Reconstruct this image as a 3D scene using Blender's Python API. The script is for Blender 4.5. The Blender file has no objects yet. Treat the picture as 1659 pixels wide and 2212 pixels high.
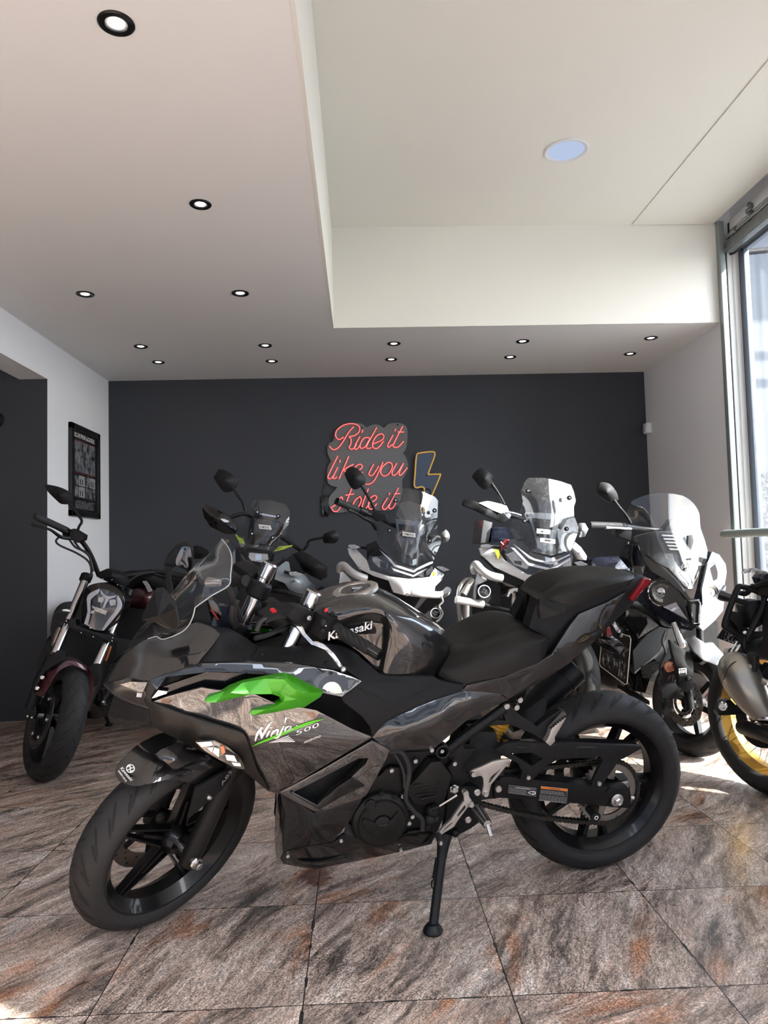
import bpy, bmesh, math, random
import numpy as np
from mathutils import Vector as V, Matrix
from mathutils.geometry import delaunay_2d_cdt
random.seed(7)
SC = bpy.context.scene
COL = SC.collection
PI = math.pi
rad = math.radians

# ---------------------------------------------------------------- camera
PW, PH = 1659, 2212
FP, PITCH, YAW, ROLL, EYE = 1575.734, 0.0561, 0.0340, -0.0255, 1.0657
_f = V((math.sin(YAW)*math.cos(PITCH), math.cos(YAW)*math.cos(PITCH), math.sin(PITCH)))
_r = V((math.cos(YAW), -math.sin(YAW), 0)); _u = _r.cross(_f)
CR = _r*math.cos(ROLL)+_u*math.sin(ROLL); CU = _u*math.cos(ROLL)-_r*math.sin(ROLL); CF = _f
CAM = V((0, 0, EYE))
cd = bpy.data.cameras.new('camera'); cam = bpy.data.objects.new('camera', cd); COL.objects.link(cam)
cd.sensor_width = 36; cd.lens = FP/PH*36; cd.clip_start = .05; cd.clip_end = 200
cam.matrix_world = Matrix(((CR.x, CU.x, -CF.x, 0), (CR.y, CU.y, -CF.y, 0), (CR.z, CU.z, -CF.z, EYE), (0, 0, 0, 1)))
SC.camera = cam
SC.view_settings.view_transform = 'Standard'; SC.view_settings.look = 'None'
SC.view_settings.exposure = 0.32; SC.view_settings.gamma = 1; SC.view_settings.use_curve_mapping = False
SC.cycles.use_denoising = True
SC.cycles.max_bounces = 12; SC.cycles.transparent_max_bounces = 24; SC.cycles.diffuse_bounces = 5; SC.cycles.glossy_bounces = 5
SC.cycles.sample_clamp_indirect = 6; SC.cycles.caustics_reflective = False; SC.cycles.caustics_refractive = False

# ---------------------------------------------------------------- daylight
SUN_AZ, SUN_EL = 29, 36          # azimuth from +X towards -Y (street side), elevation
w = bpy.data.worlds.new('daylight'); SC.world = w; w.use_nodes = True
nt = w.node_tree; nt.nodes.clear()
bg = nt.nodes.new('ShaderNodeBackground'); ow = nt.nodes.new('ShaderNodeOutputWorld')
sky = nt.nodes.new('ShaderNodeTexSky'); sky.sky_type = 'NISHITA'; sky.sun_disc = False
sky.sun_elevation = rad(SUN_EL); sky.sun_rotation = rad(90+SUN_AZ); sky.dust_density = 2.5; sky.air_density = 1.0
mixs = nt.nodes.new('ShaderNodeMixRGB'); mixs.inputs[0].default_value = .55
mixs.inputs[2].default_value = (8.4, 9.4, 10.9, 1)
nt.links.new(sky.outputs[0], mixs.inputs[1]); nt.links.new(mixs.outputs[0], bg.inputs[0])
bg.inputs[1].default_value = 1.0
nt.links.new(bg.outputs[0], ow.inputs[0])
sl = bpy.data.lights.new('sun', 'SUN'); so = bpy.data.objects.new('sun', sl); COL.objects.link(so)
sl.energy = 22; sl.angle = rad(.6); sl.color = (1, .94, .85)
SUND = V((math.cos(rad(SUN_AZ))*math.cos(rad(SUN_EL)), -math.sin(rad(SUN_AZ))*math.cos(rad(SUN_EL)), math.sin(rad(SUN_EL))))
so.rotation_euler = SUND.to_track_quat('Z', 'Y').to_euler(); so.location = (8, -8, 9)

# ---------------------------------------------------------------- geometry of the photograph
def ray(px, py): return CR*((px-PW/2)/FP) - CU*((py-PH/2)/FP) + CF
def onplane(px, py, n, p0):
    d = ray(px, py); return CAM + d*((p0-CAM).dot(n)/d.dot(n))
def at(px, py, Y): return onplane(px, py, V((0, 1, 0)), V((0, Y, 0)))
def onx(px, py, X): return onplane(px, py, V((1, 0, 0)), V((X, 0, 0)))
def onz(px, py, z=0): return onplane(px, py, V((0, 0, 1)), V((0, 0, z)))
class Fr:
    """a leaning vehicle's own axes: forward, left, up"""
    def __init__(s, O, f, l, u): s.O, s.f, s.l, s.u = O, f, l, u
    def L(s, px, py, d): return onplane(px, py, s.l, s.O+s.l*d)
    def X(s, px, py, d): return onplane(px, py, s.f, s.O+s.f*d)
    def p(s, x, y, z): return s.O+s.f*x+s.l*y+s.u*z
    def loc(s, q): q = q-s.O; return V((q.dot(s.f), q.dot(s.l), q.dot(s.u)))
    def mir(s, q): return q-s.l*(2*(q-s.O).dot(s.l))
def frame(rear, front, lean, c):
    f = (front-rear).normalized(); l = V((-f.y, f.x, 0)); a = rad(lean)
    u = V((0, 0, 1))*math.cos(a)+l*math.sin(a); l2 = l*math.cos(a)-V((0, 0, 1))*math.sin(a)
    return Fr(rear+V((0, 0, c))-u*c, f, l2, u)
def rotv(v, k, a): return Matrix.Rotation(a, 3, k) @ v
def crop(x0, y0, s):
    """coordinates read off an enlarged crop of the photograph -> photograph pixels"""
    def g(*pts): return [(x0+p[0]*s, y0+p[1]*s)+tuple(p[2:]) for p in pts]
    return g

# ---------------------------------------------------------------- objects
def link(o): COL.objects.link(o); return o
def thing(name, loc, label, cat, group=None):
    o = bpy.data.objects.new(name, None); link(o); o.location = loc; o.empty_display_size = .1
    tag(o, label, cat, group); return o
def tag(o, label, cat, group=None, kind=None):
    o['label'] = label; o['category'] = cat
    if group: o['group'] = group
    if kind: o['kind'] = kind
    return o
def worldloc(o):
    p = V(o.location)
    while o.parent: o = o.parent; p = p+V(o.location)
    return p
MATS = {}
def mk(name, verts, faces, mat, parent=None, ang=35, kind=None, label=None, flat=False):
    me = bpy.data.meshes.new(name); off = worldloc(parent) if parent else V((0, 0, 0))
    me.from_pydata([tuple(V(v)-off) for v in verts], [], faces); me.validate()
    bm = bmesh.new(); bm.from_mesh(me); bmesh.ops.recalc_face_normals(bm, faces=bm.faces[:]); bm.to_mesh(me); bm.free()
    me.materials.append(MATS[mat] if isinstance(mat, str) else mat)
    if not flat:
        me.shade_smooth(); me.set_sharp_from_angle(angle=rad(ang))
    o = bpy.data.objects.new(name, me); link(o)
    if parent: o.parent = parent
    if kind: o['kind'] = kind
    if label: o['label'] = label
    return o

def cr(p0, p1, p2, p3, t):
    return [.5*(2*b+(c-a)*t+(2*a-5*b+4*c-d)*t*t+(3*b-a-3*c+d)*t**3) for a, b, c, d in zip(p0, p1, p2, p3)]
def spline(pts, n, closed=False):
    pts = [list(p) for p in pts]; N = len(pts); out = []
    if N < 3 or n < 2: return [V(p) for p in pts]
    for i in range(N if closed else N-1):
        g = lambda k: pts[k % N] if closed else (pts[k] if 0 <= k < N else ([2*a-b for a, b in zip(pts[0], pts[1])] if k < 0 else [2*a-b for a, b in zip(pts[-1], pts[-2])]))
        for j in range(n): out.append(cr(g(i-1), g(i), g(i+1), g(i+2), j/n))
    if not closed: out.append(pts[-1])
    return [V(p) for p in out]

class G:
    """collects shapes that become ONE mesh"""
    def __init__(s): s.v, s.f = [], []
    def add(s, v, f):
        b = len(s.v); s.v += [V(q) for q in v]; s.f += [[i+b for i in q] for q in f]; return s
    def tube(s, pts, r, n=10, sm=6, closed=False, cap=True, flatn=None, asp=1):
        k = len(pts); rs = r if isinstance(r, (list, tuple)) else [r]*k
        q = spline([tuple(p)+(rs[i],) for i, p in enumerate(pts)], sm, closed)
        P = [V(p[:3]) for p in q]; Rr = [max(p[3], 1e-4) for p in q]; m = len(P); v = []; f = []; nr = None
        for i in range(m):
            a = P[(i-1) % m] if closed or i > 0 else P[i]; b = P[(i+1) % m] if closed or i < m-1 else P[i]
            t = (b-a).normalized()
            if nr is None:
                nr = V(flatn) if flatn is not None else (V((0, 0, 1)) if abs(t.z) < .8 else V((1, 0, 0)))
            nr = (nr-t*nr.dot(t)).normalized(); bi = t.cross(nr)
            for j in range(n):
                A = 2*PI*(j+.5)/n; v.append(P[i]+(nr*math.cos(A)*asp+bi*math.sin(A))*Rr[i])
        for i in range(m if closed else m-1):
            i2 = (i+1) % m
            for j in range(n): f.append([i*n+j, i*n+(j+1) % n, i2*n+(j+1) % n, i2*n+j])
        if cap and not closed: f += [list(range(n))[::-1], [(m-1)*n+j for j in range(n)]]
        return s.add(v, f)
    def lathe(s, c, ax, prof, n=32, closed=False, a0=0, a1=2*PI, x=None):
        ax = V(ax).normalized(); c = V(c)
        X = V(x) if x is not None else (V((0, 0, 1)) if abs(ax.z) < .8 else V((1, 0, 0)))
        X = (X-ax*X.dot(ax)).normalized(); Y = ax.cross(X); full = abs(a1-a0-2*PI) < 1e-6; m = len(prof); v = []; f = []
        nn = n if full else n+1
        for i in range(nn):
            A = a0+(a1-a0)*i/n
            for r_, h in prof: v.append(c+ax*h+(X*math.cos(A)+Y*math.sin(A))*max(r_, 1e-5))
        for i in range(n):
            i2 = (i+1) % nn
            for j in range(m if closed else m-1):
                j2 = (j+1) % m; f.append([i*m+j, i2*m+j, i2*m+j2, i*m+j2])
        return s.add(v, f)
    def cyl(s, c, ax, r, h, n=20, b=.1):
        """cylinder centred on c with softened rims"""
        e = min(r, h)*b
        return s.lathe(c, ax, [(0, -h/2), (r-e, -h/2), (r, -h/2+e), (r, h/2-e), (r-e, h/2), (0, h/2)], n)
    def ball(s, c, r, n=12, sc=(1, 1, 1)):
        v = []; f = []
        for i in range(n//2+1):
            t = PI*i/(n//2)
            for j in range(n):
                a = 2*PI*j/n; v.append(V(c)+V((math.sin(t)*math.cos(a)*r*sc[0], math.sin(t)*math.sin(a)*r*sc[1], math.cos(t)*r*sc[2])))
        for i in range(n//2):
            for j in range(n): f.append([i*n+j, (i+1)*n+j, (i+1)*n+(j+1) % n, i*n+(j+1) % n])
        return s.add(v, f)
    def box(s, lo, hi, b=0):
        lo, hi = V(lo), V(hi)
        return s.obox((lo+hi)/2, V(((hi.x-lo.x)/2, 0, 0)), V((0, (hi.y-lo.y)/2, 0)), V((0, 0, (hi.z-lo.z)/2)), b)
    def obox(s, c, x, y, z, b=0):
        bm = bmesh.new(); c, x, y, z = V(c), V(x), V(y), V(z)
        vs = [bm.verts.new(c+x*i+y*j+z*k) for i in (-1, 1) for j in (-1, 1) for k in (-1, 1)]
        for q in ((0, 1, 3, 2), (4, 6, 7, 5), (0, 4, 5, 1), (2, 3, 7, 6), (0, 2, 6, 4), (1, 5, 7, 3)): bm.faces.new([vs[i] for i in q])
        if b: bmesh.ops.bevel(bm, geom=bm.edges[:], offset=b, segments=2, affect='EDGES', profile=.5)
        return s.bmadd(bm)
    def bmadd(s, bm):
        bm.verts.index_update(); s.add([v.co.copy() for v in bm.verts], [[v.index for v in f.verts] for f in bm.faces]); bm.free(); return s
    def grid(s, rows, n=6, m=6, mir=None, caps=False):
        """smooth surface through rows of 3D points; mir mirrors it about a frame's centre plane"""
        A = [spline(r, m) for r in rows]; A = [list(c) for c in zip(*A)]; A = [spline(c, n) for c in A]; A = [list(c) for c in zip(*A)]
        if mir: A = [[mir.mir(p) for p in r[:0:-1]]+r for r in A]
        k = len(A[0]); v = [p for r in A for p in r]
        f = [[i*k+j, i*k+j+1, (i+1)*k+j+1, (i+1)*k+j] for i in range(len(A)-1) for j in range(k-1)]
        if caps: f += [list(range(k)), [(len(A)-1)*k+j for j in range(k)]]
        return s.add(v, f)
    def poly(s, pts, vec, b=0):
        """prism: closed outline of 3D points swept along vec"""
        bm = bmesh.new(); a = [bm.verts.new(V(p)) for p in pts]; c = [bm.verts.new(V(p)+V(vec)) for p in pts]; n = len(a)
        try:
            bm.faces.new(a); bm.faces.new(c[::-1])
        except Exception: pass
        for i in range(n): bm.faces.new((a[i], a[(i+1) % n], c[(i+1) % n], c[i]))
        if b: bmesh.ops.bevel(bm, geom=bm.edges[:], offset=b, segments=2, affect='EDGES', profile=.5, clamp_overlap=True)
        return s.bmadd(bm)
    def sheet(s, out, fn, inner=(), holes=(), th=.008, back=None, res=None, sm=0, bev=0, mir=None, lift=0, lam=.004, dfn=None):
        """moulded panel: outline (px,py,d) with inner control points, given thickness along the map's depth"""
        sgn = -1 if fn.__name__ == 'L' or fn.__name__ == 'X' else 1
        def curve(o):
            if not sm: return [tuple(p) for p in o]
            N = len(o); r = []
            for i in range(N):
                p0, p1, p2, p3 = o[i-1], o[i], o[(i+1) % N], o[(i+2) % N]
                def corner(a, b, c):
                    u = V((b[0]-a[0], b[1]-a[1])); w_ = V((c[0]-b[0], c[1]-b[1]))
                    return u.length < 1e-6 or w_.length < 1e-6 or u.angle(w_) > rad(52)
                if corner(p0, p1, p2): p0 = [2*a-b for a, b in zip(p1, p2)]
                if corner(p1, p2, p3): p3 = [2*a-b for a, b in zip(p2, p1)]
                for j in range(sm): r.append(tuple(cr(p0, p1, p2, p3, j/sm)))
            return r
        O = curve(out); H = [curve(h) for h in holes]
        ctrl = [tuple(p) for p in out]+[tuple(p) for p in inner]+[tuple(p) for h in holes for p in h]
        loops = [O]+H
        if res:
            L2 = []
            for lp in loops:
                q = []
                for i in range(len(lp)):
                    a, b = lp[i], lp[(i+1) % len(lp)]; k = max(1, int(math.hypot(b[0]-a[0], b[1]-a[1])/res))
                    q += [tuple(x+(y-x)*j/k for x, y in zip(a, b)) for j in range(k)]
                L2.append(q)
            loops = L2
        pts = []; faces = []
        for lp in loops: faces.append(list(range(len(pts), len(pts)+len(lp)))); pts += lp
        ext = [tuple(p) for p in inner]
        if res:
            xs = [p[0] for p in O]; ys = [p[1] for p in O]
            def inside(x, y, lp):
                c = False
                for i in range(len(lp)):
                    a, b = lp[i-1], lp[i]
                    if (a[1] > y) != (b[1] > y) and x < (b[0]-a[0])*(y-a[1])/(b[1]-a[1])+a[0]: c = not c
                return c
            def clear(x, y): return all((p[0]-x)**2+(p[1]-y)**2 > (res*.45)**2 for lp in loops for p in lp)
            y = min(ys)+res/2; row = 0
            while y < max(ys):
                x = min(xs)+res*(.25+.5*(row % 2))
                while x < max(xs):
                    if inside(x, y, O) and not any(inside(x, y, h) for h in H) and clear(x, y): ext.append((x, y, 0))
                    x += res
                y += res*.87; row += 1
        allp = pts+ext
        r2 = delaunay_2d_cdt([V(p[:2]) for p in allp], [], faces, 2 if H else 1, 1e-5)
        vv, ff = r2[0], r2[2]
        P = np.array([[p[0], p[1]] for p in ctrl], float); D = np.array([p[2] for p in ctrl], float)
        sc_ = max(np.ptp(P[:, 0]), np.ptp(P[:, 1]), 1.); mu = P.mean(0); Pn = (P-mu)/sc_
        if np.ptp(D) < 1e-9: df = lambda Q: np.full(len(Q), D[0])
        elif not res and not sm:
            def df(Q):
                r = []
                for q in Q:
                    d2 = ((P-q)**2).sum(1); k = d2.argmin()
                    r.append(D[k])
                return np.array(r)
        else:
            nk = len(Pn)
            def U(d2): return np.where(d2 > 1e-12, d2*np.log(d2+1e-12), 0)
            K = U(((Pn[:, None]-Pn[None])**2).sum(2))+np.eye(nk)*lam
            Q1 = np.hstack([np.ones((nk, 1)), Pn]); A = np.vstack([np.hstack([K, Q1]), np.hstack([Q1.T, np.zeros((3, 3))])])
            W = np.linalg.lstsq(A, np.concatenate([D, np.zeros(3)]), rcond=None)[0]
            def df(Q):
                Qn = (np.asarray(Q, float)-mu)/sc_
                return U(((Qn[:, None]-Pn[None])**2).sum(2))@W[:nk]+np.hstack([np.ones((len(Qn), 1)), Qn])@W[nk:]
        if dfn: df = dfn
        s.df = df
        dd = df(np.array([[p.x, p.y] for p in vv]))+lift
        top = [fn(p.x, p.y, float(d)) for p, d in zip(vv, dd)]
        if back is None: bot = [fn(p.x, p.y, float(d)+sgn*th) for p, d in zip(vv, dd)]
        else: bot = [fn(p.x, p.y, back) for p in vv]
        # keep thickness along the panel's own depth axis, not along the view
        if back is None and hasattr(fn, '__self__'):
            ax = fn.__self__.l if fn.__name__ == 'L' else fn.__self__.f
            bot = [t+ax*(sgn*th) for t in top]
        elif back is None: bot = [t+V((0, 1, 0))*th for t in top]
        n = len(top); fs = [list(f) for f in ff]+[[i+n for i in f[::-1]] for f in ff]
        cnt = {}
        for f in ff:
            for i in range(len(f)):
                a, b = f[i], f[(i+1) % len(f)]; cnt[(a, b)] = 1
        for a, b in cnt:
            if (b, a) not in cnt: fs.append([b, a, a+n, b+n])
        vs = top+bot
        if bev:
            bm = bmesh.new(); bv = [bm.verts.new(v) for v in vs]
            for f in fs:
                try: bm.faces.new([bv[i] for i in f])
                except Exception: pass
            bmesh.ops.recalc_face_normals(bm, faces=bm.faces[:])
            bm.edges.ensure_lookup_table()
            front = set(bv[:n])
            es = [e for e in bm.edges if e.verts[0] in front and e.verts[1] in front and len(e.link_faces) == 2 and e.calc_face_angle(0) > rad(40)]
            if es: bmesh.ops.bevel(bm, geom=es, offset=bev, segments=2, affect='EDGES', profile=.6, clamp_overlap=True)
            bm.verts.index_update(); vs = [v.co.copy() for v in bm.verts]; fs = [[v.index for v in f.verts] for f in bm.faces]; bm.free()
        s.add(vs, fs)
        return s
    def mirror(s, fr):
        s.v = [fr.mir(p) for p in s.v]; return s
    def mk(s, name, mat, parent=None, **k): return mk(name, s.v, s.f, mat, parent, **k)

_tc = {}
def textmesh(t, bold=0, sp=1.0):
    """2D triangles of a line of lettering, width normalised to 1"""
    k = (t, bold, sp)
    if k in _tc: return _tc[k]
    c = bpy.data.curves.new('lettering', 'FONT'); c.body = t; c.offset = bold; c.space_character = sp; c.resolution_u = 3
    o = bpy.data.objects.new('lettering', c); link(o); bpy.context.view_layer.update()
    me = o.evaluated_get(bpy.context.evaluated_depsgraph_get()).to_mesh()
    v = [(p.co.x, p.co.y) for p in me.vertices]; f = [list(p.vertices) for p in me.polygons]
    bpy.data.objects.remove(o); bpy.data.curves.remove(c)
    x0 = min(p[0] for p in v); x1 = max(p[0] for p in v); y0 = min(p[1] for p in v); y1 = max(p[1] for p in v)
    v = [((x-x0)/(x1-x0), (y-y0)/(y1-y0)) for x, y in v]
    _tc[k] = (v, f); return _tc[k]
def text3(g, t, bl, xv, yv, bold=0, sp=1.0, lift=None):
    """lettering on a flat face: bottom-left corner, full width vector, full height vector"""
    v, f = textmesh(t, bold, sp); bl, xv, yv = V(bl), V(xv), V(yv)
    n = xv.cross(yv).normalized()*(.0006 if lift is None else lift)
    return g.add([bl+xv*x+yv*y+n for x, y in v], f)
def textpx(g, t, bl, br, tl, pos, bold=0, sp=1.0):
    """lettering wrapped on a panel: corners in photograph pixels, pos(px,py)->3D"""
    v, f = textmesh(t, bold, sp)
    return g.add([pos(bl[0]+(br[0]-bl[0])*x+(tl[0]-bl[0])*y, bl[1]+(br[1]-bl[1])*x+(tl[1]-bl[1])*y) for x, y in v], f)

# ---------------------------------------------------------------- materials (all procedural)
def newmat(name):
    m = bpy.data.materials.new(name); m.use_nodes = True; m.node_tree.nodes.clear(); MATS[name] = m
    return m, m.node_tree
def nd(nt, t, ins=None, **kw):
    n = nt.nodes.new('ShaderNode'+t)
    for k, v in kw.items(): setattr(n, k, v)
    for k, v in (ins or {}).items():
        if isinstance(v, bpy.types.NodeSocket): nt.links.new(v, n.inputs[k])
        else: n.inputs[k].default_value = v
    return n
def c4(c): return (c[0], c[1], c[2], 1)
def out(nt, s): nt.links.new(s, nd(nt, 'OutputMaterial').inputs[0])
def pbr(name, col, rough=.5, metal=0, coat=0, coatr=.03, var=.06, scale=40, bump=0, spec=.5, bscale=None, em=None, ems=0, coatior=1.5):
    m, nt = newmat(name)
    tc = nd(nt, 'TexCoord'); n1 = nd(nt, 'TexNoise', {'Vector': tc.outputs['Object'], 'Scale': scale, 'Detail': 4.})
    mr = nd(nt, 'MapRange', {'Value': n1.outputs[0], 'From Min': .3, 'From Max': .7, 'To Min': max(.02, rough-var), 'To Max': min(1, rough+var)})
    b = nd(nt, 'BsdfPrincipled', {'Base Color': c4(col), 'Roughness': mr.outputs[0], 'Metallic': metal, 'Coat Weight': coat, 'Coat Roughness': coatr, 'Coat IOR': coatior, 'Specular IOR Level': spec})
    if em: b.inputs['Emission Color'].default_value = c4(em); b.inputs['Emission Strength'].default_value = ems
    if bump:
        n2 = nd(nt, 'TexNoise', {'Vector': tc.outputs['Object'], 'Scale': bscale or scale*4, 'Detail': 3.})
        bp = nd(nt, 'Bump', {'Height': n2.outputs[0], 'Strength': bump, 'Distance': .002}); nt.links.new(bp.outputs[0], b.inputs['Normal'])
    out(nt, b.outputs[0]); return m
def clear(name, tint=(1, 1, 1), haze=.05, rough=.03, hazec=(.8, .82, .85), ior=1.5):
    """clear plastic or glass: see-through with mirror-like sheen and a little surface haze"""
    m, nt = newmat(name)
    tc = nd(nt, 'TexCoord'); n1 = nd(nt, 'TexNoise', {'Vector': tc.outputs['Object'], 'Scale': 60., 'Detail': 6.})
    mr = nd(nt, 'MapRange', {'Value': n1.outputs[0], 'From Min': .45, 'From Max': .75, 'To Min': haze*.5, 'To Max': haze*1.8})
    tr = nd(nt, 'BsdfTransparent', {'Color': c4(tint)}); df = nd(nt, 'BsdfDiffuse', {'Color': c4(hazec)})
    gl = nd(nt, 'BsdfGlossy', {'Color': (1, 1, 1, 1), 'Roughness': rough}); gm = nd(nt, 'NewGeometry'); io = nd(nt, 'MapRange', {'Value': gm.outputs['Backfacing'], 'To Min': ior, 'To Max': 1/ior})
    fr = nd(nt, 'Fresnel', {'IOR': io.outputs[0]})
    a = nd(nt, 'MixShader', {0: mr.outputs[0], 1: tr.outputs[0], 2: df.outputs[0]})
    b = nd(nt, 'MixShader', {0: fr.outputs[0], 1: a.outputs[0], 2: gl.outputs[0]})
    out(nt, b.outputs[0]); return m
def emit(name, col, st):
    m, nt = newmat(name)
    n1 = nd(nt, 'TexNoise', {'Scale': 30.}); mr = nd(nt, 'MapRange', {'Value': n1.outputs[0], 'To Min': st*.95, 'To Max': st*1.05})
    out(nt, nd(nt, 'Emission', {'Color': c4(col), 'Strength': mr.outputs[0]}).outputs[0]); return m
def plaster(name, col, rough=.7, bump=.12, stain=.05, scale=6.):
    m, nt = newmat(name); tc = nd(nt, 'TexCoord')
    n1 = nd(nt, 'TexNoise', {'Vector': tc.outputs['Object'], 'Scale': 1.3, 'Detail': 6.})
    n2 = nd(nt, 'TexNoise', {'Vector': tc.outputs['Object'], 'Scale': 90., 'Detail': 5.})
    n3 = nd(nt, 'TexNoise', {'Vector': tc.outputs['Object'], 'Scale': scale, 'Detail': 2.})
    mx = nd(nt, 'MixRGB', {0: n1.outputs[0], 1: c4([x*(1-stain) for x in col]), 2: c4([min(1, x*(1+stain)) for x in col])})
    ad = nd(nt, 'Math', {0: n2.outputs[0], 1: n3.outputs[0]}, operation='ADD')
    bp = nd(nt, 'Bump', {'Height': ad.outputs[0], 'Strength': bump, 'Distance': .004})
    b = nd(nt, 'BsdfPrincipled', {'Base Color': mx.outputs[0], 'Roughness': rough, 'Normal': bp.outputs[0], 'Specular IOR Level': .35})
    out(nt, b.outputs[0]); return m
def stonefloor():
    m, nt = newmat('stone_tiles'); L = nt.links
    geo = nd(nt, 'NewGeometry'); sh = nd(nt, 'VectorMath', {0: geo.outputs[0], 1: (.1609, -2.2984+.0, 0)}, operation='ADD')
    t = nd(nt, 'VectorMath', {0: sh.outputs[0], 'Scale': 2.0}, operation='SCALE')
    fl = nd(nt, 'VectorMath', {0: t.outputs[0]}, operation='FLOOR'); fr = nd(nt, 'VectorMath', {0: t.outputs[0]}, operation='FRACTION')
    wn = nd(nt, 'TexWhiteNoise', {'Vector': fl.outputs[0]}, noise_dimensions='3D')
    wo = nd(nt, 'VectorMath', {0: wn.outputs['Color'], 'Scale': 37.}, operation='SCALE')
    # veins run diagonally, each tile cut from another place, some turned by a quarter
    ang = nd(nt, 'MapRange', {'Value': wn.outputs['Value'], 'To Min': .35, 'To Max': 1.1})
    rot = nd(nt, 'VectorRotate', {'Vector': sh.outputs[0], 'Angle': ang.outputs[0]}, rotation_type='Z_AXIS')
    p = nd(nt, 'VectorMath', {0: rot.outputs[0], 1: wo.outputs[0]}, operation='ADD')
    wb = nd(nt, 'TexNoise', {'Vector': p.outputs[0], 'Scale': 3.2, 'Detail': 4.})
    wbs = nd(nt, 'VectorMath', {0: wb.outputs['Color'], 'Scale': .10}, operation='SCALE')
    pw = nd(nt, 'VectorMath', {0: p.outputs[0], 1: wbs.outputs[0]}, operation='ADD')
    def aniso(x, y, z, det, rg, dist): 
        s_ = nd(nt, 'VectorMath', {0: pw.outputs[0], 1: (x, y, z)}, operation='MULTIPLY')
        return nd(nt, 'TexNoise', {'Vector': s_.outputs[0], 'Scale': 1., 'Detail': det, 'Roughness': rg, 'Distortion': dist})
    def ramp(s, *el):
        r = nd(nt, 'ValToRGB', {0: s}); e = r.color_ramp.elements
        e[0].position, e[0].color = el[0][0], c4(el[0][1]); e[1].position, e[1].color = el[-1][0], c4(el[-1][1])
        for q in el[1:-1]: k = e.new(q[0]); k.color = c4(q[1])
        return r.outputs[0]
    def mix(f, a, b_, mode='MIX'): return nd(nt, 'MixRGB', {0: f, 1: a, 2: b_}, blend_type=mode).outputs[0]
    v1 = aniso(17., 3.0, 1., 14., .74, .4); v2 = aniso(46., 11., 3., 12., .74, .5); v3 = aniso(6.5, 1.9, 5., 8., .62, .5); v4 = aniso(7.5, 1.5, 9., 10., .66, .5)
    gr = nd(nt, 'TexNoise', {'Vector': p.outputs[0], 'Scale': 240., 'Detail': 3., 'Roughness': .75})
    base = ramp(v1.outputs[0], (.36, (.11, .105, .10)), (.44, (.33, .285, .262)), (.50, (.55, .47, .425)), (.56, (.67, .59, .54)), (.63, (.92, .88, .85)))
    wv = mix(ramp(v4.outputs[0], (.555, (0, 0, 0)), (.66, (.75, .75, .75))), base, (.88, .86, .84, 1))
    # rust-coloured bands
    ruf = mix(1.0, wv, mix(ramp(v3.outputs[0], (.555, (0, 0, 0)), (.68, (1, 1, 1))), (1, 1, 1, 1), (.78, .47, .31, 1)), 'MULTIPLY')
    # thin dark cracks where a stretched noise crosses its middle
    a_ = nd(nt, 'Math', {0: v2.outputs[0], 1: .5}, operation='SUBTRACT'); ab = nd(nt, 'Math', {0: a_.outputs[0]}, operation='ABSOLUTE')
    ck = nd(nt, 'MapRange', {'Value': ab.outputs[0], 'From Min': .0, 'From Max': .040, 'To Min': .22, 'To Max': 1.})
    dk = ramp(v2.outputs[0], (.33, (.30, .29, .29)), (.45, (1, 1, 1)))
    ckc = mix(1.0, ck.outputs[0], dk, 'MULTIPLY')
    pr_ = ramp(v3.outputs[0], (.40, (1, 1, 1)), (.66, (.65, .65, .65)))
    mu = mix(pr_, ruf, mix(1.0, ruf, ckc, 'MULTIPLY'))
    sp = nd(nt, 'MixRGB', {0: .85, 1: mu, 2: ramp(gr.outputs[0], (.38, (.30, .295, .29)), (.50, (1.0, .98, .97)), (.62, (1.6, 1.58, 1.56)))}, blend_type='MULTIPLY')
    # the worn red-brown repair under the sports bike, blotchy edge
    dp = nd(nt, 'VectorMath', {0: geo.outputs[0], 1: (-.175, 2.52, 0)}, operation='SUBTRACT')
    dps = nd(nt, 'VectorMath', {0: dp.outputs[0], 1: (1.0, .55, 1)}, operation='MULTIPLY')
    dl = nd(nt, 'VectorMath', {0: dps.outputs[0]}, operation='LENGTH')
    bn = nd(nt, 'TexNoise', {'Vector': geo.outputs[0], 'Scale': 26., 'Detail': 5.})
    dj = nd(nt, 'Math', {0: bn.outputs[0], 1: .11}, operation='MULTIPLY'); ds = nd(nt, 'Math', {0: dl.outputs['Value'], 1: dj.outputs[0]}, operation='ADD')
    pm = nd(nt, 'MapRange', {'Value': ds.outputs[0], 'From Min': .095, 'From Max': .118, 'To Min': .85, 'To Max': 0.})
    pc = nd(nt, 'MixRGB', {0: bn.outputs[0], 1: (.05, .022, .016, 1), 2: (.21, .10, .075, 1)})
    ptc = nd(nt, 'MixRGB', {0: pm.outputs[0], 1: sp.outputs[0], 2: pc.outputs[0]})
    # joints
    sx = nd(nt, 'SeparateXYZ', {0: fr.outputs[0]})
    def edge(o):
        a = nd(nt, 'Math', {0: o, 1: .5}, operation='SUBTRACT'); b = nd(nt, 'Math', {0: a.outputs[0]}, operation='ABSOLUTE'); return b
    mxx = nd(nt, 'Math', {0: edge(sx.outputs[0]).outputs[0], 1: edge(sx.outputs[1]).outputs[0]}, operation='MAXIMUM')
    jn = nd(nt, 'TexNoise', {'Vector': geo.outputs[0], 'Scale': 14., 'Detail': 2.})
    jw = nd(nt, 'MapRange', {'Value': jn.outputs[0], 'From Min': .58, 'From Max': .68, 'To Min': .4968, 'To Max': .4905})
    jm = nd(nt, 'Math', {0: mxx.outputs[0], 1: jw.outputs[0]}, operation='GREATER_THAN')
    colr = nd(nt, 'MixRGB', {0: jm.outputs[0], 1: ptc.outputs[0], 2: (.035, .033, .034, 1)})
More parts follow.
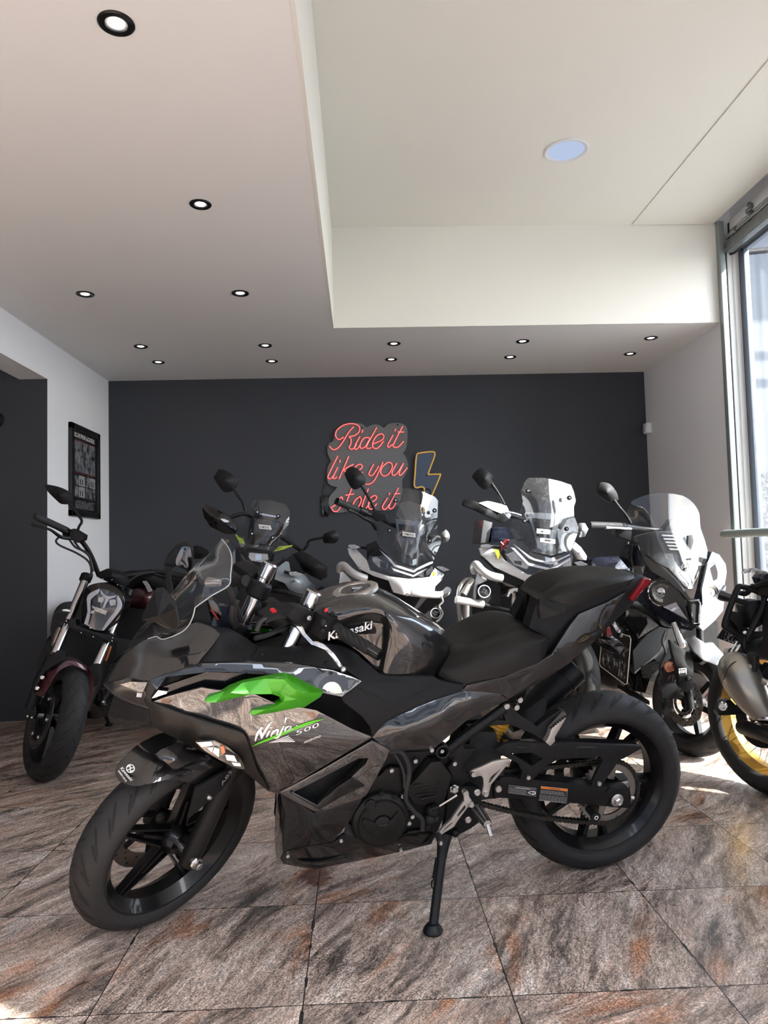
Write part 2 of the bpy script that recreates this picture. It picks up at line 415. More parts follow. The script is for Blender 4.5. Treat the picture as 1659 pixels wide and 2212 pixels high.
    hsv = nd(nt, 'MixRGB', {0: 1.0, 1: colr.outputs[0], 2: (.92, .845, .785, 1)}, blend_type='MULTIPLY')
    rr = nd(nt, 'MapRange', {'Value': v2.outputs[0], 'From Min': .3, 'From Max': .7, 'To Min': .24, 'To Max': .38})
    hj = nd(nt, 'MixRGB', {0: jm.outputs[0], 1: v2.outputs['Color'], 2: (0, 0, 0, 1)})
    bp = nd(nt, 'Bump', {'Height': hj.outputs[0], 'Strength': .12, 'Distance': .003})
    b = nd(nt, 'BsdfPrincipled', {'Base Color': hsv.outputs[0], 'Roughness': rr.outputs[0], 'Normal': bp.outputs[0], 'Specular IOR Level': .5})
    out(nt, b.outputs[0])
stonefloor()
plaster('ceiling_paint', (.72, .715, .705), .75, .05, .03)
plaster('coffer_paint', (.69, .675, .62), .75, .05, .02)
plaster('white_wall', (.84, .85, .88), .6, .12, .03)
plaster('charcoal_wall', (.036, .0395, .047), .55, .12, .12)
plaster('facade_smooth', (.12, .128, .143), .8, .1, .05)
plaster('street_render', (.17, .17, .18), .85, .2, .1)
plaster('pavement', (.26, .26, .255), .85, .3, .15)
def stucco():
    m, nt = newmat('facade_stucco'); g_ = nd(nt, 'NewGeometry')
    n = nd(nt, 'TexNoise', {'Vector': g_.outputs[0], 'Scale': 22., 'Detail': 5., 'Roughness': .7})
    r = nd(nt, 'ValToRGB', {0: n.outputs[0]}); e = r.color_ramp.elements
    e[0].position = .38; e[0].color = (.055, .06, .068, 1); e[1].position = .58; e[1].color = (.14, .148, .16, 1)
    bp = nd(nt, 'Bump', {'Height': n.outputs[0], 'Strength': .9, 'Distance': .03})
    out(nt, nd(nt, 'BsdfPrincipled', {'Base Color': r.outputs[0], 'Roughness': .9, 'Normal': bp.outputs[0]}).outputs[0])
stucco()
# vehicle finishes
pbr('paint_graphite', (.0125, .0128, .0138), .33, .3, 1, .006, .03, spec=.2, coatior=1.72)
pbr('paint_bronze', (.020, .018, .016), .35, .3, 1, .006, .03, spec=.15, coatior=2.4)
pbr('bronze_satin', (.022, .020, .018), .42, .5, .2, .25, .04, spec=.3)
pbr('gloss_black', (0.0048, 0.0048, 0.0056), .14, 0, .55, .03, .02, spec=.35)
pbr('matte_black', (0.0074, 0.0079, 0.0090), .55, 0, 0, 0, .08, 60, .08, spec=.25)
pbr('soft_black', (0.0056, 0.0061, 0.0074), .62, 0, 0, 0, .06, 80, .05, spec=.25)
pbr('seat_vinyl', (0.0118, 0.0112, 0.0105), .52, 0, 0, 0, .05, 200, .12, bscale=900, spec=.25)
pbr('deep_black', (.004, .004, .005), .7)
pbr('rubber', (.023, .023, .0238), .62, 0, 0, 0, .08, 30, .1, spec=.25)
pbr('rim_black', (.0035, .0035, .004), .34, 0, .35, .08, .05, spec=.2)
pbr('edge_highlight', (.46, .48, .49), .2, 0, .5)  # opaque pale colour stands for light caught along the screen's edge
pbr('rubber_groove', (.004, .004, .004), .85)
pbr('engine_black', (0.0087, 0.0084, 0.0081), .5, .2, 0, 0, .06, 120, .15, bscale=500, spec=.3)
pbr('frame_black', (0.0056, 0.0059, 0.0068), .42, 0, 0, 0, .06, 120, .08, spec=.25)
pbr('green_paint', (.050, .36, .006), .32, .35, .7, .03, .03)
pbr('green_decal', (.10, .52, .02), .35)
pbr('white_decal', (.82, .82, .80), .4)
pbr('grey_decal', (.30, .30, .31), .4)
pbr('silver', (.62, .62, .63), .28, 1, 0, 0, .06)
pbr('chrome', (.80, .80, .82), .08, 1, 0, 0, .03)
pbr('fork_silver', (.62, .63, .66), .16, 1, 0, 0, .04)
pbr('cast_silver', (.55, .53, .50), .38, .85, 0, 0, .06)
pbr('bolt_steel', (.58, .57, .55), .3, 1, 0, 0, .06)
pbr('disc_steel', (.30, .29, .28), .35, 1, 0, 0, .08)
pbr('titanium', (.36, .34, .30), .36, .9, 0, 0, .08, 18)
pbr('chain_dark', (.045, .042, .038), .42, .8)
pbr('gold_anodised', (.48, .28, .06), .34, .85, 0, 0, .05)
pbr('spring_yellow', (.55, .30, .02), .4)
pbr('red_plastic', (.55, .015, .02), .3)
pbr('red_lens', (.22, .008, .014), .15, 0, 1, .03)
pbr('orange_lens', (.62, .16, .03), .2, 0, 1, .03)
pbr('orange_label', (.70, .20, .03), .5)
pbr('lens_reflector', (.40, .39, .37), .16, 1, 0, 0, .08, 160, 1.0, bscale=150)
pbr('lamp_white', (.62, .62, .70), .25, 0, .6)
pbr('mirror_glass', (.75, .76, .78), .03, 1, 0, 0, .01)
pbr('plate_metal', (.10, .098, .092), .36, .9, 0, 0, .06)
pbr('plate_edge', (.75, .70, .58), .35, .3)
pbr('wine_paint', (.060, .012, .017), .33, .35, .6, .15)
pbr('blue_grey', (.150, .178, .205), .35, 0, .6, .1)
pbr('cowl_grey', (.065, .067, .070), .4, .2, .3, .1)
pbr('pearl_white', (.80, .81, .83), .3, 0, .8, .05)
pbr('silver_paint', (.17, .175, .185), .35, .5, .7, .08)
pbr('bar_grey', (.50, .50, .50), .42, .25)
pbr('steel_tube', (.43, .42, .40), .36, .85)
pbr('radiator_grey', (.05, .05, .052), .5, .3)
pbr('navy_black', (.006, .0075, .016), .3, 0, .7, .015, spec=.15)
pbr('lime_decal', (.42, .55, .04), .5)
pbr('yellow_tag', (.80, .66, .02), .5)
pbr('sticker_white', (.78, .78, .77), .5)
pbr('sticker_ink', (.02, .02, .02), .6)
pbr('brake_hose', (.012, .012, .013), .5)
pbr('rail_paint', (.46, .53, .51), .35, .1, .3)
pbr('post_paint', (.22, .25, .25), .45, .2)
pbr('shutter_metal', (.19, .20, .20), .4, .6, 0, 0, .1, 20)
pbr('frame_white', (.72, .71, .69), .45)
pbr('alu_frame', (.20, .23, .28), .35, .6)
pbr('lamp_black', (.012, .012, .013), .25, .3)
pbr('lamp_rim', (.62, .62, .64), .4)
pbr('frame_dark', (.008, .008, .009), .35)
pbr('poster_black', (.012, .012, .014), .3)
pbr('poster_red', (.35, .03, .03), .4)
pbr('paper', (.78, .76, .72), .8)
pbr('acrylic_grey', (.13, .13, .13), .15, 0, .3, .05, spec=.3)
pbr('acrylic_mirror', (.075, .082, .095), .06, .95, 0, 0, .02)
pbr('neon_red_tube', (.70, .06, .06), .35, em=(1, .05, .045), ems=.45)
pbr('neon_core', (.95, .42, .42), .35, em=(1, .22, .20), ems=.6)
pbr('neon_amber', (.66, .42, .10), .4, em=(1, .5, .08), ems=.12)
pbr('sensor_white', (.70, .71, .73), .5)
emit('spot_glow', (1, .99, .97), 7)
emit('panel_glow', (.62, .74, 1), .62)
clear('clear_screen', (.93, .94, .95), .007, .012, ior=1.42)
clear('hazy_screen', (.90, .92, .94), .03, .03)
clear('smoke_screen', (.66, .66, .66), .07)
clear('lens_clear', (.92, .92, .92), .004, .012, ior=1.36)
clear('lens_smoke', (.35, .34, .33), .03, .02)
clear('window_glass', (.93, .95, .96), .015, .01)
def poster_print():
    m, nt = newmat('poster_photo'); tc = nd(nt, 'TexCoord')
    n = nd(nt, 'TexNoise', {'Vector': tc.outputs['Object'], 'Scale': 16., 'Detail': 8., 'Roughness': .65})
    r = nd(nt, 'ValToRGB', {0: n.outputs[0]}); e = r.color_ramp.elements
    e[0].position = .4; e[0].color = (.012, .013, .016, 1); e[1].position = .66; e[1].color = (.30, .31, .34, 1)
    out(nt, nd(nt, 'BsdfPrincipled', {'Base Color': r.outputs[0], 'Roughness': .3}).outputs[0])
poster_print()

# ---------------------------------------------------------------- the room
XL, XR, YB, YC, YJ = -2.1344, 2.5433, 6.2909, 4.9046, 5.0641
ZC, ZH, XC, ZL = 2.6057, 3.3065, -.1485, 2.3267
YF = -0.75
def slab(name, lo, hi, mat, kind='structure', parent=None):
    return G().box(lo, hi).mk(name, mat, parent, kind=kind if not parent else None, flat=True)
slab('floor', (-5, YF, -.1), (XR+.25, YB+.1, 0), 'stone_tiles')
slab('wall_back', (XL-.2, YB, 0), (XR+.2, YB+.15, 3.4), 'charcoal_wall')
slab('wall_left', (XL-.19, YJ-.002, 0), (XL, YB+.05, 2.7), 'white_wall')
slab('trim_1', (XL-.19, YF, ZL), (XL, YJ, 2.7), 'white_wall')            # the beam over the opening on the left
slab('wall_alcove', (-5, YJ-.004, 0), (XL-.001, YJ+.15, 3.4), 'charcoal_wall')
slab('wall_alcove_side', (-5.1, YF, 0), (-5, YJ, 3.4), 'charcoal_wall')
slab('ceiling_alcove', (-5, YF, 3.0), (XL-.19, YJ, 3.1), 'ceiling_paint')
slab('wall_right', (XR, YC-.005, 0), (XR+.16, YB+.05, 3.4), 'white_wall')
# low ceiling: left field and the strip along the back wall, one L-shaped slab
G().poly([(XL-.19, YF, ZC), (XC, YF, ZC), (XC, YC, ZC), (XR+.1, YC, ZC), (XR+.1, YB+.05, ZC), (XL-.19, YB+.05, ZC)], (0, 0, .12)).mk('ceiling', 'ceiling_paint', kind='structure', flat=True)
slab('ceiling_raised', (XC-.15, YF, ZH), (XR-.02, YC+.12, ZH+.1), 'coffer_paint')
slab('trim_2', (XC-.01, YF, ZC-.0015), (XC+.004, YC-.004, ZH), 'coffer_paint')
slab('trim_3', (XC-.01, YC-.004, ZC-.0015), (XR-.012, YC+.01, ZH), 'coffer_paint')
# cover board let into the raised ceiling along the window
g = G()
a = onz(1363, 487, ZH); b_ = onz(1566, 218, ZH)
g.poly([V((a.x, YC-.01, ZH-.006)), V((XR-.03, YC-.01, ZH-.006)), V((XR-.03, 1.2, ZH-.006)), V((a.x, 1.2, ZH-.006))], (0, 0, .005)).mk('trim_4', 'coffer_paint', kind='structure', flat=True)
# right side towards the street: unseen solid pier shaped to hold back the sun, then the window
YW0 = 2.55
slab('wall_right_front', (XR, -.06, 0), (XR+.06, YW0, 3.4), 'white_wall')
slab('trim_7', (XR, YF, 3.05), (XR+.06, -.06, 3.4), 'white_wall')
ZB = onx(1562, 552, XR+.03).z
slab('wall_right_head', (XR+.10, YW0, ZB+.05), (XR+.2, YC+.1, 3.5), 'white_wall')
# street front: piers and head, the rest open glass
slab('wall_front_head', (-5, YF-.15, 3.02), (XR+.3, YF, 3.5), 'white_wall')
slab('wall_front_pier', (XR-.02, YF-.15, 0), (XR+.06, YF, 3.1), 'white_wall')
slab('wall_front_left', (-5.1, YF-.15, 0), (-3.6, YF, 3.1), 'white_wall')
slab('ceiling_top', (-5.2, YF-.15, 3.5), (XR+.45, YB+.2, 3.6), 'ceiling_paint')
slab('floor_outside', (-30, -30, -.14), (30, 30, -.105), 'pavement')
# guide post, gap, white reveal and window
g = G(); g.box((XR-.012, YC-.055, 0), (XR+.026, YC-.006, ZH-.004), .004); g.mk('trim_5', 'post_paint', kind='structure')
slab('trim_6', (XR+.026, YC-.012, 0), (XR+.054, YC, ZB+.03), 'deep_black')
wx = XR+.14
win = thing('window_1', (wx, YC, 0), 'tall shop window in a white frame on the right', 'window'); win['kind'] = 'structure'
g = G()
for x0, x1, y1 in ((XR+.054, XR+.092, YC-.02), (XR+.088, XR+.120, YC-.034), (XR+.116, XR+.134, YC-.028)):
    g.box((x0, y1, .02), (x1, YC+.03, ZB+.03), .006)
g.mk('window_frame', 'frame_white', win)
g = G(); g.box((XR+.134, YC-.09, .05), (XR+.172, YC, ZB+.04), .004); g.box((XR+.134, YW0, .05), (XR+.172, YC-.06, .13), .004); g.box((XR+.134, YW0, ZB+.005), (XR+.172, YC-.06, ZB+.06), .004)
g.box((XR+.134, YW0, .05), (XR+.172, YW0+.04, ZB+.04), .004)
g.mk('window_sash', 'alu_frame', win)
G().box((XR+.150, YW0+.03, .12), (XR+.156, YC-.07, ZB+.01)).mk('window_pane', 'window_glass', win, flat=True)
# handrail across the window
y0, y1 = 4.93, 2.2
g = G(); pr = onx(1566, 1154, XR-.085)
g.tube([(XR-.085, pr.y+.03, pr.z), (XR-.085, pr.y, pr.z), (XR-.085, 1.3, pr.z)], [.02, .0275, .0275], 20, 1)
rl = g.mk('handrail', 'rail_paint'); tag(rl, 'pale grey-green pipe rail running level across the shop window', 'handrail')
for yy in (3.0, 1.5): G().tube([(XR-.085, yy, pr.z), (XR+.002, yy, pr.z-.02)], .01, 10, 1).mk('rail_bracket', 'rail_paint', rl)
# roller shutter rolled up at the head of the window
sh = thing('roller_shutter', (XR+.05, YC-.1, 2.9), 'grey metal roller shutter rolled up above the shop window', 'shutter')
zb = ZB; zt = ZH-.005
g = G()
for k in range(2):
    z = zb+.08+k*(zt-zb-.08)/2; h = (zt-zb-.08)/2
    g.box((XR+.055, YW0+.02, z), (XR+.068, YC-.07, z+h*.93), .003)
g.mk('slat_curtain', 'lamp_rim', sh)
g = G(); g.box((XR+.02, YW0+.02, zb), (XR+.075, YC-.06, zb+.075), .004); g.box((XR+.012, YW0+.02, zb+.005), (XR+.02, YC-.06, zb+.02), .002)
br = g.mk('bottom_rail', 'shutter_metal', sh)
g = G(); g.tube([(XR+.028, YW0+.03, zb+.10), (XR+.028, YC-.075, zb+.10)], .013, 10, 1)
for yy in (4.72, 4.2, 3.6, 3.0): g.tube([(XR+.028, yy-.03, zb+.10), (XR+.028, yy+.03, zb+.10)], .021, 12, 1)
g.tube([(XR+.04, YW0+.03, zb+.30), (XR+.04, YC-.075, zb+.30)], .005, 8, 1)
g.mk('lock_rod', 'shutter_metal', sh)
for yy in (4.55, 4.08, 3.5, 2.95):
    g = G(); zz = [zb+.10+(zt-zb-.12)*i/16 for i in range(17)]
    g.tube([(XR+.045-.012*math.sin(i*1.6), yy+.018*math.sin(i*.9), z) for i, z in enumerate(zz)], .014, 8, 2); g.mk('link_chain', 'shutter_metal', sh)
g = G(); g.box((XR+.03, YW0, zb+.02), (XR+.09, YW0+.02, zt)); g.box((XR+.075, YW0, zb), (XR+.10, YC-.01, zt)); g.mk('shutter_box', 'deep_black', sh)
# neighbouring house across the yard
fa = thing('neighbour_house', (5.6, 7.7, 0), 'pale blue-grey rendered house wall outside the shop window', 'house')
zs = at(1640, 1022, 7.6).z
G().box((3.35, 7.6, zs), (9, 7.8, 7.0)).mk('upper_wall', 'facade_smooth', fa, flat=True)
G().box((3.35, 7.57, -.1), (9, 7.8, zs)).mk('stucco_base', 'facade_stucco', fa, flat=True)
G().box((2.9, 6.2, 5.55), (9, 7.6, 5.8)).mk('eaves', 'facade_smooth', fa, flat=True)
for k, (dz, dy) in enumerate(((4.6, .9), (4.05, .75))):
    G().tube([(3.2, 7.6-dy, dz-.2), (9, 7.6-dy*1.3, dz+.25)], .03, 8, 1).mk('cable', 'deep_black', fa)

# unseen house added across the street to block the bright low sky
op = thing('sky_block_house', (0, -9, 0), 'unseen grey rendered house added across the street to block the low sky', 'house')
G().box((-16, -10, -.1), (12, -9, 8.5)).mk('front_wall', 'street_render', op, flat=True)
for k in range(6):
    x = -13+k*4.2; G().box((x, -9.03, 1.0), (x+1.6, -8.98, 2.9)).mk('window', 'gloss_black', op, flat=True); G().box((x, -9.03, 4.4), (x+1.6, -8.98, 6.3)).mk('window', 'gloss_black', op, flat=True)
# recessed spotlights
def spot(px, py, label, r=.046, first=[None]):
    p = onz(px, py, ZC)
    if first[0] is None:
        t = thing('downlight', (0, 0, 0), label, 'ceiling lamp', 'black recessed spotlights')
        G().lathe((0, 0, 0), (0, 0, -1), [(.052, 0), (.052, .003), (.048, .006), (.032, .004), (.028, -.006), (.028, -.012), (.05, -.012)], 32, closed=True).mk('trim_ring', 'lamp_black', t)
        G().lathe((0, 0, 0), (0, 0, -1), [(0, .0005), (.024, .0005), (.028, -.003), (0, -.004)], 24).mk('bulb', 'spot_glow', t)
        first[0] = t
    else:
        t = first[0].copy(); link(t)
        for ch in first[0].children: c = ch.copy(); link(c); c.parent = t
        t['label'] = label
    s_ = r/.046; t.scale = (s_, s_, 1); t.location = p
    return p
spot(251, 50, 'nearest and largest black spotlight, in the upper left corner', .046)
spot(433, 441, 'black spotlight second nearest in the left ceiling', .042)
spot(184, 635, 'black spotlight above the left beam, left of the pair before the rows', .045)
spot(519, 633, 'black spotlight left of the raised ceiling corner, right of the pair', .045)
nm = ['first from the left', 'second from the left', 'in the middle', 'second from the right', 'last on the right']
for i, (x, y) in enumerate(((304, 748), (573, 746), (851, 742), (1129, 737), (1406, 730))): spot(x, y, 'black spotlight %s of the front row along the back strip' % nm[i], .044)
for i, (x, y) in enumerate(((342, 782), (587, 780), (845, 776), (1102, 771), (1361, 764))): spot(x, y, 'black spotlight %s of the rear row next to the dark wall' % nm[i], .043)
p = onz(1223, 325, ZH)
t = thing('round_panel_light', p, 'larger white-rimmed round light with bluish glow in the raised ceiling', 'ceiling lamp')
G().lathe(p, (0, 0, -1), [(.125, 0), (.125, .005), (.118, .008), (.102, .004), (.100, -.005), (.12, -.005)], 48, closed=True).mk('trim_ring', 'lamp_rim', t)
G().lathe(p, (0, 0, -1), [(0, .001), (.102, .001), (.102, -.003), (0, -.004)], 40).mk('diffuser', 'panel_glow', t)

# framed poster on the left wall
c = [onx(x, y, XL) for x, y in ((147, 913), (209, 937), (210, 1118), (148, 1118))]
y0, y1 = c[0].y, c[1].y; z0 = (c[2].z+c[3].z)/2; z1 = (c[0].z+c[1].z)/2
po = thing('framed_poster', (XL, (y0+y1)/2, z0), 'black framed prison island poster on the white left wall', 'poster')
g = G(); fw_ = .045
for lo, hi in (((y0, z0), (y1, z0+fw_)), ((y0, z1-fw_), (y1, z1)), ((y0, z0), (y0+fw_, z1)), ((y1-fw_, z0), (y1, z1))): g.box((XL+.0005, lo[0], lo[1]), (XL+.03, hi[0], hi[1]), .003)
g.mk('picture_frame', 'frame_dark', po)
G().box((XL+.001, y0+.03, z0+.03), (XL+.012, y1-.03, z1-.03)).mk('print', 'poster_black', po, flat=True)
PWd, PHt = y1-y0, z1-z0
def pr2(u, v, x=.0128): return V((XL+x, y0+PWd*u, z0+PHt*v))
def prect(name, u0, v0, u1, v1, mat, x=.0128):
    return G().add([pr2(u0, v0, x), pr2(u1, v0, x), pr2(u1, v1, x), pr2(u0, v1, x)], [[0, 1, 2, 3]]).mk(name, mat, po, flat=True)
g = G(); text3(g, 'ESCAPE FROM ALCATRAZ', pr2(.15, .865), V((0, PWd*.70, 0)), V((0, 0, PHt*.05)), .012, lift=.0004); g.mk('title', 'white_decal', po)
prect('photo', .16, .49, .86, .83, 'poster_photo'); prect('red_line', .16, .832, .86, .836, 'poster_red', .0132); prect('red_line', .16, .475, .86, .480, 'poster_red', .0132)
for k, (u, v) in enumerate(((.16, .34), (.53, .34), (.16, .215), (.53, .215))):
    prect('small_photo', u, v, u+.12, v+.115, 'poster_photo')
    if k < 3:
        prect('small_notice', u+.13, v, u+.34, v+.115, 'grey_decal')
        for q in (.2, .27): prect('silhouette', u+q-.03, v+.015, u+q, v+.075, 'sticker_ink', .0132)
    else: prect('small_notice', u+.13, v, u+.34, v+.115, 'poster_photo')
g = G()
for k in range(5):
    v = .165-k*.018
    for q in range(9):
        u0 = .18+q*.072; g.add([pr2(u0, v, .0132), pr2(u0+.055, v, .0132), pr2(u0+.055, v+.006, .0132), pr2(u0, v+.006, .0132)], [[0, 1, 2, 3]])
g.mk('caption_lines', 'grey_decal', po, flat=True)
# motion sensor on the right wall near the corner
p = onx(1391, 931, XR)
t = thing('motion_sensor', (XR, p.y, p.z), 'small white motion sensor on the right wall near the corner', 'sensor')
G().box((XR-.05, YB-.12, p.z-.045), (XR-.0005, YB-.045, p.z+.045), .008).mk('housing', 'sensor_white', t)
G().box((XR-.056, YB-.11, p.z-.03), (XR-.049, YB-.055, p.z+.005), .003).mk('lens', 'lamp_white', t)
# round dark object on the alcove wall, cut by the left frame edge
p = at(-8, 908, YJ)
t = G().lathe(p, (0, -1, 0), [(0, .001), (.055, .001), (.06, .02), (.045, .06), (0, .07)], 24).mk('wall_lamp', 'gloss_black'); tag(t, 'round glossy black lamp on the dark alcove wall at the left edge', 'lamp')

# ---------------------------------------------------------------- neon lettering on the back wall
zn = crop(680, 880, .18083)
def wl(p, off=.03): return at(p[0], p[1], YB-off)
ns = thing('neon_sign', wl(zn((640, 1260))[0], 0), 'cloud shaped grey acrylic panel with red neon script Ride it like you stole it', 'neon sign')
cloud = zn((490, 190, YB-.022), (560, 195, YB-.022), (620, 240, YB-.022), (680, 210, YB-.022), (750, 205, YB-.022), (825, 245, YB-.022), (880, 200, YB-.022), (960, 185, YB-.022), (1060, 200, YB-.022), (1105, 260, YB-.022), (1105, 400, YB-.022), (1085, 500, YB-.022), (1050, 545, YB-.022), (1090, 600, YB-.022), (1115, 700, YB-.022), (1090, 790, YB-.022), (1045, 870, YB-.022), (1045, 980, YB-.022), (1030, 1090, YB-.022), (980, 1180, YB-.022), (890, 1235, YB-.022), (780, 1235, YB-.022), (690, 1225, YB-.022), (560, 1240, YB-.022), (400, 1245, YB-.022), (270, 1262, YB-.022), (200, 1230, YB-.022), (165, 1160, YB-.022), (170, 1080, YB-.022), (220, 1010, YB-.022), (270, 955, YB-.022), (190, 930, YB-.022), (150, 880, YB-.022), (145, 780, YB-.022), (160, 700, YB-.022), (195, 640, YB-.022), (160, 570, YB-.022), (150, 500, YB-.022), (170, 430, YB-.022), (220, 400, YB-.022), (230, 320, YB-.022), (290, 240, YB-.022), (380, 200, YB-.022))
G().sheet(cloud, at, th=.006, sm=4).mk('backing_panel', 'acrylic_grey', ns)
LETTERS = [
 [[(345, 355), (290, 385), (250, 345), (260, 280), (330, 220), (420, 195), (495, 205), (535, 240), (530, 290), (480, 335), (412, 352), (432, 380), (430, 440), (410, 475), (430, 500), (465, 490), (500, 440)], [(465, 230), (400, 305), (330, 420), (270, 490), (215, 505), (175, 465)]],
 [[(540, 345), (482, 455), (478, 495), (508, 497), (545, 445)], [(575, 270), (560, 303)]],
 [[(655, 362), (590, 368), (545, 435), (548, 488), (600, 470), (660, 370)], [(740, 240), (625, 450), (630, 492), (680, 482)]],
 [[(690, 440), (795, 395), (825, 345), (790, 317), (730, 350), (690, 430), (700, 482), (750, 488), (822, 405)]],
 [[(935, 330), (873, 445), (883, 476), (932, 440)], [(965, 255), (955, 285)]],
 [[(1050, 225), (943, 435), (950, 476), (1000, 470), (1060, 405)], [(990, 295), (1065, 295)]],
 [[(275, 580), (170, 795), (160, 845), (193, 850), (228, 810)]],
 [[(275, 715), (222, 825), (230, 853), (270, 830)], [(305, 630), (295, 660)]],
 [[(405, 585), (290, 855)], [(465, 680), (395, 715), (345, 755), (395, 775), (410, 850), (450, 850)]],
 [[(470, 780), (545, 740), (568, 700), (535, 680), (485, 715), (460, 790), (475, 845), (525, 835), (572, 772)]],
 [[(705, 675), (648, 785), (660, 815), (700, 800), (765, 700)], [(815, 655), (725, 850), (665, 912), (605, 920)]],
 [[(870, 657), (805, 715), (788, 785), (828, 822), (888, 790), (925, 715), (912, 667), (870, 657)]],
 [[(980, 665), (923, 775), (940, 813), (985, 785), (1060, 665)], [(1060, 665), (1008, 785), (1030, 808), (1105, 720)]],
 [[(190, 1200), (250, 1160), (310, 1075), (330, 1095), (308, 1185), (268, 1240), (225, 1240), (203, 1208)]],
 [[(440, 970), (373, 1155), (385, 1213), (430, 1180)], [(365, 1050), (470, 1035)]],
 [[(540, 1065), (482, 1110), (450, 1190), (470, 1225), (520, 1190), (556, 1110), (540, 1065)]],
 [[(640, 970), (573, 1150), (572, 1213), (608, 1210), (650, 1150)]],
 [[(640, 1150), (715, 1112), (740, 1072), (710, 1055), (662, 1090), (640, 1168), (655, 1213), (690, 1210), (740, 1150)]],
 [[(870, 1080), (812, 1175), (815, 1213), (850, 1213), (890, 1160)], [(895, 1020), (885, 1045)]],
 [[(1000, 960), (893, 1165), (900, 1213), (940, 1190), (980, 1110)], [(950, 1035), (1020, 1030)]]]
for L_ in LETTERS:
    g = G(); h = G()
    for st in L_:
        q = [wl(p, .032) for p in zn(*st)]; g.tube(q, .0062, 8, 5); h.tube([p+V((0, -.0045, 0)) for p in q], .0030, 6, 5)
    o = g.mk('neon_letter', 'neon_red_tube', ns); h.mk('glowing_core', 'neon_core', o)
for q in ((563, 242), (988, 212)): G().cyl(wl(zn(q)[0], .03), (0, 1, 0), .008, .01, 10).mk('fixing_screw', 'frame_dark', ns)
bolt = zn((1215, 580), (1260, 545), (1400, 530), (1432, 548), (1425, 600), (1357, 785), (1372, 800), (1480, 800), (1492, 832), (1325, 1215), (1295, 1217), (1307, 968), (1212, 960), (1188, 920), (1197, 800))
lb = thing('lightning_bolt_sign', wl(bolt[10], 0), 'mirrored lightning bolt panel outlined in amber neon beside the red script', 'neon sign')
G().sheet([p+(YB-.02,) for p in bolt], at, th=.005).mk('backing_panel', 'acrylic_mirror', lb)
G().tube([wl(p, .028) for p in bolt], .0068, 8, 4, closed=True).mk('neon_tube', 'neon_amber', lb)
G().cyl(wl(zn((1335, 815))[0], .026), (0, 1, 0), .007, .008, 10).mk('fixing_screw', 'frame_dark', lb)
g = G(); p = wl(zn((1345, 1030))[0], .028)
g.tube([p+V((.03*math.sin(t), 0, .04*math.cos(t))) for t in (-1, -.3, .5, 1.2, 2, 2.7)]+[p, p+V((-.01, 0, -.03))], .006, 6, 3).mk('scribble_reflection', 'frame_dark', lb)  # hooked dark scribble, partly a reflection in the mirror panel, drawn as tube
p = wl(zn((120, 1180))[0], 0)
t = thing('power_adapter', p, 'small black power adapter on the dark wall left of the neon script', 'adapter')
G().box((p.x-.03, YB-.018, p.z-.09), (p.x+.03, YB-.0005, p.z+.09), .006).mk('housing', 'gloss_black', t)
G().tube([p+V((0, -.01, .09)), p+V((-.01, -.008, .14)), p+V((.01, -.006, .19))], .004, 8, 4).mk('cable', 'brake_hose', t)

# ================================================================ shared wheel builder
def rim_prof(w, R, t=.012):
    h = w/2
    return [(R, -h), (R+.010, -h), (R+.010, -h+.006), (R-.004, -h+.014), (R-.016, -h*.45), (R-.016, h*.45), (R-.004, h-.014), (R+.010, h-.006), (R+.010, h), (R, h), (R-.010, h-.012), (R-.026, h*.4), (R-.026, -h*.4), (R-.010, -h+.012)]
def tire_prof(w, R, r0):
    h = w/2; P = []
    for i in range(17):
        s = -1+2*i/16; P.append((R-(1-math.sqrt(max(0, 1-(s*.97)**2)))*w*.46, s*h))
    side = P[-1][0]
    lo = [(side-(side-r0)*.35, h*.985), (side-(side-r0)*.75, h*.86), (r0, h*.70)]
    return [(r, -x) for r, x in lo[::-1]]+P+lo+[(r0-.004, 0)]
def wheel(par, c, n, x, R, w, r0, groove=None, nseg=84, rimw=None, rim='rim_black', spokes=None, tread=24, hub=.03, gw=.0040, blocks=False):
    """tyre and rim; n points to the vehicle's left, x is the reference direction in the wheel's plane"""
    ty = G().lathe(c, n, tire_prof(w, R, r0), nseg, closed=True, x=x).mk('tire', 'rubber', par, ang=50)
    n = V(n).normalized(); x = (V(x)-n*V(x).dot(n)).normalized(); y = n.cross(x)
    if tread:
        g = G()
        def surf(a, s):
            rr = R-(1-math.sqrt(max(0, 1-(s*.97)**2)))*w*.46+.0006
            return c+(x*math.cos(a)+y*math.sin(a))*rr+n*(s*w/2)
        for k in range(tread):
            a = 2*PI*k/tread
            for sd in (-1, 1):
                for (s0, s1, da, off) in (((.08, .80, .20, 0), (.38, .86, .13, .5)) if not blocks else ((.05, .55, .10, 0), (.5, .95, .02, .3), (.55, .97, .07, .75))):
                    aa = a+(off+(.5 if sd > 0 else 0))*2*PI/tread; v = []; m = 7
                    for i in range(m):
                        t_ = i/(m-1); s = sd*(s0+(s1-s0)*t_); A = aa+da*(t_**1.4)
                        wd = gw*(.35+1.3*math.sin(PI*(.12+.8*t_)))/R*(1.9 if blocks else 1)
                        v += [surf(A-wd, s), surf(A+wd, s)]
                    g.add(v, [[2*i, 2*i+1, 2*i+3, 2*i+2] for i in range(m-1)])
        g.mk('tread_grooves', 'rubber_groove', ty)
    rm = G().lathe(c, n, rim_prof(rimw or w*.72, r0), nseg, closed=True, x=x)
    o = rm.mk('rim', rim, par)
    return o, x, y
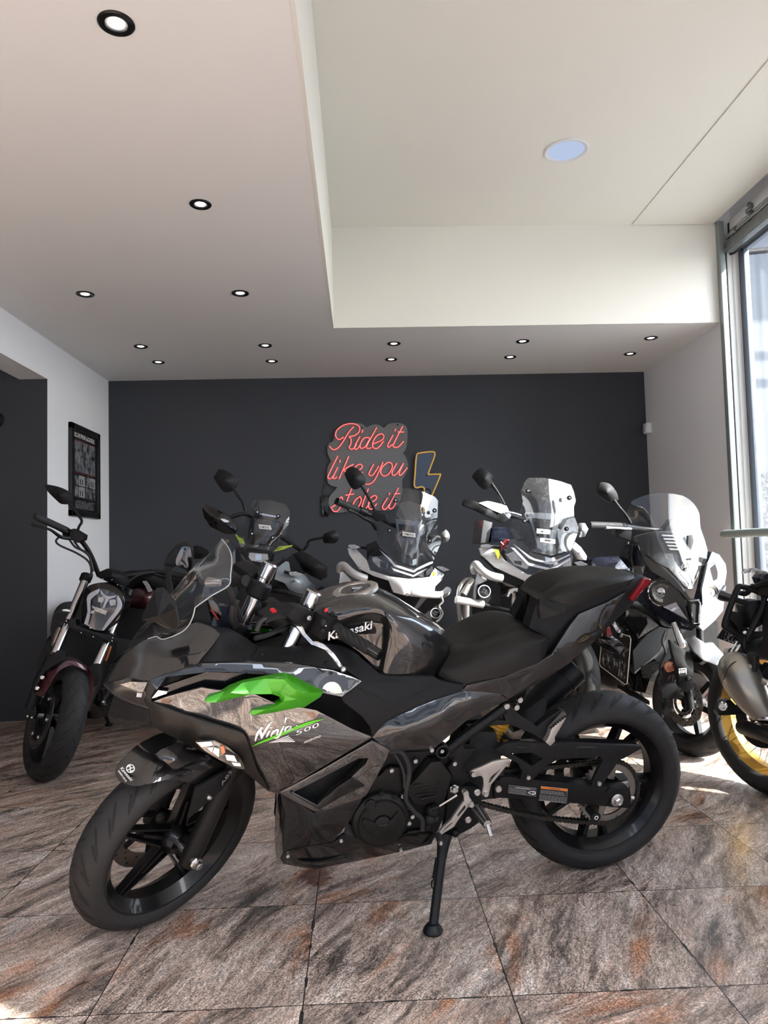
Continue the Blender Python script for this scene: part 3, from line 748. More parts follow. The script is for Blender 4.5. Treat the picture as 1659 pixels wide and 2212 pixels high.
def spoke(g, c, n, a, b, r0, r1, w0, w1, d0, d1, off0=0, off1=0):
    """tapered cast spoke from angle direction a (at the hub) to b (at the rim)"""
    def sec(dirv, r, wv, d, off):
        t = n.cross(dirv).normalized(); q = c+dirv*r+n*off
        return [q+t*wv-n*d, q+t*wv*.55+n*d, q-t*wv*.55+n*d, q-t*wv-n*d]
    A = sec(a, r0, w0, d0, off0); B = sec(b, r1, w1, d1, off1)
    g.add(A+B, [[0, 1, 5, 4], [1, 2, 6, 5], [2, 3, 7, 6], [3, 0, 4, 7], [3, 2, 1, 0], [4, 5, 6, 7]])
def disc(par, c, n, x, r1, r0, th=.005, holes=0, mat='disc_steel', name='brake_disc', wavy=0):
    n = V(n).normalized(); x = (V(x)-n*V(x).dot(n)).normalized(); y = n.cross(x); N = 96; v = []; f = []
    for i in range(N):
        A = 2*PI*i/N; ro = r1*(1+wavy*math.cos(A*12)); d = x*math.cos(A)+y*math.sin(A)
        v += [c+d*r0-n*th/2, c+d*ro-n*th/2, c+d*ro+n*th/2, c+d*r0+n*th/2]
    for i in range(N):
        j = (i+1) % N
        for k in range(4): f.append([i*4+k, i*4+(k+1) % 4, j*4+(k+1) % 4, j*4+k])
    o = G().add(v, f).mk(name, mat, par)
    if holes:
        g = G(); rows = 3
        for k in range(holes):
            A = 2*PI*k/holes; rr = r0+(r1-r0)*(.25+.25*(k % rows)); q = c+(x*math.cos(A)+y*math.sin(A))*rr
            g.cyl(q, n, .004, th+.0012, 8)
        g.mk('drilled_holes', 'deep_black', o)
    return o
def bolts(par, pts, n, r, h, mat='bolt_steel', name='bolt'):
    for p in pts: 
        g = G(); g.lathe(p, n, [(0, -.002), (r, -.002), (r, h*.55), (r*.8, h), (r*.45, h), (r*.42, h*.6), (0, h*.6)], 16); g.mk(name, mat, par)

# ================================================================ the sports bike in front
z1 = crop(200, 1200, .33755); z2 = crop(600, 1200, .33755); z3 = crop(940, 1200, .33755)
z4 = crop(140, 1560, .33755); z5 = crop(560, 1560, .33755); z6 = crop(960, 1480, .33755); z7 = crop(840, 1560, .16878); z9 = crop(320, 1160, .18083); zp = crop(1280, 1300, .09043)
NB = frame(onz(1277, 1869), onz(345, 1992), 12, .070)
L = NB.L
REAR_R, FRONT_R = .303, .290
nj = thing('sports_motorcycle', onz(860, 1930), 'large dark graphite faired sports motorcycle with green side fin in the foreground', 'motorcycle')
rc = NB.p(0, 0, REAR_R)
# steered front end
RK = rad(24.5); WBN = 1.362
st_ax = NB.u*math.cos(RK)-NB.f*math.sin(RK); DEL = rad(39)
off0 = NB.f*math.cos(RK)+NB.u*math.sin(RK)
c0 = NB.p(WBN, 0, FRONT_R-.004); axp = c0-off0*.035
fc = axp+rotv(off0, st_ax, DEL)*.035
SF = Fr(fc, rotv(NB.f, st_ax, DEL), rotv(NB.l, st_ax, DEL), rotv(NB.u, st_ax, DEL))
low = fc.z-FRONT_R*math.sqrt(max(0, 1-SF.l.z**2))
# lift so the tyre just meets the floor
SF.O = fc = fc+V((0, 0, .010-low*1.0))
S = SF.L
# --- rear wheel
rim, rx, ry = wheel(nj, rc, NB.l, NB.f, REAR_R, .148, .220, tread=26)
g = G()
for k in range(5):
    A = 2*PI*k/5+.35
    for s_ in (-1, 1):
        b = A+s_*.20; a = A+s_*.10
        spoke(g, rc, NB.l, rx*math.cos(a)+ry*math.sin(a), rx*math.cos(b)+ry*math.sin(b), .05, .205, .016, .012, .02, .014)
g.lathe(rc, NB.l, [(.02, -.07), (.055, -.07), (.06, -.03), (.06, .03), (.055, .07), (.02, .07)], 28, closed=True)
g.mk('spokes', 'rim_black', rim)
disc(nj, NB.p(0, -.075, REAR_R), NB.l, NB.f, .11, .075, .005, 30)
# --- front wheel
rim, fx, fy = wheel(nj, fc, SF.l, SF.f, FRONT_R, .112, .218, tread=24, rimw=.092)
g = G()
for k in range(5):
    A = 2*PI*k/5+.62
    d = lambda t: fx*math.cos(t)+fy*math.sin(t)
    for s_ in (-1, 1):
        spoke(g, fc, SF.l, d(A+s_*.62), d(A+s_*.03), .045, .205, .006, .0065, .012, .010, .012, .004)
    spoke(g, fc, SF.l, d(A), d(A), .03, .12, .010, .008, .012, .009, .012, .010)
g.lathe(fc, SF.l, [(.012, -.05), (.045, -.05), (.05, -.02), (.042, .03), (.03, .05), (.012, .05)], 28, closed=True)
g.mk('spokes', 'rim_black', rim)
disc(nj, fc-SF.l*.062, SF.l, SF.f, .150, .105, .005, 40)
g = G(); 
for k in range(6):
    A = 2*PI*k/6; spoke(g, fc-SF.l*.058, SF.l, d(A), d(A+.25), .045, .112, .014, .010, .004, .004)
g.mk('disc_carrier', 'frame_black', nj)
# caliper behind the disc
G().obox(fc-SF.l*.075-SF.f*.115+SF.u*.07, SF.u*.055+SF.f*.03, SF.f*.03-SF.u*.015, SF.l*.032, .01).mk('brake_caliper', 'frame_black', nj)

# --- fork legs
leg = lambda a, b, r, name, mat, lat=.098: G().tube([S(a[0], a[1], lat), S(b[0], b[1], lat)], r, 20, 1).mk(name, mat, nj)
p_ax = fc+SF.l*.098; fu = (SF.u*math.cos(RK)-SF.f*math.sin(RK)).normalized()
# axis of the sliders follows the steering axis, slightly ahead of the wheel centre
for sd in (1, -1):
    base = fc+SF.l*(.095*sd)-SF.f*.012
    lg = G().tube([base-fu*.035, base+fu*.02, base+fu*.20, base+fu*.33], [.026, .029, .027, .030], 20, 3).mk('fork_slider', 'engine_black', nj)
    G().tube([base+fu*.32, base+fu*.80], .0205, 18, 1).mk('fork_tube', 'fork_silver', nj)
    top = base+fu*.795
    G().cyl(top, fu, .0235, .05, 24, .2).mk('fork_cap', 'fork_silver', nj)
    G().cyl(base+fu*.735, fu, .034, .05, 24, .2).mk('bar_clamp', 'matte_black', nj)
    G().cyl(base+fu*.60, fu, .032, .05, 24, .2).mk('triple_clamp', 'frame_black', nj)
bx = fc+SF.l*.135-SF.f*.012
g = G(); g.lathe(fc+SF.l*.125, SF.l, [(0, 0), (.016, 0), (.018, .004), (.016, .010), (.011, .011), (.011, .022), (.008, .024), (0, .024)], 8, x=SF.f); g.mk('axle_bolt', 'bolt_steel', nj)
G().tube([fc-SF.l*.125, fc+SF.l*.125], .010, 14, 1).mk('axle', 'bolt_steel', nj)
G().obox(fc-SF.f*.045+fu*.68, SF.l*.095, SF.f*.040, fu*.014, .008).mk('top_yoke', 'frame_black', nj)

def P(name, pts, fn=L, mat='matte_black', **k):
    par = k.pop('par', nj); lab = k.pop('label', None)
    g = G().sheet(pts, fn, **k); o = g.mk(name, mat, par, label=lab); o_df = g.df
    return o, o_df
def PM(name, pts, mat, **k):
    """panel plus its twin on the far side"""
    par = k.pop('par', nj)
    g = G().sheet(pts, L, **k); o = g.mk(name, mat, par); df = g.df
    g.mirror(NB); g.mk(name, mat, par); return o, df

# --- inner mass of the bike: radiator and airbox, engine block
PM('radiator', z2((-60, 1430, .12), (60, 1340, .12), (300, 1240, .12), (560, 1250, .12), (560, 1420, .12), (330, 1660, .12), (140, 1650, .12), (20, 1540, .12)), 'deep_black', th=.13)
G().sheet(z5((560, 330, .13), (700, 200, .13), (830, 190, .13), (960, 190, .13), (1140, 190, .13), (1240, 250, .13), (1250, 420, .13), (1200, 560, .13), (1150, 680, .13), (1100, 780, .13), (900, 830, .13), (620, 760, .13), (560, 640, .13)), L, th=.26).mk('engine_block', 'deep_black', nj)
G().sheet(z2((300, 560, .08), (560, 700, .08), (1000, 780, .08), (1190, 850, .08), (1180, 1000, .08), (900, 1230, .08), (600, 1240, .08), (300, 1240, .08), (60, 1000, .08), (-200, 900, .08), (-200, 700, .08), (0, 640, .08)), L, th=.16).mk('main_frame', 'deep_black', nj)

# --- nose and fairing
_, nose_df = PM('nose_cowl', z1((65, 820, .07), (105, 745, .035), (190, 640, .01), (300, 560, .0), (420, 530, .02), (545, 478, .04), (640, 437, .065), (690, 432, .08), (765, 462, .105), (818, 505, .125), (755, 590, .145), (700, 655, .155), (640, 708, .165), (360, 797, .155), (230, 785, .125)), 'paint_graphite', inner=z1((430, 640, .10), (560, 570, .105), (300, 660, .075), (500, 710, .145)), res=9, sm=3, th=.006, bev=.0015, lam=.03)
PM('headlight_housing', z1((62, 822, .06), (230, 787, .115), (360, 797, .145), (345, 860, .15), (330, 930, .15), (362, 990, .155), (240, 950, .12), (130, 890, .09)), 'gloss_black', res=12, th=.03)
P('headlight_reflector', z1((175, 825, .118), (240, 808, .130), (350, 812, .150), (322, 875, .150), (300, 872, .145), (240, 850, .13)), mat='lens_reflector', th=.004, res=8)
P('position_lamp', z1((285, 880, .148), (318, 884, .153), (312, 908, .153), (280, 905, .148)), mat='lamp_white', th=.004)
PM('headlight_lens', z1((62, 822, .066), (230, 787, .123), (362, 797, .158), (345, 860, .163), (330, 930, .163), (364, 992, .165), (240, 950, .13), (130, 890, .10)), 'lens_clear', res=14, th=.003)
PM('chin_cowl', z1((95, 1030, .05), (135, 892, .085), (240, 952, .125), (362, 992, .16), (372, 1082, .17), (330, 1070, .155), (220, 1052, .11)), 'matte_black', res=12, th=.02, bev=.002)
# main side fairing: flat upper field, tucked in below
side = z1((378, 938, .172), (470, 905, .19), (560, 880, .205), (700, 845, .215), (790, 860, .218), (1020, 880, .222), (1200, 960, .226), (1345, 975, .224), (1430, 990, .222), (1659, 1110, .212), (1790, 1162, .205), (1560, 1300, .196), (1400, 1395, .180), (1185, 1525, .158), (1130, 1510, .166), (1085, 1430, .19), (1052, 1380, .202), (985, 1180, .238), (965, 1148, .240), (935, 1128, .238), (750, 1068, .225), (560, 1008, .203))
def fair(Qp):
    x = (Qp[:, 0]-200)/.33755; y = (Qp[:, 1]-1200)/.33755
    b = np.interp(x, [300, 380, 560, 760, 980, 1200, 1450, 1700, 1900], [.164, .172, .196, .217, .231, .2345, .228, .214, .202])
    k = np.maximum(0, y-(1130+.05*(x-1000)))/400
    return b-.085*k**1.45
_, sdf = PM('side_fairing', side, 'paint_bronze', inner=z1((900, 980, .226), (1150, 1090, .230), (1400, 1100, .222), (1250, 1230, .216), (1080, 1230, .224), (1450, 1230, .208), (1180, 1380, .188)), res=11, th=.008, bev=.002, dfn=fair)
PM('fairing_strip', z1((362, 800, .168), (392, 802, .170), (402, 850, .172), (372, 905, .174), (378, 938, .176), (560, 1010, .207), (750, 1070, .230), (938, 1130, .243), (968, 1150, .245), (988, 1182, .243), (1054, 1382, .208), (1088, 1432, .196), (1132, 1512, .170), (1100, 1490, .172), (960, 1372, .188), (780, 1292, .190), (600, 1205, .180), (470, 1142, .172), (370, 1082, .165), (364, 992, .166), (332, 930, .164), (347, 860, .164)), 'bronze_satin', inner=z1((700, 1150, .232), (930, 1200, .246), (460, 1070, .196)), res=11, th=.01, bev=.003)
PM('upper_rail', z1((362, 797, .166), (640, 710, .176), (700, 690, .172), (1010, 682, .176), (1270, 690, .180), (1380, 705, .182), (1540, 735, .180), (1660, 775, .178), (1727, 805, .176), (1597, 905, .196), (1475, 880, .212), (1240, 768, .208), (1100, 750, .200), (740, 745, .188), (470, 777, .178), (410, 860, .176)), 'paint_graphite', res=10, th=.01, bev=.002, lam=.03)
PM('fairing_recess', z1((375, 930, .160), (420, 850, .160), (730, 745, .165), (1240, 766, .185), (1475, 880, .19), (1345, 980, .19), (1200, 970, .19), (700, 860, .17)), 'gloss_black', res=20, th=.01)
P('intake_trim', z1((378, 915, .176), (420, 862, .176), (478, 870, .178), (474, 884, .178)), mat='chrome', th=.006)
# green fin: two prongs with a raised crest
fin = z1((718, 932, .236), (735, 910, .234), (840, 870, .232), (872, 848, .228), (960, 815, .228), (1100, 787, .228), (1215, 766, .226), (1255, 770, .226), (1475, 875, .222), (1460, 905, .224), (1350, 975, .228), (1120, 1012, .236), (1030, 1024, .238), (1004, 1010, .238), (1020, 990, .238), (1170, 950, .236), (1203, 930, .230), (1195, 905, .230), (1150, 888, .232), (1010, 890, .236), (790, 942, .238), (735, 942, .238))
gf = G(); fa_ = fin; 
gf.sheet(fin, L, inner=z1((880, 880, .252), (1290, 856, .258), (1345, 880, .260), (1222, 792, .246), (1330, 903, .252), (1228, 898, .240), (1228, 930, .242), (1312, 922, .249), (1112, 985, .252), (1180, 962, .246)), th=.02, bev=.0015); gf.mk('green_fin', 'green_paint', nj, ang=26); gf.mirror(NB); gf.mk('green_fin', 'green_paint', nj, ang=26)
# front indicator set into the strip
P('front_indicator', z1((660, 1195, .236), (690, 1186, .237), (780, 1186, .240), (870, 1230, .244), (940, 1292, .238), (968, 1345, .226), (970, 1368, .220), (900, 1352, .226), (800, 1300, .232), (720, 1250, .234)), mat='lens_reflector', th=.01, res=10)
for q in (((672, 1196), (760, 1190), (770, 1215), (700, 1225)), ((780, 1230), (812, 1240), (806, 1290), (770, 1260)), ((850, 1275), (905, 1280), (925, 1320), (860, 1310)), ((735, 1232), (770, 1228), (764, 1262)), ((890, 1325), (945, 1330), (950, 1350), (905, 1345))):
    P('reflector_facet', [(x, y, .247) for x, y in z1(*q)], mat='chrome', th=.006)
P('reflector_step', [(x, y, .244) for x, y in z1((850, 1240), (925, 1290), (945, 1322), (915, 1310), (840, 1270))], mat='frame_black', th=.004)
P('indicator_bulb', z1((815, 1222, .246), (840, 1220, .247), (850, 1262, .246), (828, 1270, .246)), mat='orange_lens', th=.006)
P('indicator_lens', z1((655, 1192, .241), (690, 1182, .242), (780, 1182, .246), (872, 1226, .250), (944, 1290, .244), (973, 1345, .232), (974, 1374, .226), (900, 1357, .231), (800, 1304, .237), (716, 1252, .240)), mat='lens_clear', th=.003, res=12)
# cockpit side panels
PM('cockpit_fairing', z1((700, 430, .06), (765, 460, .09), (870, 470, .085), (960, 520, .09), (1072, 600, .10), (1010, 674, .165), (840, 682, .165), (690, 692, .165), (640, 708, .160), (700, 655, .15), (755, 590, .14), (818, 505, .12)), 'soft_black', inner=z1((890, 500, .10), (865, 625, .15), (895, 560, .11), (960, 590, .125)), th=.012, bev=.002, res=9)
PM('air_duct_cover', z1((1072, 592, .11), (1180, 597, .115), (1300, 590, .12), (1420, 572, .12), (1500, 566, .12), (1600, 580, .12), (1710, 640, .125), (1660, 700, .15), (1615, 730, .165), (1540, 728, .172), (1380, 700, .176), (1270, 688, .174), (1010, 678, .168)), 'matte_black', res=12, th=.014, bev=.002)
bolts(nj, [L(*z1((1085, 630))[0], .150), L(*z1((1497, 687))[0], .168)], NB.l, .0045, .004, 'frame_black')
# knee panel
_, kdf = PM('knee_panel', z2((515, 640, .125), (650, 757, .145), (700, 770, .148), (1000, 775, .150), (1032, 800, .152), (1190, 830, .162), (1185, 865, .165), (1000, 925, .172), (850, 985, .178), (700, 1060, .186), (642, 1118, .190), (605, 1165, .192), (592, 1100, .192), (540, 1030, .190), (430, 945, .184), (405, 912, .180), (545, 806, .166), (430, 727, .158)), 'soft_black', inner=z2((700, 880, .172), (560, 900, .176)), res=11, th=.014, bev=.0025)
def kpos(x, y): return L(x, y, float(kdf(np.array([[x, y]]))[0])+.0008)
kp = [kpos(*p) for p in z2((520, 850), (612, 797), (800, 800), (1010, 832), (900, 880), (742, 945))]
G().tube([p for a, b in zip(kp, kp[1:]+kp[:1]) for p in (a, a.lerp(b, .5))], .0011, 6, 1, closed=True).mk('pad_seam', 'deep_black', nj)
# lower gloss cover behind the knee panel
_, cdf = PM('frame_cover', z2((605, 1167, .190), (645, 1116, .188), (700, 1062, .186), (850, 987, .180), (1000, 927, .174), (1185, 867, .166), (1300, 870, .160), (1420, 885, .154), (1475, 925, .150), (1340, 985, .158), (1200, 1062, .166), (1100, 1150, .172), (1000, 1237, .172), (900, 1245, .172), (790, 1252, .178), (715, 1248, .186)), 'paint_graphite', inner=z2((900, 1080, .200), (1050, 1010, .192), (800, 1130, .204), (1250, 930, .174)), res=10, th=.01, bev=.002)

# --- tank
rows = [((185, 330, 0), (190, 345, .045), (200, 375, .07), (250, 450, .085), (310, 515, .09)),
 ((330, 272, 0), (335, 300, .075), (370, 385, .115), (400, 470, .108), (430, 560, .105)),
 ((495, 222, 0), (505, 265, .085), (520, 350, .135), (530, 460, .118), (545, 640, .115)),
 ((640, 222, 0), (645, 270, .085), (650, 345, .142), (660, 480, .124), (640, 745, .125)),
 ((780, 285, 0), (775, 320, .08), (750, 400, .150), (730, 540, .150), (690, 768, .14)),
 ((920, 375, 0), (910, 395, .07), (880, 425, .125), (860, 580, .152), (850, 774, .14)),
 ((1035, 450, 0), (1025, 465, .06), (1010, 495, .10), (990, 620, .128), (960, 774, .12)),
 ((1092, 525, 0), (1087, 540, .04), (1082, 560, .065), (1067, 650, .088), (1012, 757, .09)),
 ((1114, 610, 0), (1112, 620, .02), (1107, 640, .035), (1087, 690, .045), (1062, 730, .05))]
G().grid([[L(*p) for p in z2(*r)] for r in rows], 8, 6, NB, caps=True).mk('fuel_tank', 'paint_graphite', nj, ang=30)
cc = L(*z2((497, 224, 0))[0]); cu = (NB.u*.97+NB.f*.22).normalized()
G().lathe(cc+cu*.001, cu, [(.068, -.006), (.068, .004), (.064, .007), (.048, .007), (.045, .003), (.045, -.006)], 48, closed=True).mk('cap_ring', 'cast_silver', nj)
G().lathe(cc, cu, [(0, .006), (.040, .006), (.045, .002), (.045, -.004), (0, -.004)], 40).mk('fuel_cap', 'paint_graphite', nj)
G().obox(cc+cu*.008+NB.f*-.01, NB.f*.02, NB.l*.010, cu*.003, .002).mk('cap_lock', 'silver', nj)
tp = lambda x, y: L(x, y, .1225)
# side recess plate carrying the maker's lettering
P('tank_badge_plate', z2((322, 520, .112), (350, 475, .114), (560, 420, .128), (690, 440, .132), (640, 480, .130), (590, 612, .124), (500, 560, .118)), mat='paint_graphite', th=.004, res=14)
g = G(); textpx(g, 'Kawasaki', z2((322, 545))[0], z2((602, 470))[0], z2((326, 490))[0], lambda x, y: L(x, y, .1345), .018); g.mk('tank_lettering', 'white_decal', nj)
# --- seats and tail
seat = [((108, 565, 0), (100, 600, .05), (80, 650, .08), (40, 720, .11), (24, 768, .115)),
 ((190, 556, 0), (180, 590, .07), (160, 650, .10), (120, 720, .13), (95, 806, .135)),
 ((280, 545, 0), (280, 580, .10), (270, 640, .135), (250, 710, .15), (215, 822, .155)),
 ((380, 505, 0), (390, 540, .11), (400, 610, .15), (400, 690, .165), (400, 782, .165)),
 ((480, 452, 0), (500, 500, .11), (530, 570, .16), (560, 640, .17), (570, 724, .17)),
 ((560, 430, 0), (590, 480, .10), (640, 545, .145), (660, 600, .15), (665, 677, .155)),
 ((612, 472, 0), (650, 496, .08), (715, 520, .12), (725, 560, .125), (705, 642, .13))]
G().grid([[L(*p) for p in z3(*r)] for r in seat], 8, 6, NB, caps=True).mk('rider_seat', 'seat_vinyl', nj, ang=45)
pil = [((692, 240, 0), (682, 252, .04), (674, 266, .06), (670, 280, .075), (670, 296, .078)),
 ((790, 165, 0), (780, 195, .07), (775, 240, .10), (770, 275, .105), (765, 318, .105)),
 ((900, 128, 0), (900, 160, .08), (890, 220, .11), (885, 260, .115), (875, 322, .115)),
 ((1060, 112, 0), (1065, 140, .08), (1065, 190, .105), (1060, 225, .105), (1055, 264, .10)),
 ((1200, 104, 0), (1210, 125, .06), (1215, 160, .085), (1210, 175, .085), (1205, 205, .08)),
 ((1278, 115, 0), (1284, 125, .03), (1287, 140, .045), (1280, 152, .045), (1265, 172, .045))]
G().grid([[L(*p) for p in z3(*r)] for r in pil], 8, 6, NB, caps=True).mk('pillion_seat', 'seat_vinyl', nj, ang=45)
PM('seat_nose', z3((668, 290, .082), (850, 322, .112), (830, 365, .115), (780, 380, .11), (690, 412, .095), (665, 402, .085), (660, 335, .08)), 'seat_vinyl', th=.07, bev=.004)
PM('seat_strap', z3((666, 268, .082), (760, 300, .110), (852, 318, .117), (830, 362, .118), (740, 330, .112), (668, 296, .084)), 'matte_black', th=.004, res=14)
PM('tail_core', z3((600, 462, .08), (640, 330, .07), (668, 285, .072), (860, 318, .10), (1060, 262, .095), (1240, 190, .075), (1285, 128, .045), (1312, 124, .04), (1376, 155, .03), (1345, 200, .05), (1268, 305, .06), (1100, 455, .08), (900, 625, .10), (700, 705, .11), (730, 530, .10)), 'soft_black', res=14, th=.05, bev=.003)
_, taildf = PM('tail_panel', z3((1220, 233, .092), (1180, 300, .092), (1130, 378, .096), (1062, 515, .104), (950, 610, .115), (850, 690, .126), (640, 802, .146), (560, 860, .152), (470, 920, .156), (430, 887, .156), (330, 872, .160), (170, 866, .166), (205, 832, .164), (440, 777, .166), (650, 692, .155), (745, 632, .145), (800, 545, .132), (860, 450, .120), (920, 375, .112), (965, 355, .108), (1100, 300, .100)), 'paint_graphite', inner=z3((900, 560, .128), (1040, 400, .110), (640, 745, .158), (300, 838, .17)), res=9, th=.01, bev=.002)
P('tail_light', z3((1378, 150, .050), (1384, 168, .050), (1324, 232, .066), (1268, 296, .082), (1250, 280, .088), (1296, 215, .078), (1348, 152, .062)), mat='red_lens', th=.06, bev=.001)
PM('tail_underside', z3((1252, 275, .060), (1268, 310, .058), (1150, 420, .072), (1090, 470, .078), (1110, 410, .084), (1180, 330, .072)), 'soft_black', th=.05)
# --- lower fairing with the triangular outlet
PM('vent_frame', z2((12, 1520, .165), (300, 1360, .188), (600, 1187, .206), (720, 1245, .196), (692, 1310, .194), (620, 1440, .186), (562, 1545, .178), (400, 1598, .176), (270, 1645, .170), (235, 1642, .168)), 'paint_bronze', holes=[z2((82, 1522, .170), (160, 1488, .176), (520, 1300, .196), (578, 1298, .198), (562, 1335, .195), (470, 1420, .188), (375, 1482, .182), (240, 1606, .172))], res=10, th=.014, bev=.002)
PM('vent_liner', z2((82, 1505, .11), (578, 1290, .12), (600, 1420, .12), (480, 1560, .12), (240, 1620, .11)), 'deep_black', th=.02)
PM('outlet_lip', z2((78, 1520, .178), (100, 1512, .176), (255, 1600, .176), (378, 1485, .188), (474, 1420, .194), (560, 1474, .186), (520, 1490, .184), (400, 1550, .182), (272, 1625, .178), (235, 1612, .176)), 'gloss_black', th=.012, bev=.002)
PM('belly_pan', z5((138, 452, .158), (240, 510, .168), (352, 582, .170), (500, 530, .172), (672, 470, .172), (640, 530, .170), (585, 625, .164), (480, 762, .155), (300, 795, .150), (150, 832, .142), (158, 700, .145), (165, 590, .148), (145, 525, .152)), 'gloss_black', inner=z5((350, 680, .168)), res=12, th=.01, bev=.002)
PM('belly_pan_lower', z5((150, 832, .144), (300, 797, .152), (482, 764, .157), (540, 718, .160), (640, 748, .160), (680, 780, .158), (720, 796, .156), (780, 792, .154), (850, 765, .152), (960, 700, .150), (1040, 690, .148), (1112, 712, .146), (1060, 790, .135), (1000, 806, .13), (880, 836, .125), (620, 890, .112), (370, 940, .10), (290, 934, .10), (150, 907, .11), (135, 870, .12)), 'gloss_black', inner=z5((500, 840, .135), (800, 820, .135)), res=13, th=.01, bev=.002)
g = G(); 
g.poly([L(*p) for p in z5((118, 500, .10), (140, 520, .15), (165, 592, .147), (150, 832, .143), (140, 905, .11), (110, 878, .08), (106, 790, .06), (122, 690, .06))], -NB.l*.05).mk('belly_leading_edge', 'gloss_black', nj)
P('belly_groove', z5((245, 893, .126), (380, 902, .128), (560, 868, .136), (390, 915, .124), (290, 910, .122)), mat='paint_graphite', th=.004)
bolts(nj, [L(*p) for p in z5((183, 855, .142), (524, 758, .162), (906, 816, .140))], NB.l, .006, .004)
P('belly_rear_guard', z5((560, 640, .150), (640, 700, .152), (640, 748, .158), (545, 716, .160)), mat='matte_black', th=.008)
# --- engine covers
ec = L(*z5((772, 612, .150))[0])
g = G(); g.lathe(ec, NB.l, [(.084, -.03), (.084, .012), (.080, .018), (.070, .022), (.066, .030), (.030, .034), (.028, .029), (.026, .029), (.024, .036), (.012, .040), (0, .040)], 56); g.mk('alternator_cover', 'engine_black', nj)
g = G(); k1, k2 = [ec+NB.l*.036+v for v in (NB.f*.012, -NB.f*.012)]
g.tube([k1+NB.l*.004, k2+NB.l*.004], .0025, 6, 1).mk('cover_slot', 'deep_black', nj)
pl_ = L(*z5((712, 530, .182))[0]); G().cyl(pl_, NB.l, .016, .014, 20, .2).mk('filler_plug', 'engine_black', nj)
G().obox(pl_+NB.l*.0075, NB.f*.007+NB.u*.006, NB.u*.0014-NB.f*.0014, NB.l*.001).mk('plug_slot', 'deep_black', nj)
# raised crescent on the cover
vv = [ec+NB.l*.031+(NB.f*-math.cos(a)+NB.u*math.sin(a))*r_ for a, r_ in [(-.1+2.1*i/10-.95, .064) for i in range(11)]+[(-.1+2.1*i/10-.95, .034) for i in range(10, -1, -1)]]
P('crankcase', z5((690, 385, .145), (770, 345, .15), (815, 300, .15), (862, 288, .15), (918, 298, .15), (942, 360, .15), (950, 470, .15), (932, 600, .15), (945, 690, .148), (830, 765, .146), (640, 745, .146), (560, 690, .146), (620, 600, .146)), mat='engine_black', res=16, sm=2, th=.06, bev=.006)
P('sprocket_cover', z5((960, 415, .168), (1000, 370, .170), (1100, 258, .172), (1162, 252, .172), (1232, 345, .170), (1215, 400, .17), (1192, 480, .168), (1060, 530, .168), (1000, 525, .168), (948, 460, .166)), mat='engine_black', th=.05, bev=.008, inner=z5((1080, 390, .178)), res=14)
g = G()
for a, b in (((985, 410), (1160, 385)), ((1030, 492), (1140, 470)), ((1030, 425), (1160, 400)), ((1000, 470), (1140, 452))):
    g.tube([L(*z5(a)[0], .176), L(*z5(b)[0], .176)], [.0035, .0015], 8, 1)
g.mk('cover_ribs', 'engine_black', nj)
P('cover_crescent', z5((655, 640, .186), (670, 620, .188), (730, 640, .190), (770, 662, .190), (830, 640, .190), (888, 575, .188), (895, 640, .187), (870, 700, .186), (800, 740, .185), (720, 730, .185), (670, 680, .185)), mat='engine_black', th=.01, bev=.002, sm=2, res=16)
for a, b in (((770, 428), (785, 460)), ((885, 445), (870, 480))):
    p, q = L(*z5(a)[0], .158), L(*z5(b)[0], .180); G().tube([p, q], [.002, .008], 6, 1).mk('cover_fin', 'engine_black', nj)
bolts(nj, [L(*p) for p in z5((845, 305, .158), (937, 355, .158), (918, 470, .158), (960, 540, .158), (978, 600, .158), (957, 642, .158), (998, 245, .14), (1102, 175, .172), (1248, 262, .168), (1246, 425, .176))], NB.l, .0075, .007)
bolts(nj, [L(*p) for p in z5((1394, 448, .178), (1335, 622, .172), (1530, 426, .150))], NB.l, .0105, .006)
g = G(); g.lathe(L(*z5((1246, 425, .166))[0]), NB.l, [(0, 0), (.015, 0), (.015, .006), (.010, .010), (0, .010)], 6); g.mk('pivot_nut', 'bolt_steel', nj)
# hoses
for pts, r_ in ((((830, 190), (905, 190), (950, 260), (960, 330), (945, 420), (940, 500), (990, 570), (1040, 620), (1045, 690)), .008), (((860, 200), (900, 260), (925, 330), (930, 420)), .005)):
    G().tube([L(*p, .165) for p in z5(*pts)], r_, 10, 5).mk('hose', 'brake_hose', nj)
# frame plate, tube and pivot socket
P('frame_plate', z5((1200, 170, .15), (1270, 112, .15), (1292, 100, .15), (1312, 170, .15), (1385, 170, .15), (1385, 192, .15), (1310, 290, .15), (1345, 372, .15), (1280, 420, .15), (1222, 436, .15), (1200, 520, .148), (1210, 420, .15), (1236, 345, .15), (1205, 290, .15), (1240, 255, .15), (1200, 205, .15)), mat='frame_black', th=.03, bev=.004)
G().tube([L(*p) for p in z2((1090, 1240, .148), (1180, 1170, .148), (1450, 975, .135))], .0155, 16, 3).mk('subframe_tube', 'frame_black', nj)
pv = L(*z5((1172, 188, .160))[0])
G().lathe(pv, NB.l, [(.022, -.02), (.022, .006), (.018, .008), (.015, .006), (.015, -.015), (0, -.016)], 28).mk('pivot_socket', 'frame_black', nj)
bolts(nj, [pv-NB.l*.006], NB.l, .007, .006)
P('footrest_plate', z7((760, 840, .146), (1080, 815, .146), (1185, 880, .146), (1185, 1010, .146), (1225, 1095, .144), (1155, 1285, .144), (1050, 1365, .144), (850, 1470, .142), (700, 1440, .142), (740, 1150, .144)), mat='frame_black', th=.025, bev=.003)
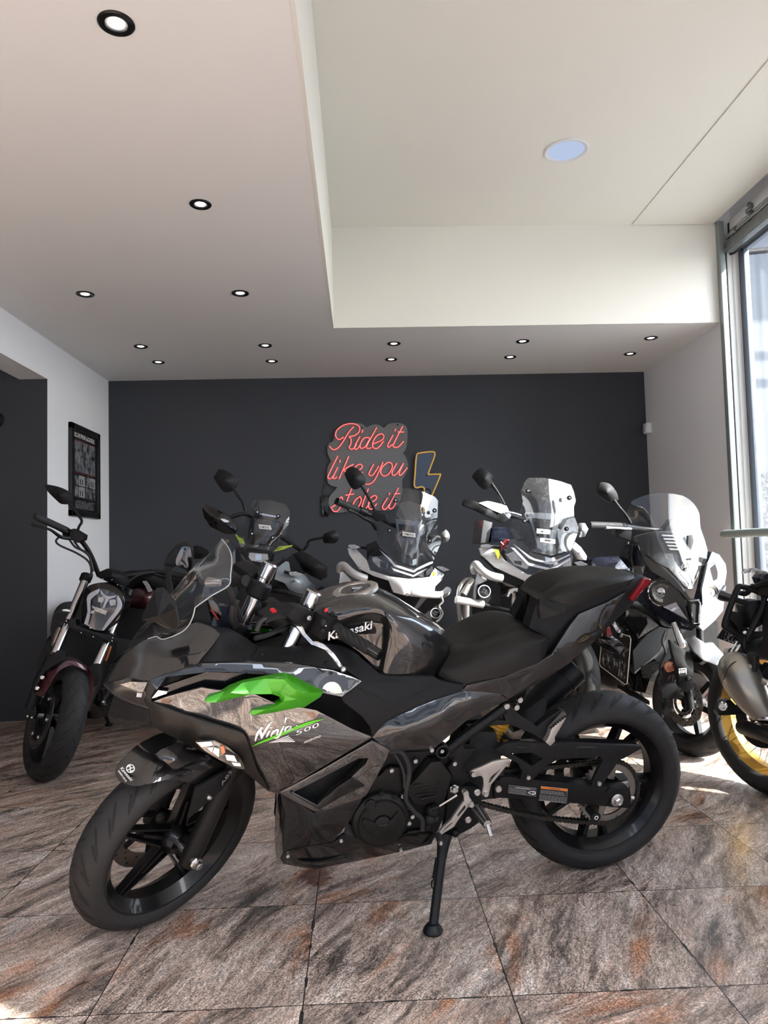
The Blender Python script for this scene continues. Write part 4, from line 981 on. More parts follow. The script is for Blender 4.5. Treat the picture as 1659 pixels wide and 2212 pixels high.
P('heel_guard', z7((1043, 655, .182), (1060, 628, .183), (1090, 610, .184), (1170, 578, .186), (1330, 505, .188), (1400, 490, .188), (1535, 473, .186), (1556, 482, .186), (1556, 498, .186), (1420, 670, .186), (1312, 800, .186), (1300, 840, .186), (1282, 930, .186), (1258, 955, .186), (1220, 957, .186), (1197, 935, .186), (1197, 905, .186), (1215, 800, .186), (1208, 725, .186), (1190, 695, .185), (1160, 690, .184), (1100, 708, .183), (1060, 695, .182)), mat='cast_silver', th=.007, bev=.0025, holes=[z7((1428, 605, .187), (1330, 682, .187), (1305, 710, .187), (1276, 780, .187), (1300, 770, .187))], res=12)
bolts(nj, [L(*p) for p in z7((1080, 663, .184), (1240, 918, .188), (1132, 900, .176))], NB.l, .0085, .006)
P('gear_pedal', z7((943, 900, .190), (955, 876, .190), (985, 868, .190), (1015, 890, .190), (1030, 960, .190), (1085, 1035, .192), (1080, 1075, .192), (1045, 1090, .192), (1010, 1088, .192), (875, 1270, .192), (835, 1340, .192), (650, 1452, .192), (612, 1440, .192), (700, 1345, .192), (800, 1250, .192), (830, 1200, .192), (968, 1000, .192), (960, 960, .190)), mat='cast_silver', th=.009, bev=.0025, holes=[z7((970, 1062, .192), (985, 1080, .192), (975, 1110, .192), (892, 1205, .192), (874, 1205, .192), (880, 1185, .192)), z7((818, 1278, .192), (812, 1296, .192), (770, 1335, .192), (685, 1408, .192), (690, 1392, .192), (760, 1320, .192))], res=12)
bolts(nj, [L(*p) for p in z7((1050, 1048, .194), (980, 908, .192))], NB.l, .0095, .007)
G().tube([L(*z7((640, 1080))[0], .186), L(*z7((872, 935))[0], .186)], .0028, 8, 1).mk('shift_rod', 'chrome', nj)
G().tube([L(*z7((540, 1120))[0], .18), L(*z7((650, 1075))[0], .186)], [.008, .005], 10, 1).mk('rod_end', 'frame_black', nj)
G().tube([L(*z7((630, 1450))[0], .192), L(*z7((665, 1545))[0], .235)], [.010, .009], 12, 1).mk('pedal_tip', 'rubber', nj)
bolts(nj, [L(*z7((665, 1548))[0], .236)], NB.l, .006, .004)
pg0, pg1 = L(*z7((1120, 1110))[0], .15), L(*z7((1262, 1305))[0], .235)
g = G(); g.tube([pg0, pg0.lerp(pg1, .25), pg1], [.016, .017, .011], 10, 1); pg = g.mk('footrest', 'cast_silver', nj)
pd_ = (pg1-pg0).normalized(); px_ = pd_.cross(NB.u).normalized(); py_ = px_.cross(pd_)
g = G()
for k in range(7):
    a = 2*PI*k/7; o_ = px_*math.cos(a)+py_*math.sin(a); g.tube([pg0.lerp(pg1, .15)+o_*.0165, pg1+o_*.011], .003, 6, 1)
g.mk('rubber_ribs', 'rubber', pg)
G().tube([pg1, L(*z7((1305, 1455))[0], .25)], [.0055, .0062], 12, 1).mk('feeler_tip', 'silver', pg)
# linkage lumps below the covers
for (x, y), r_ in (((560, 1130), .022), ((590, 1230), .018), ((520, 1240), .022), ((500, 1320), .016), ((850, 1420), .012)): G().ball(L(*z7((x, y))[0], .15), r_, 12).mk('shift_mechanism', 'engine_black', nj)
# --- kickstand
kt = L(*z5((1185, 720, .150))[0]); kb = onz(935, 2006, .012)
ks = G().tube([kt, kt.lerp(kb, .12), kt.lerp(kb, .3), kb], [.024, .018, .0135, .0135], 18, 1).mk('kickstand', 'frame_black', nj)
G().lathe(V((kb.x, kb.y, 0)), (0, 0, 1), [(0, .001), (.026, .001), (.029, .006), (.026, .014), (.016, .026), (0, .028)], 24).mk('stand_foot', 'frame_black', ks)
a = L(*z5((1142, 868, .165))[0]); b = L(*z5((1122, 1000, .175))[0]); g = G(); pts = []
ax_ = (b-a).normalized(); u1 = ax_.cross(V((0, 1, 0))).normalized(); u2 = ax_.cross(u1)
for i in range(15*8+1):
    t = i/(15*8); A = 2*PI*15*t; pts.append(a.lerp(b, t)+(u1*math.cos(A)+u2*math.sin(A))*.0065)
g.tube(pts, .0019, 6, 1); g.tube([b, L(*z5((1105, 1020, .178))[0]), L(*z5((1104, 1055, .18))[0]), L(*z5((1118, 1062, .178))[0]), L(*z5((1132, 1010, .175))[0])], .002, 6, 2)
g.mk('return_spring', 'frame_black', ks)
# --- swingarm, chain and guard
P('swingarm', z6((325, 600, .118), (400, 588, .120), (700, 618, .122), (1000, 648, .124), (1190, 668, .124), (1195, 700, .124), (1195, 790, .124), (1110, 786, .124), (800, 755, .122), (600, 738, .12), (330, 722, .118)), mat='frame_black', th=.045, bev=.004)
PM('swingarm_arm', z6((180, 300, .07), (330, 300, .08), (380, 560, .11), (360, 720, .11), (200, 740, .10), (100, 600, .08)), 'deep_black', th=.06)
P('swingarm_cap', z6((318, 612, .126), (362, 606, .126), (366, 715, .126), (320, 730, .126)), mat='frame_black', th=.01, bev=.002)
P('axle_block', z6((1030, 690, .128), (1060, 655, .128), (1185, 668, .128), (1190, 786, .128), (1110, 784, .128), (1050, 770, .128), (1070, 735, .128)), mat='frame_black', th=.01, bev=.002)
an = L(*z6((1104, 735, .130))[0])
G().lathe(an, NB.l, [(0, 0), (.020, 0), (.021, .003), (.014, .006), (0, .006)], 28).mk('axle_washer', 'bolt_steel', nj)
G().lathe(an+NB.l*.005, NB.l, [(0, 0), (.014, 0), (.014, .008), (.010, .012), (.005, .010), (0, .010)], 6).mk('axle_nut', 'bolt_steel', nj)
G().tube([L(*z6((1190, 722, .115))[0]), L(*z6((1212, 720, .115))[0])], .006, 6, 1).mk('chain_adjuster', 'bolt_steel', nj)
sp_ = L(*z6((948, 822, .128))[0]); G().lathe(sp_, NB.l, [(0, -.03), (.010, -.03), (.012, .01), (.016, .014), (.016, .022), (.006, .024), (0, .022)], 20).mk('bobbin', 'matte_black', nj)
G().lathe(sp_+NB.l*.023, NB.l, [(.004, .001), (.007, .001)], 16).mk('bobbin_mark', 'white_decal', nj)
P('chain_guard', z6((328, 408, .130), (390, 375, .128), (470, 364, .128), (600, 372, .130), (850, 374, .132), (1258, 392, .132), (1262, 405, .132), (1150, 468, .134), (1120, 480, .134), (1000, 652, .134), (935, 652, .134), (975, 560, .134), (1015, 480, .134), (1000, 460, .134), (850, 468, .134), (728, 474, .136), (650, 520, .136), (560, 612, .134), (515, 620, .132), (484, 606, .130), (498, 550, .130), (470, 500, .130), (362, 444, .130)), mat='matte_black', inner=z6((800, 420, .140), (600, 440, .138), (1100, 430, .138)), holes=[z6((420, 438, .13), (560, 432, .132), (632, 470, .134), (560, 520, .133), (500, 480, .131))], res=11, th=.012, bev=.003)
P('guard_top', z6((390, 376, .126), (860, 366, .124), (1240, 378, .124), (1262, 402, .130), (850, 402, .136), (480, 402, .13)), mat='gloss_black', th=.03)
bolts(nj, [L(*p) for p in z6((534, 588, .138), (987, 627, .138))], NB.l, .008, .007)
sc_ = NB.p(0, .082, REAR_R); pcx = L(*z6((1075, 690, .082))[0]); 
spc = rc+NB.l*.082
g = G(); N = 41; v = []; f = []
for i in range(N*4):
    A = 2*PI*i/(N*4); rr = .108 if i % 4 in (1, 2) else .101; dv = rx*math.cos(A)+ry*math.sin(A)
    v += [spc+dv*.078-NB.l*.003, spc+dv*rr-NB.l*.003, spc+dv*rr+NB.l*.003, spc+dv*.078+NB.l*.003]
for i in range(N*4):
    j = (i+1) % (N*4)
    for k in range(4): f.append([i*4+k, i*4+(k+1) % 4, j*4+(k+1) % 4, j*4+k])
g.add(v, f)
for k in range(6):
    A = 2*PI*k/6+.3; spoke(g, spc, NB.l, rx*math.cos(A)+ry*math.sin(A), rx*math.cos(A)+ry*math.sin(A), .045, .082, .013, .009, .003, .003)
g.mk('sprocket', 'disc_steel', nj)
# chain path in the plane of the sprocket
fs = NB.loc(L(*z6((60, 640, .082))[0])); rs = NB.loc(spc); pth = []
for i in range(40):
    A = PI/2-PI*i/39+PI; 
up_ = [NB.p(rs.x+(.106)*math.sin(a)*-1, .082, rs.z+.106*math.cos(a)) for a in [PI*i/24 for i in range(25)]]
fr_ = [NB.p(fs.x+.034*math.sin(a), .082, fs.z+.034*math.cos(a)) for a in [PI-PI*i/10 for i in range(11)]]
loop = up_+[up_[-1].lerp(fr_[0], t)-NB.u*(.020*math.sin(PI*t)) for t in (.15, .3, .45, .6, .75, .9)]+fr_+[fr_[-1].lerp(up_[0], t) for t in (.25, .5, .75)]
seg = [(loop[(i+1) % len(loop)]-loop[i]).length for i in range(len(loop))]; tot = sum(seg); NL = 112
def along(s):
    s %= tot
    for i, q in enumerate(seg):
        if s <= q: return loop[i].lerp(loop[(i+1) % len(loop)], s/q)
        s -= q
    return loop[0]
g = G()
for i in range(NL):
    p, q = along(tot*i/NL), along(tot*(i+1)/NL); dv = (q-p).normalized(); w_ = .007 if i % 2 else .0045; nn_ = NB.l.cross(dv)
    for sd in ((-1, 1)):
        c_ = NB.l*(w_*sd); hh = nn_*.0072; t_ = NB.l*.0012
        a_, b_ = p-dv*.004+c_, q+dv*.004+c_; m_ = p.lerp(q, .5)+c_
        ring = [a_-hh*.55-dv*.003, p+c_-hh, m_-hh*.72, q+c_-hh, b_-hh*.55+dv*.003, b_+hh*.55+dv*.003, q+c_+hh, m_+hh*.72, p+c_+hh, a_+hh*.55-dv*.003]
        g.poly([x_-t_ for x_ in ring], t_*2)
    g.cyl(p, NB.l, .0035, .019, 8)
g.mk('drive_chain', 'chain_dark', nj)
# small print on the swingarm
def label_plate(name, q, mat, lat): return P(name, [p+(lat,) for p in z6(*q)], mat=mat, th=.0008)
label_plate('maintenance_label', ((412, 640), (588, 660), (585, 712), (408, 690)), 'grey_decal', .1232)
label_plate('maintenance_label_field', ((414, 643), (586, 663), (583, 709), (411, 688)), 'sticker_ink', .1238)
label_plate('tyre_label', ((617, 646), (790, 664), (782, 757), (603, 738)), 'grey_decal', .1236)
label_plate('tyre_label_field', ((615, 662), (786, 681), (781, 754), (605, 735)), 'sticker_ink', .1242)
label_plate('tyre_label_header', ((618, 648), (788, 666), (786, 680), (616, 661)), 'orange_label', .1244)
g = G()
def rowtext(x0, y0, x1, y1, n, lat=.1250, seed=1):
    rnd = random.Random(seed); a, b = z6((x0, y0))[0], z6((x1, y1))[0]; t = 0
    while t < .97:
        w_ = rnd.uniform(.05, .14); q = [(a[0]+(b[0]-a[0])*s, a[1]+(b[1]-a[1])*s) for s in (t, min(1, t+w_))]
        g.add([L(q[0][0], q[0][1], lat), L(q[1][0], q[1][1], lat), L(q[1][0], q[1][1]+n, lat), L(q[0][0], q[0][1]+n, lat)], [[0, 1, 2, 3]]); t += w_+.025
for k in range(5): rowtext(416, 655+k*7, 525 if k > 0 else 585, 667+k*7, .9, seed=k)
for k in range(3): rowtext(616, 672+k*8, 770, 689+k*8, 1.1, seed=20+k)
for k in range(4): rowtext(610, 703+k*9, 778, 721+k*9, 1.0, seed=40+k)
g.mk('label_print', 'grey_decal', nj)
g = G(); textpx(g, 'CHAIN INFORMATION', z6((455, 660))[0], z6((550, 671))[0], z6((456, 652))[0], lambda x, y: L(x, y, .1252)); g.mk('label_title', 'white_decal', nj)
g = G(); textpx(g, 'WARNING', z6((670, 665))[0], z6((740, 673))[0], z6((671, 656))[0], lambda x, y: L(x, y, .1254)); g.mk('label_title', 'sticker_ink', nj)
g = G(); g.tube([L(*p, .125) for p in z6((535, 688), (570, 680), (583, 690), (570, 700))], .0010, 5, 3, closed=True); g.lathe(L(*z6((572, 690))[0], .1252), NB.l, [(.003, 0), (.0045, 0)], 14); g.mk('label_drawing', 'white_decal', nj)
# --- rear hanger, pillion peg, hugger, shock, exhaust
P('pillion_bracket', z3((425, 962, .140), (470, 938, .140), (500, 985, .140), (560, 1040, .142), (650, 1095, .144), (720, 1040, .146), (800, 990, .15), (842, 1000, .15), (838, 1020, .15), (745, 1130, .15), (702, 1195, .15), (648, 1155, .148), (590, 1130, .145), (480, 1085, .142), (345, 1092, .140), (322, 1070, .140), (350, 1050, .14), (450, 1058, .14)), mat='matte_black', th=.022, bev=.004)
P('pillion_footrest', z3((838, 1008, .172), (838, 1045, .172), (768, 1165, .172), (770, 1190, .17), (738, 1222, .17), (706, 1195, .17), (728, 1160, .17), (745, 1110, .172)), mat='cast_silver', th=.02, bev=.004)
g = G()
for k in range(7): t = k/6; a = z3((742+88*t, 1100-70*t))[0]; g.ball(L(a[0], a[1], .173), .0045, 8)
g.mk('peg_teeth', 'matte_black', nj)
bolts(nj, [L(*p) for p in z3((540, 922, .12), (518, 970, .12), (322, 1062, .144), (455, 962, .146))], NB.l, .010, .007)
PM('hugger', z3((480, 1090, .03), (560, 1000, .05), (700, 905, .06), (716, 945, .075), (700, 1020, .08), (660, 1075, .085), (590, 1075, .085)), 'deep_black', th=.01, res=20)
a, b = L(*z3((345, 1165, .02))[0]), L(*z3((410, 1040, .02))[0]); ax_ = (b-a).normalized(); u1 = ax_.cross(NB.l).normalized(); u2 = ax_.cross(u1)
G().tube([a.lerp(b, -.3), b], .022, 14, 1).mk('shock_body', 'deep_black', nj)
g = G(); g.tube([a.lerp(b, i/48)+(u1*math.cos(2*PI*6*i/48)+u2*math.sin(2*PI*6*i/48))*.032 for i in range(49)], .007, 8, 1).mk('shock_spring', 'spring_yellow', nj)
P('shock_hose', z3((270, 1145, .05), (430, 1130, .05), (560, 1250, .05), (400, 1290, .05), (260, 1200, .05)), mat='deep_black', th=.08)
ex = [L(*z3((470, 1080, -.09))[0]), L(*z3((610, 985, -.10))[0]), L(*z3((760, 840, -.12))[0]), L(*z3((880, 722, -.13))[0])]
G().tube(ex, [.030, .046, .050, .052], 24, 5).mk('exhaust_muffler', 'matte_black', nj)
g = G(); g.lathe(ex[-1], (ex[-1]-ex[-2]), [(.052, -.05), (.055, -.05), (.055, .0), (.052, .004), (.034, .004), (.03, -.03)], 28); g.mk('muffler_end_cap', 'frame_black', nj)
P('battery_box', z3((470, 925, .06), (720, 780, .06), (860, 690, .06), (900, 640, .06), (760, 700, .06), (560, 860, .06)), mat='deep_black', th=.12)
# --- plate, bracket and rear indicators, seen from the front
pxf = NB.loc(L(*zp((560, 1400, 0))[0])).x
def Xn(px, py, d): return NB.X(px, py, pxf+d)
pn = [Xn(*p, 0) for p in zp((250, 640), (925, 830), (825, 2010), (165, 1515))]
def pq(u, v, d=0): return pn[0].lerp(pn[1], u).lerp(pn[3].lerp(pn[2], u), v)+NB.f*d
g = G(); o8 = [pq(*q) for q in ((.06, 0), (.94, 0), (1, .05), (1, .95), (.94, 1), (.06, 1), (0, .95), (0, .05))]
lp = g.poly(o8, -NB.f*.0015).mk('licence_plate', 'plate_metal', nj)
G().tube([p+NB.f*.0008 for p in o8], .0016, 6, 1, closed=True).mk('plate_rim', 'plate_edge', lp)
def plt(t, u0, v0, u1, v1):
    g = G(); v, f = textmesh(t, .004)
    g.add([pq(u1-(u1-u0)*x, v1-(v1-v0)*y, .0012) for x, y in v], f); g.mk('embossed_lettering', 'plate_metal', lp)
    E_ = G()   # raised rims of the pressed letters
    ed = {}
    for q in f:
        for i in range(len(q)):
            e_ = (q[i], q[(i+1) % len(q)]); ed[e_] = 1
    for a_, b_ in ed:
        if (b_, a_) not in ed:
            P0, P1 = [pq(u1-(u1-u0)*v[i][0], v1-(v1-v0)*v[i][1], .0016) for i in (a_, b_)]; E_.tube([P0, P1], .0007, 4, 1)
    E_.mk('lettering_edge', 'bolt_steel', lp)
plt('5RCO', .10, .56, .90, .92); plt('A026', .20, .20, .85, .45)
P('plate_hanger', zp((360, 560, .02), (470, 500, .02), (640, 660, .02), (720, 640, .02), (740, 800, .02), (640, 860, .02), (470, 880, .02)), mat='frame_black', th=.04)
G().poly([L(*p) for p in zp((450, 495, .045), (510, 450, .045), (640, 650, .045), (640, 720, .045), (575, 720, .045))], -NB.l*.004, .001).mk('hanger_bracket', 'silver', nj)
bolts(nj, [L(*p) for p in zp((622, 700, .046), (678, 800, .03), (510, 520, .046))], NB.l, .006, .005)
P('rear_reflector', zp((340, 600, .05), (420, 600, .05), (470, 800, .05), (470, 890, .05), (340, 870, .05)), mat='red_lens', th=.01)
g = G(); sA = [L(*p) for p in zp((-30, 830, .06), (180, 900, .10))]; g.tube(sA, .010, 12, 1).mk('indicator_stalk', 'matte_black', nj)
P('rear_indicator', zp((180, 880, .12), (310, 915, .13), (590, 895, .135), (800, 1100, .13), (855, 1130, .125), (790, 1170, .12), (650, 1265, .12), (440, 1220, .12), (280, 1120, .12), (220, 1000, .12)), mat='gloss_black', inner=zp((500, 1060, .155)), res=5, th=.035, bev=.002)
P('indicator_tip', zp((600, 897, .137), (800, 1095, .132), (858, 1115, .127), (860, 1150, .125), (680, 1268, .121), (780, 1160, .130)), mat='lens_smoke', th=.004)
# --- screen
scr = [(272.6, 1402, 0), (300, 1362, -.005), (362, 1291, -.008), (428, 1221, -.008)]+[p for p in z9((740, 190, -.008), (880, 25, -.005), (930, 58, .03), (972, 150, .07), (1000, 280, .105), (985, 450, .135), (960, 580, .150), (870, 640, .155), (760, 700, .16), (640, 780, .165), (560, 842, .165), (532, 960, .165), (470, 1075, .160), (370, 1152, .150), (180, 1222, .120), (100, 1190, .105), (0, 1215, .075), (-110, 1270, .045))]
g = G(); g.sheet(scr, L, inner=z9((620, 450, .105), (420, 760, .10), (300, 950, .11), (760, 400, .115), (850, 250, .09), (100, 1050, .06)), res=10, sm=3, th=.003); g.mk('windscreen', 'clear_screen', nj)
sdf_ = g.df; g.mirror(NB); g.mk('windscreen', 'clear_screen', nj)
def spos(x, y): return L(x, y, float(sdf_(np.array([[x, y]]))[0])+.002)
for e in (((560, 842), (532, 960), (470, 1075), (370, 1152), (180, 1222), (100, 1190), (0, 1215)), ((880, 25), (972, 150), (1000, 280), (985, 450), (960, 580), (760, 700), (560, 842))):
    G().tube([spos(*p[:2]) for p in z9(*e)], .0016, 6, 4).mk('screen_edge', 'edge_highlight', nj)
# --- mirrors
def facets(name, mat, pts, faces, back, n=NB.l):
    q = [L(*p) for p in z1(*pts)]; m = len(q); rim_ = list(range(back)); v = q+[q[k]-n*.05 for k in rim_]
    f = [list(x) for x in faces]+[[k, (k+1) % back, m+(k+1) % back, m+k] for k in rim_]+[[m+k for k in rim_]]
    G().add(v, f).mk(name, mat, nj, ang=15)
facets('mirror_shell', 'soft_black', ((312, 412, .350), (345, 330, .350), (400, 242, .352), (447, 238, .355), (500, 300, .36), (532, 346, .388), (420, 386, .402)), ((0, 1, 6), (1, 2, 6), (2, 3, 6), (3, 4, 6), (4, 5, 6), (5, 0, 6)), 6)
facets('mirror_trim', 'bronze_satin', ((312, 414, .352), (420, 387, .404), (530, 348, .392), (548, 445, .380), (535, 472, .362), (512, 471, .362), (402, 426, .358)), ((0, 1, 6), (1, 5, 6), (1, 2, 5), (2, 3, 4, 5)), 7)
P('mirror_arm', z1((388, 422, .30), (470, 465, .30), (525, 478, .30), (500, 505, .22), (470, 510, .16), (415, 490, .22)), mat='gloss_black', th=.03, bev=.003)
P('mirror_foot', z1((445, 500, .15), (480, 490, .15), (540, 500, .13), (500, 535, .12), (430, 545, .10)), mat='matte_black', th=.02)
md = -.30
P('mirror_shell', z9((188, 345, md), (215, 262, md), (325, 135, md), (395, 102, md), (470, 100, md), (520, 135, md), (535, 180, md), (535, 350, md), (492, 412, md), (420, 385, md), (340, 350, md), (290, 370, md)), mat='soft_black', th=.06, bev=.004)
P('mirror_glass', z9((328, 290, md+.006), (345, 230, md+.006), (400, 125, md+.006), (425, 112, md+.006), (480, 114, md+.006), (512, 150, md+.006), (525, 355, md+.006), (490, 404, md+.006), (355, 350, md+.006), (332, 320, md+.006)), mat='acrylic_mirror', th=.004, bev=.001, sm=2, res=20)
P('mirror_arm', z9((188, 340, -.29), (280, 345, -.29), (288, 390, -.28), (262, 420, -.27), (270, 520, -.24), (292, 640, -.2), (300, 720, -.17), (228, 720, -.17), (222, 600, -.2), (205, 480, -.25)), mat='soft_black', th=.03, bev=.004)
# --- bars, switchgear and levers (turned with the fork)
ga, gb = z2((335, 445))[0], z2((655, 640))[0]
hz = .16
g0, g1 = S(*ga, .15), S(*gb, .33)
hb = G().tube([S(*z2((120, 380))[0], .09), g0, g1], .0125, 14, 1).mk('handlebar', 'frame_black', nj)
gd = (g1-g0).normalized()
ge = g0.lerp(g1, .80)
gp = G().tube([g0.lerp(g1, .08), g0.lerp(g1, .16), g0.lerp(g1, .2), ge], [.0205, .0205, .0175, .0165], 18, 1).mk('grip', 'rubber', nj)
g = G(); u1 = gd.cross(V((0, 0, 1))).normalized(); u2 = gd.cross(u1)
for k in range(9):
    for j in range(7):
        a = 2*PI*j/7+k*.45; q = g0.lerp(g1, .22+k*.062); q2 = q+gd*.013; g.tube([q+(u1*math.cos(a)+u2*math.sin(a))*.0172, q2+(u1*math.cos(a+.5)+u2*math.sin(a+.5))*.0172], .0016, 5, 1)
g.mk('grip_pattern', 'rubber_groove', gp)
G().tube([ge, g1], [.016, .0155], 18, 1).mk('bar_end_weight', 'gloss_black', nj)
swc = S(*z2((292, 440))[0], .145)
sw = G().obox(swc, gd*.030, u1*.027, u2*.034, .009).mk('switch_housing', 'matte_black', nj)
for (x, y), mt, s_ in (((308, 350), 'red_plastic', .006), ((350, 372), 'frame_black', .007), ((290, 430), 'deep_black', .010), ((285, 480), 'deep_black', .008)): G().ball(S(*z2((x, y))[0], .165 if mt == 'red_plastic' else .175), s_, 10).mk('switch', mt, sw)
G().obox(S(*z2((300, 445))[0], .178), gd*.006, u2*.002, u1*.001).mk('switch_mark', 'white_decal', sw)
P('lever_perch', z2((60, 390, .12), (110, 330, .12), (190, 340, .13), (235, 370, .135), (215, 430, .14), (120, 440, .13)), fn=S, mat='matte_black', th=.03, bev=.004)
bolts(nj, [S(*z2((200, 402))[0], .146)], SF.l, .007, .005)
lv = z1((1300, 452, .14), (1345, 455, .15), (1365, 500, .17), (1420, 560, .20), (1450, 560, .21), (1490, 575, .23), (1545, 625, .26), (1590, 690, .28), (1602, 710, .285), (1582, 716, .285), (1545, 665, .265), (1490, 605, .235), (1435, 582, .21), (1400, 570, .195), (1345, 510, .165))
P('clutch_lever', lv, fn=S, mat='silver', res=6, th=.010, bev=.003)
G().ball(S(*z1((1605, 728))[0], .28), .0085, 14).mk('lever_ball', 'silver', nj)
# clip-on casting and cables
P('clip_on', z1((1100, 390, .06), (1200, 330, .08), (1290, 330, .10), (1340, 330, .11), (1290, 400, .11), (1180, 410, .09), (1110, 440, .07)), fn=S, mat='matte_black', th=.03, bev=.004)
g = G(); g.tube([S(*p, .06) for p in z1((1050, 480), (1080, 420), (1150, 385), (1230, 390), (1290, 440))], .008, 10, 5); g.tube([S(*p, .07) for p in z1((1040, 530), (1120, 510), (1210, 470), (1280, 450))], .007, 10, 4); g.mk('clutch_cable', 'brake_hose', nj)
G().sheet(z1((1148, 352, .09), (1172, 344, .09), (1180, 362, .09), (1152, 368, .09)), S, th=.01).mk('key_tag', 'red_plastic', nj)
# right-hand bar end parts glimpsed past the screen
r0_, r1_ = S(*z9((1180, 520))[0], -.12), S(*z9((930, 540))[0], -.30)
G().tube([r0_, r1_], .017, 14, 1).mk('grip', 'rubber', nj)
G().obox(S(*z9((1200, 400))[0], -.16), SF.l*.042, SF.f*.028, SF.u*.014, .006).mk('fluid_reservoir', 'matte_black', nj)
G().tube([S(*z9((720, 540))[0], -.36), S(*z9((900, 545))[0], -.30)], [.017, .009], 12, 1).mk('bar_end_weight', 'silver', nj)
for q in (((960, 600), (990, 700), (1050, 840), (1110, 1000)), ((1010, 800), (1000, 960), (1040, 1080)), ((1060, 760), (1030, 900), (1060, 1060))):
    G().tube([S(*p, -.03) for p in z9(*q)], .008, 10, 4).mk('cable', 'brake_hose', nj)
# dash
P('instrument_panel', z9((700, 760, .02), (780, 740, .02), (880, 910, .02), (860, 1010, .02), (810, 1000, .02), (700, 880, .02)), mat='gloss_black', th=.06, bev=.004)
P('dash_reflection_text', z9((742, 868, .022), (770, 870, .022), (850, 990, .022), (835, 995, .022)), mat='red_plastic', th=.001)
P('dash_cowl', z9((540, 870, .03), (690, 800, .05), (760, 1060, .07), (600, 1030, .06), (500, 1000, .05)), mat='soft_black', th=.04)
P('inner_cowl', z9((800, 820, .0), (990, 840, .0), (980, 1080, .02), (760, 1060, .03)), mat='navy_black', th=.03)
# --- front mudguard, follows the wheel
mg = z4((328, 330, -.015), (338, 280, -.030), (420, 190, -.045), (520, 120, -.050), (650, 68, -.045), (800, 70, -.01), (900, 200, .07), (1065, 300, .095), (1040, 330, .10), (920, 430, .100), (840, 400, .096), (720, 372, .090), (620, 375, .084), (480, 408, .066), (400, 400, .046), (345, 375, .012))
g = G(); g.sheet(mg, S, inner=z4((430, 300, .0), (480, 290, .020), (620, 250, .045), (760, 200, .04), (720, 330, .082), (860, 370, .096), (560, 180, -.005)), res=9, sm=2, th=.004, bev=.0015, lam=.01); g.mk('front_mudguard', 'paint_graphite', nj); mdf = g.df
def mpos(x, y): return S(x, y, float(mdf(np.array([[x, y]]))[0])+.0012)
P('mudguard_fin', z4((610, 232, .082), (640, 205, .082), (765, 152, .075), (735, 185, .092), (900, 215, .098), (720, 300, .106), (690, 300, .104), (660, 270, .100)), fn=S, mat='paint_graphite', th=.02, bev=.002, inner=z4((700, 250, .112)), res=10)
P('mudguard_opening', z4((755, 295, .094), (850, 262, .094), (920, 300, .096), (900, 318, .096)), fn=S, mat='deep_black', th=.004)
P('mudguard_stay', z4((845, 422, .115), (1000, 330, .118), (1068, 300, .118), (1062, 360, .120), (1010, 430, .120), (935, 500, .120), (860, 560, .116), (790, 622, .112)), fn=S, mat='matte_black', th=.008, bev=.002)
bolts(nj, [S(*z4((924, 480))[0], .121)], SF.l, .0075, .006)
g = G(); textpx(g, 'ABS', z4((1008, 408))[0], z4((1072, 318))[0], z4((995, 395))[0], lambda x, y: S(x, y, .1225)); g.mk('side_lettering', 'grey_decal', nj)
g = G(); textpx(g, 'Kawasaki', z4((352, 296))[0], z4((420, 378))[0], z4((372, 286))[0], mpos, .015); textpx(g, 'GREEN BIKES', z4((338, 312))[0], z4((390, 384))[0], z4((347, 305))[0], mpos, .01)
g.mk('mudguard_lettering', 'white_decal', nj)
cq = z4((420, 297))[0]; g = G()
ringp = [mpos(cq[0]+8.5*math.cos(a), cq[1]+8.5*math.sin(a)) for a in [2*PI*i/24 for i in range(24)]]
g.tube(ringp, .0014, 6, 1, closed=True)
for q in (((-8, -3), (-2, -6), (1, -1), (8, -2)), ((-8, 4), (-1, 1), (2, 6), (8, 3)), ((-1, -8), (0, 8)),): g.tube([mpos(cq[0]+x, cq[1]+y) for x, y in q], .0016, 6, 1)
g.mk('river_emblem', 'white_decal', nj)
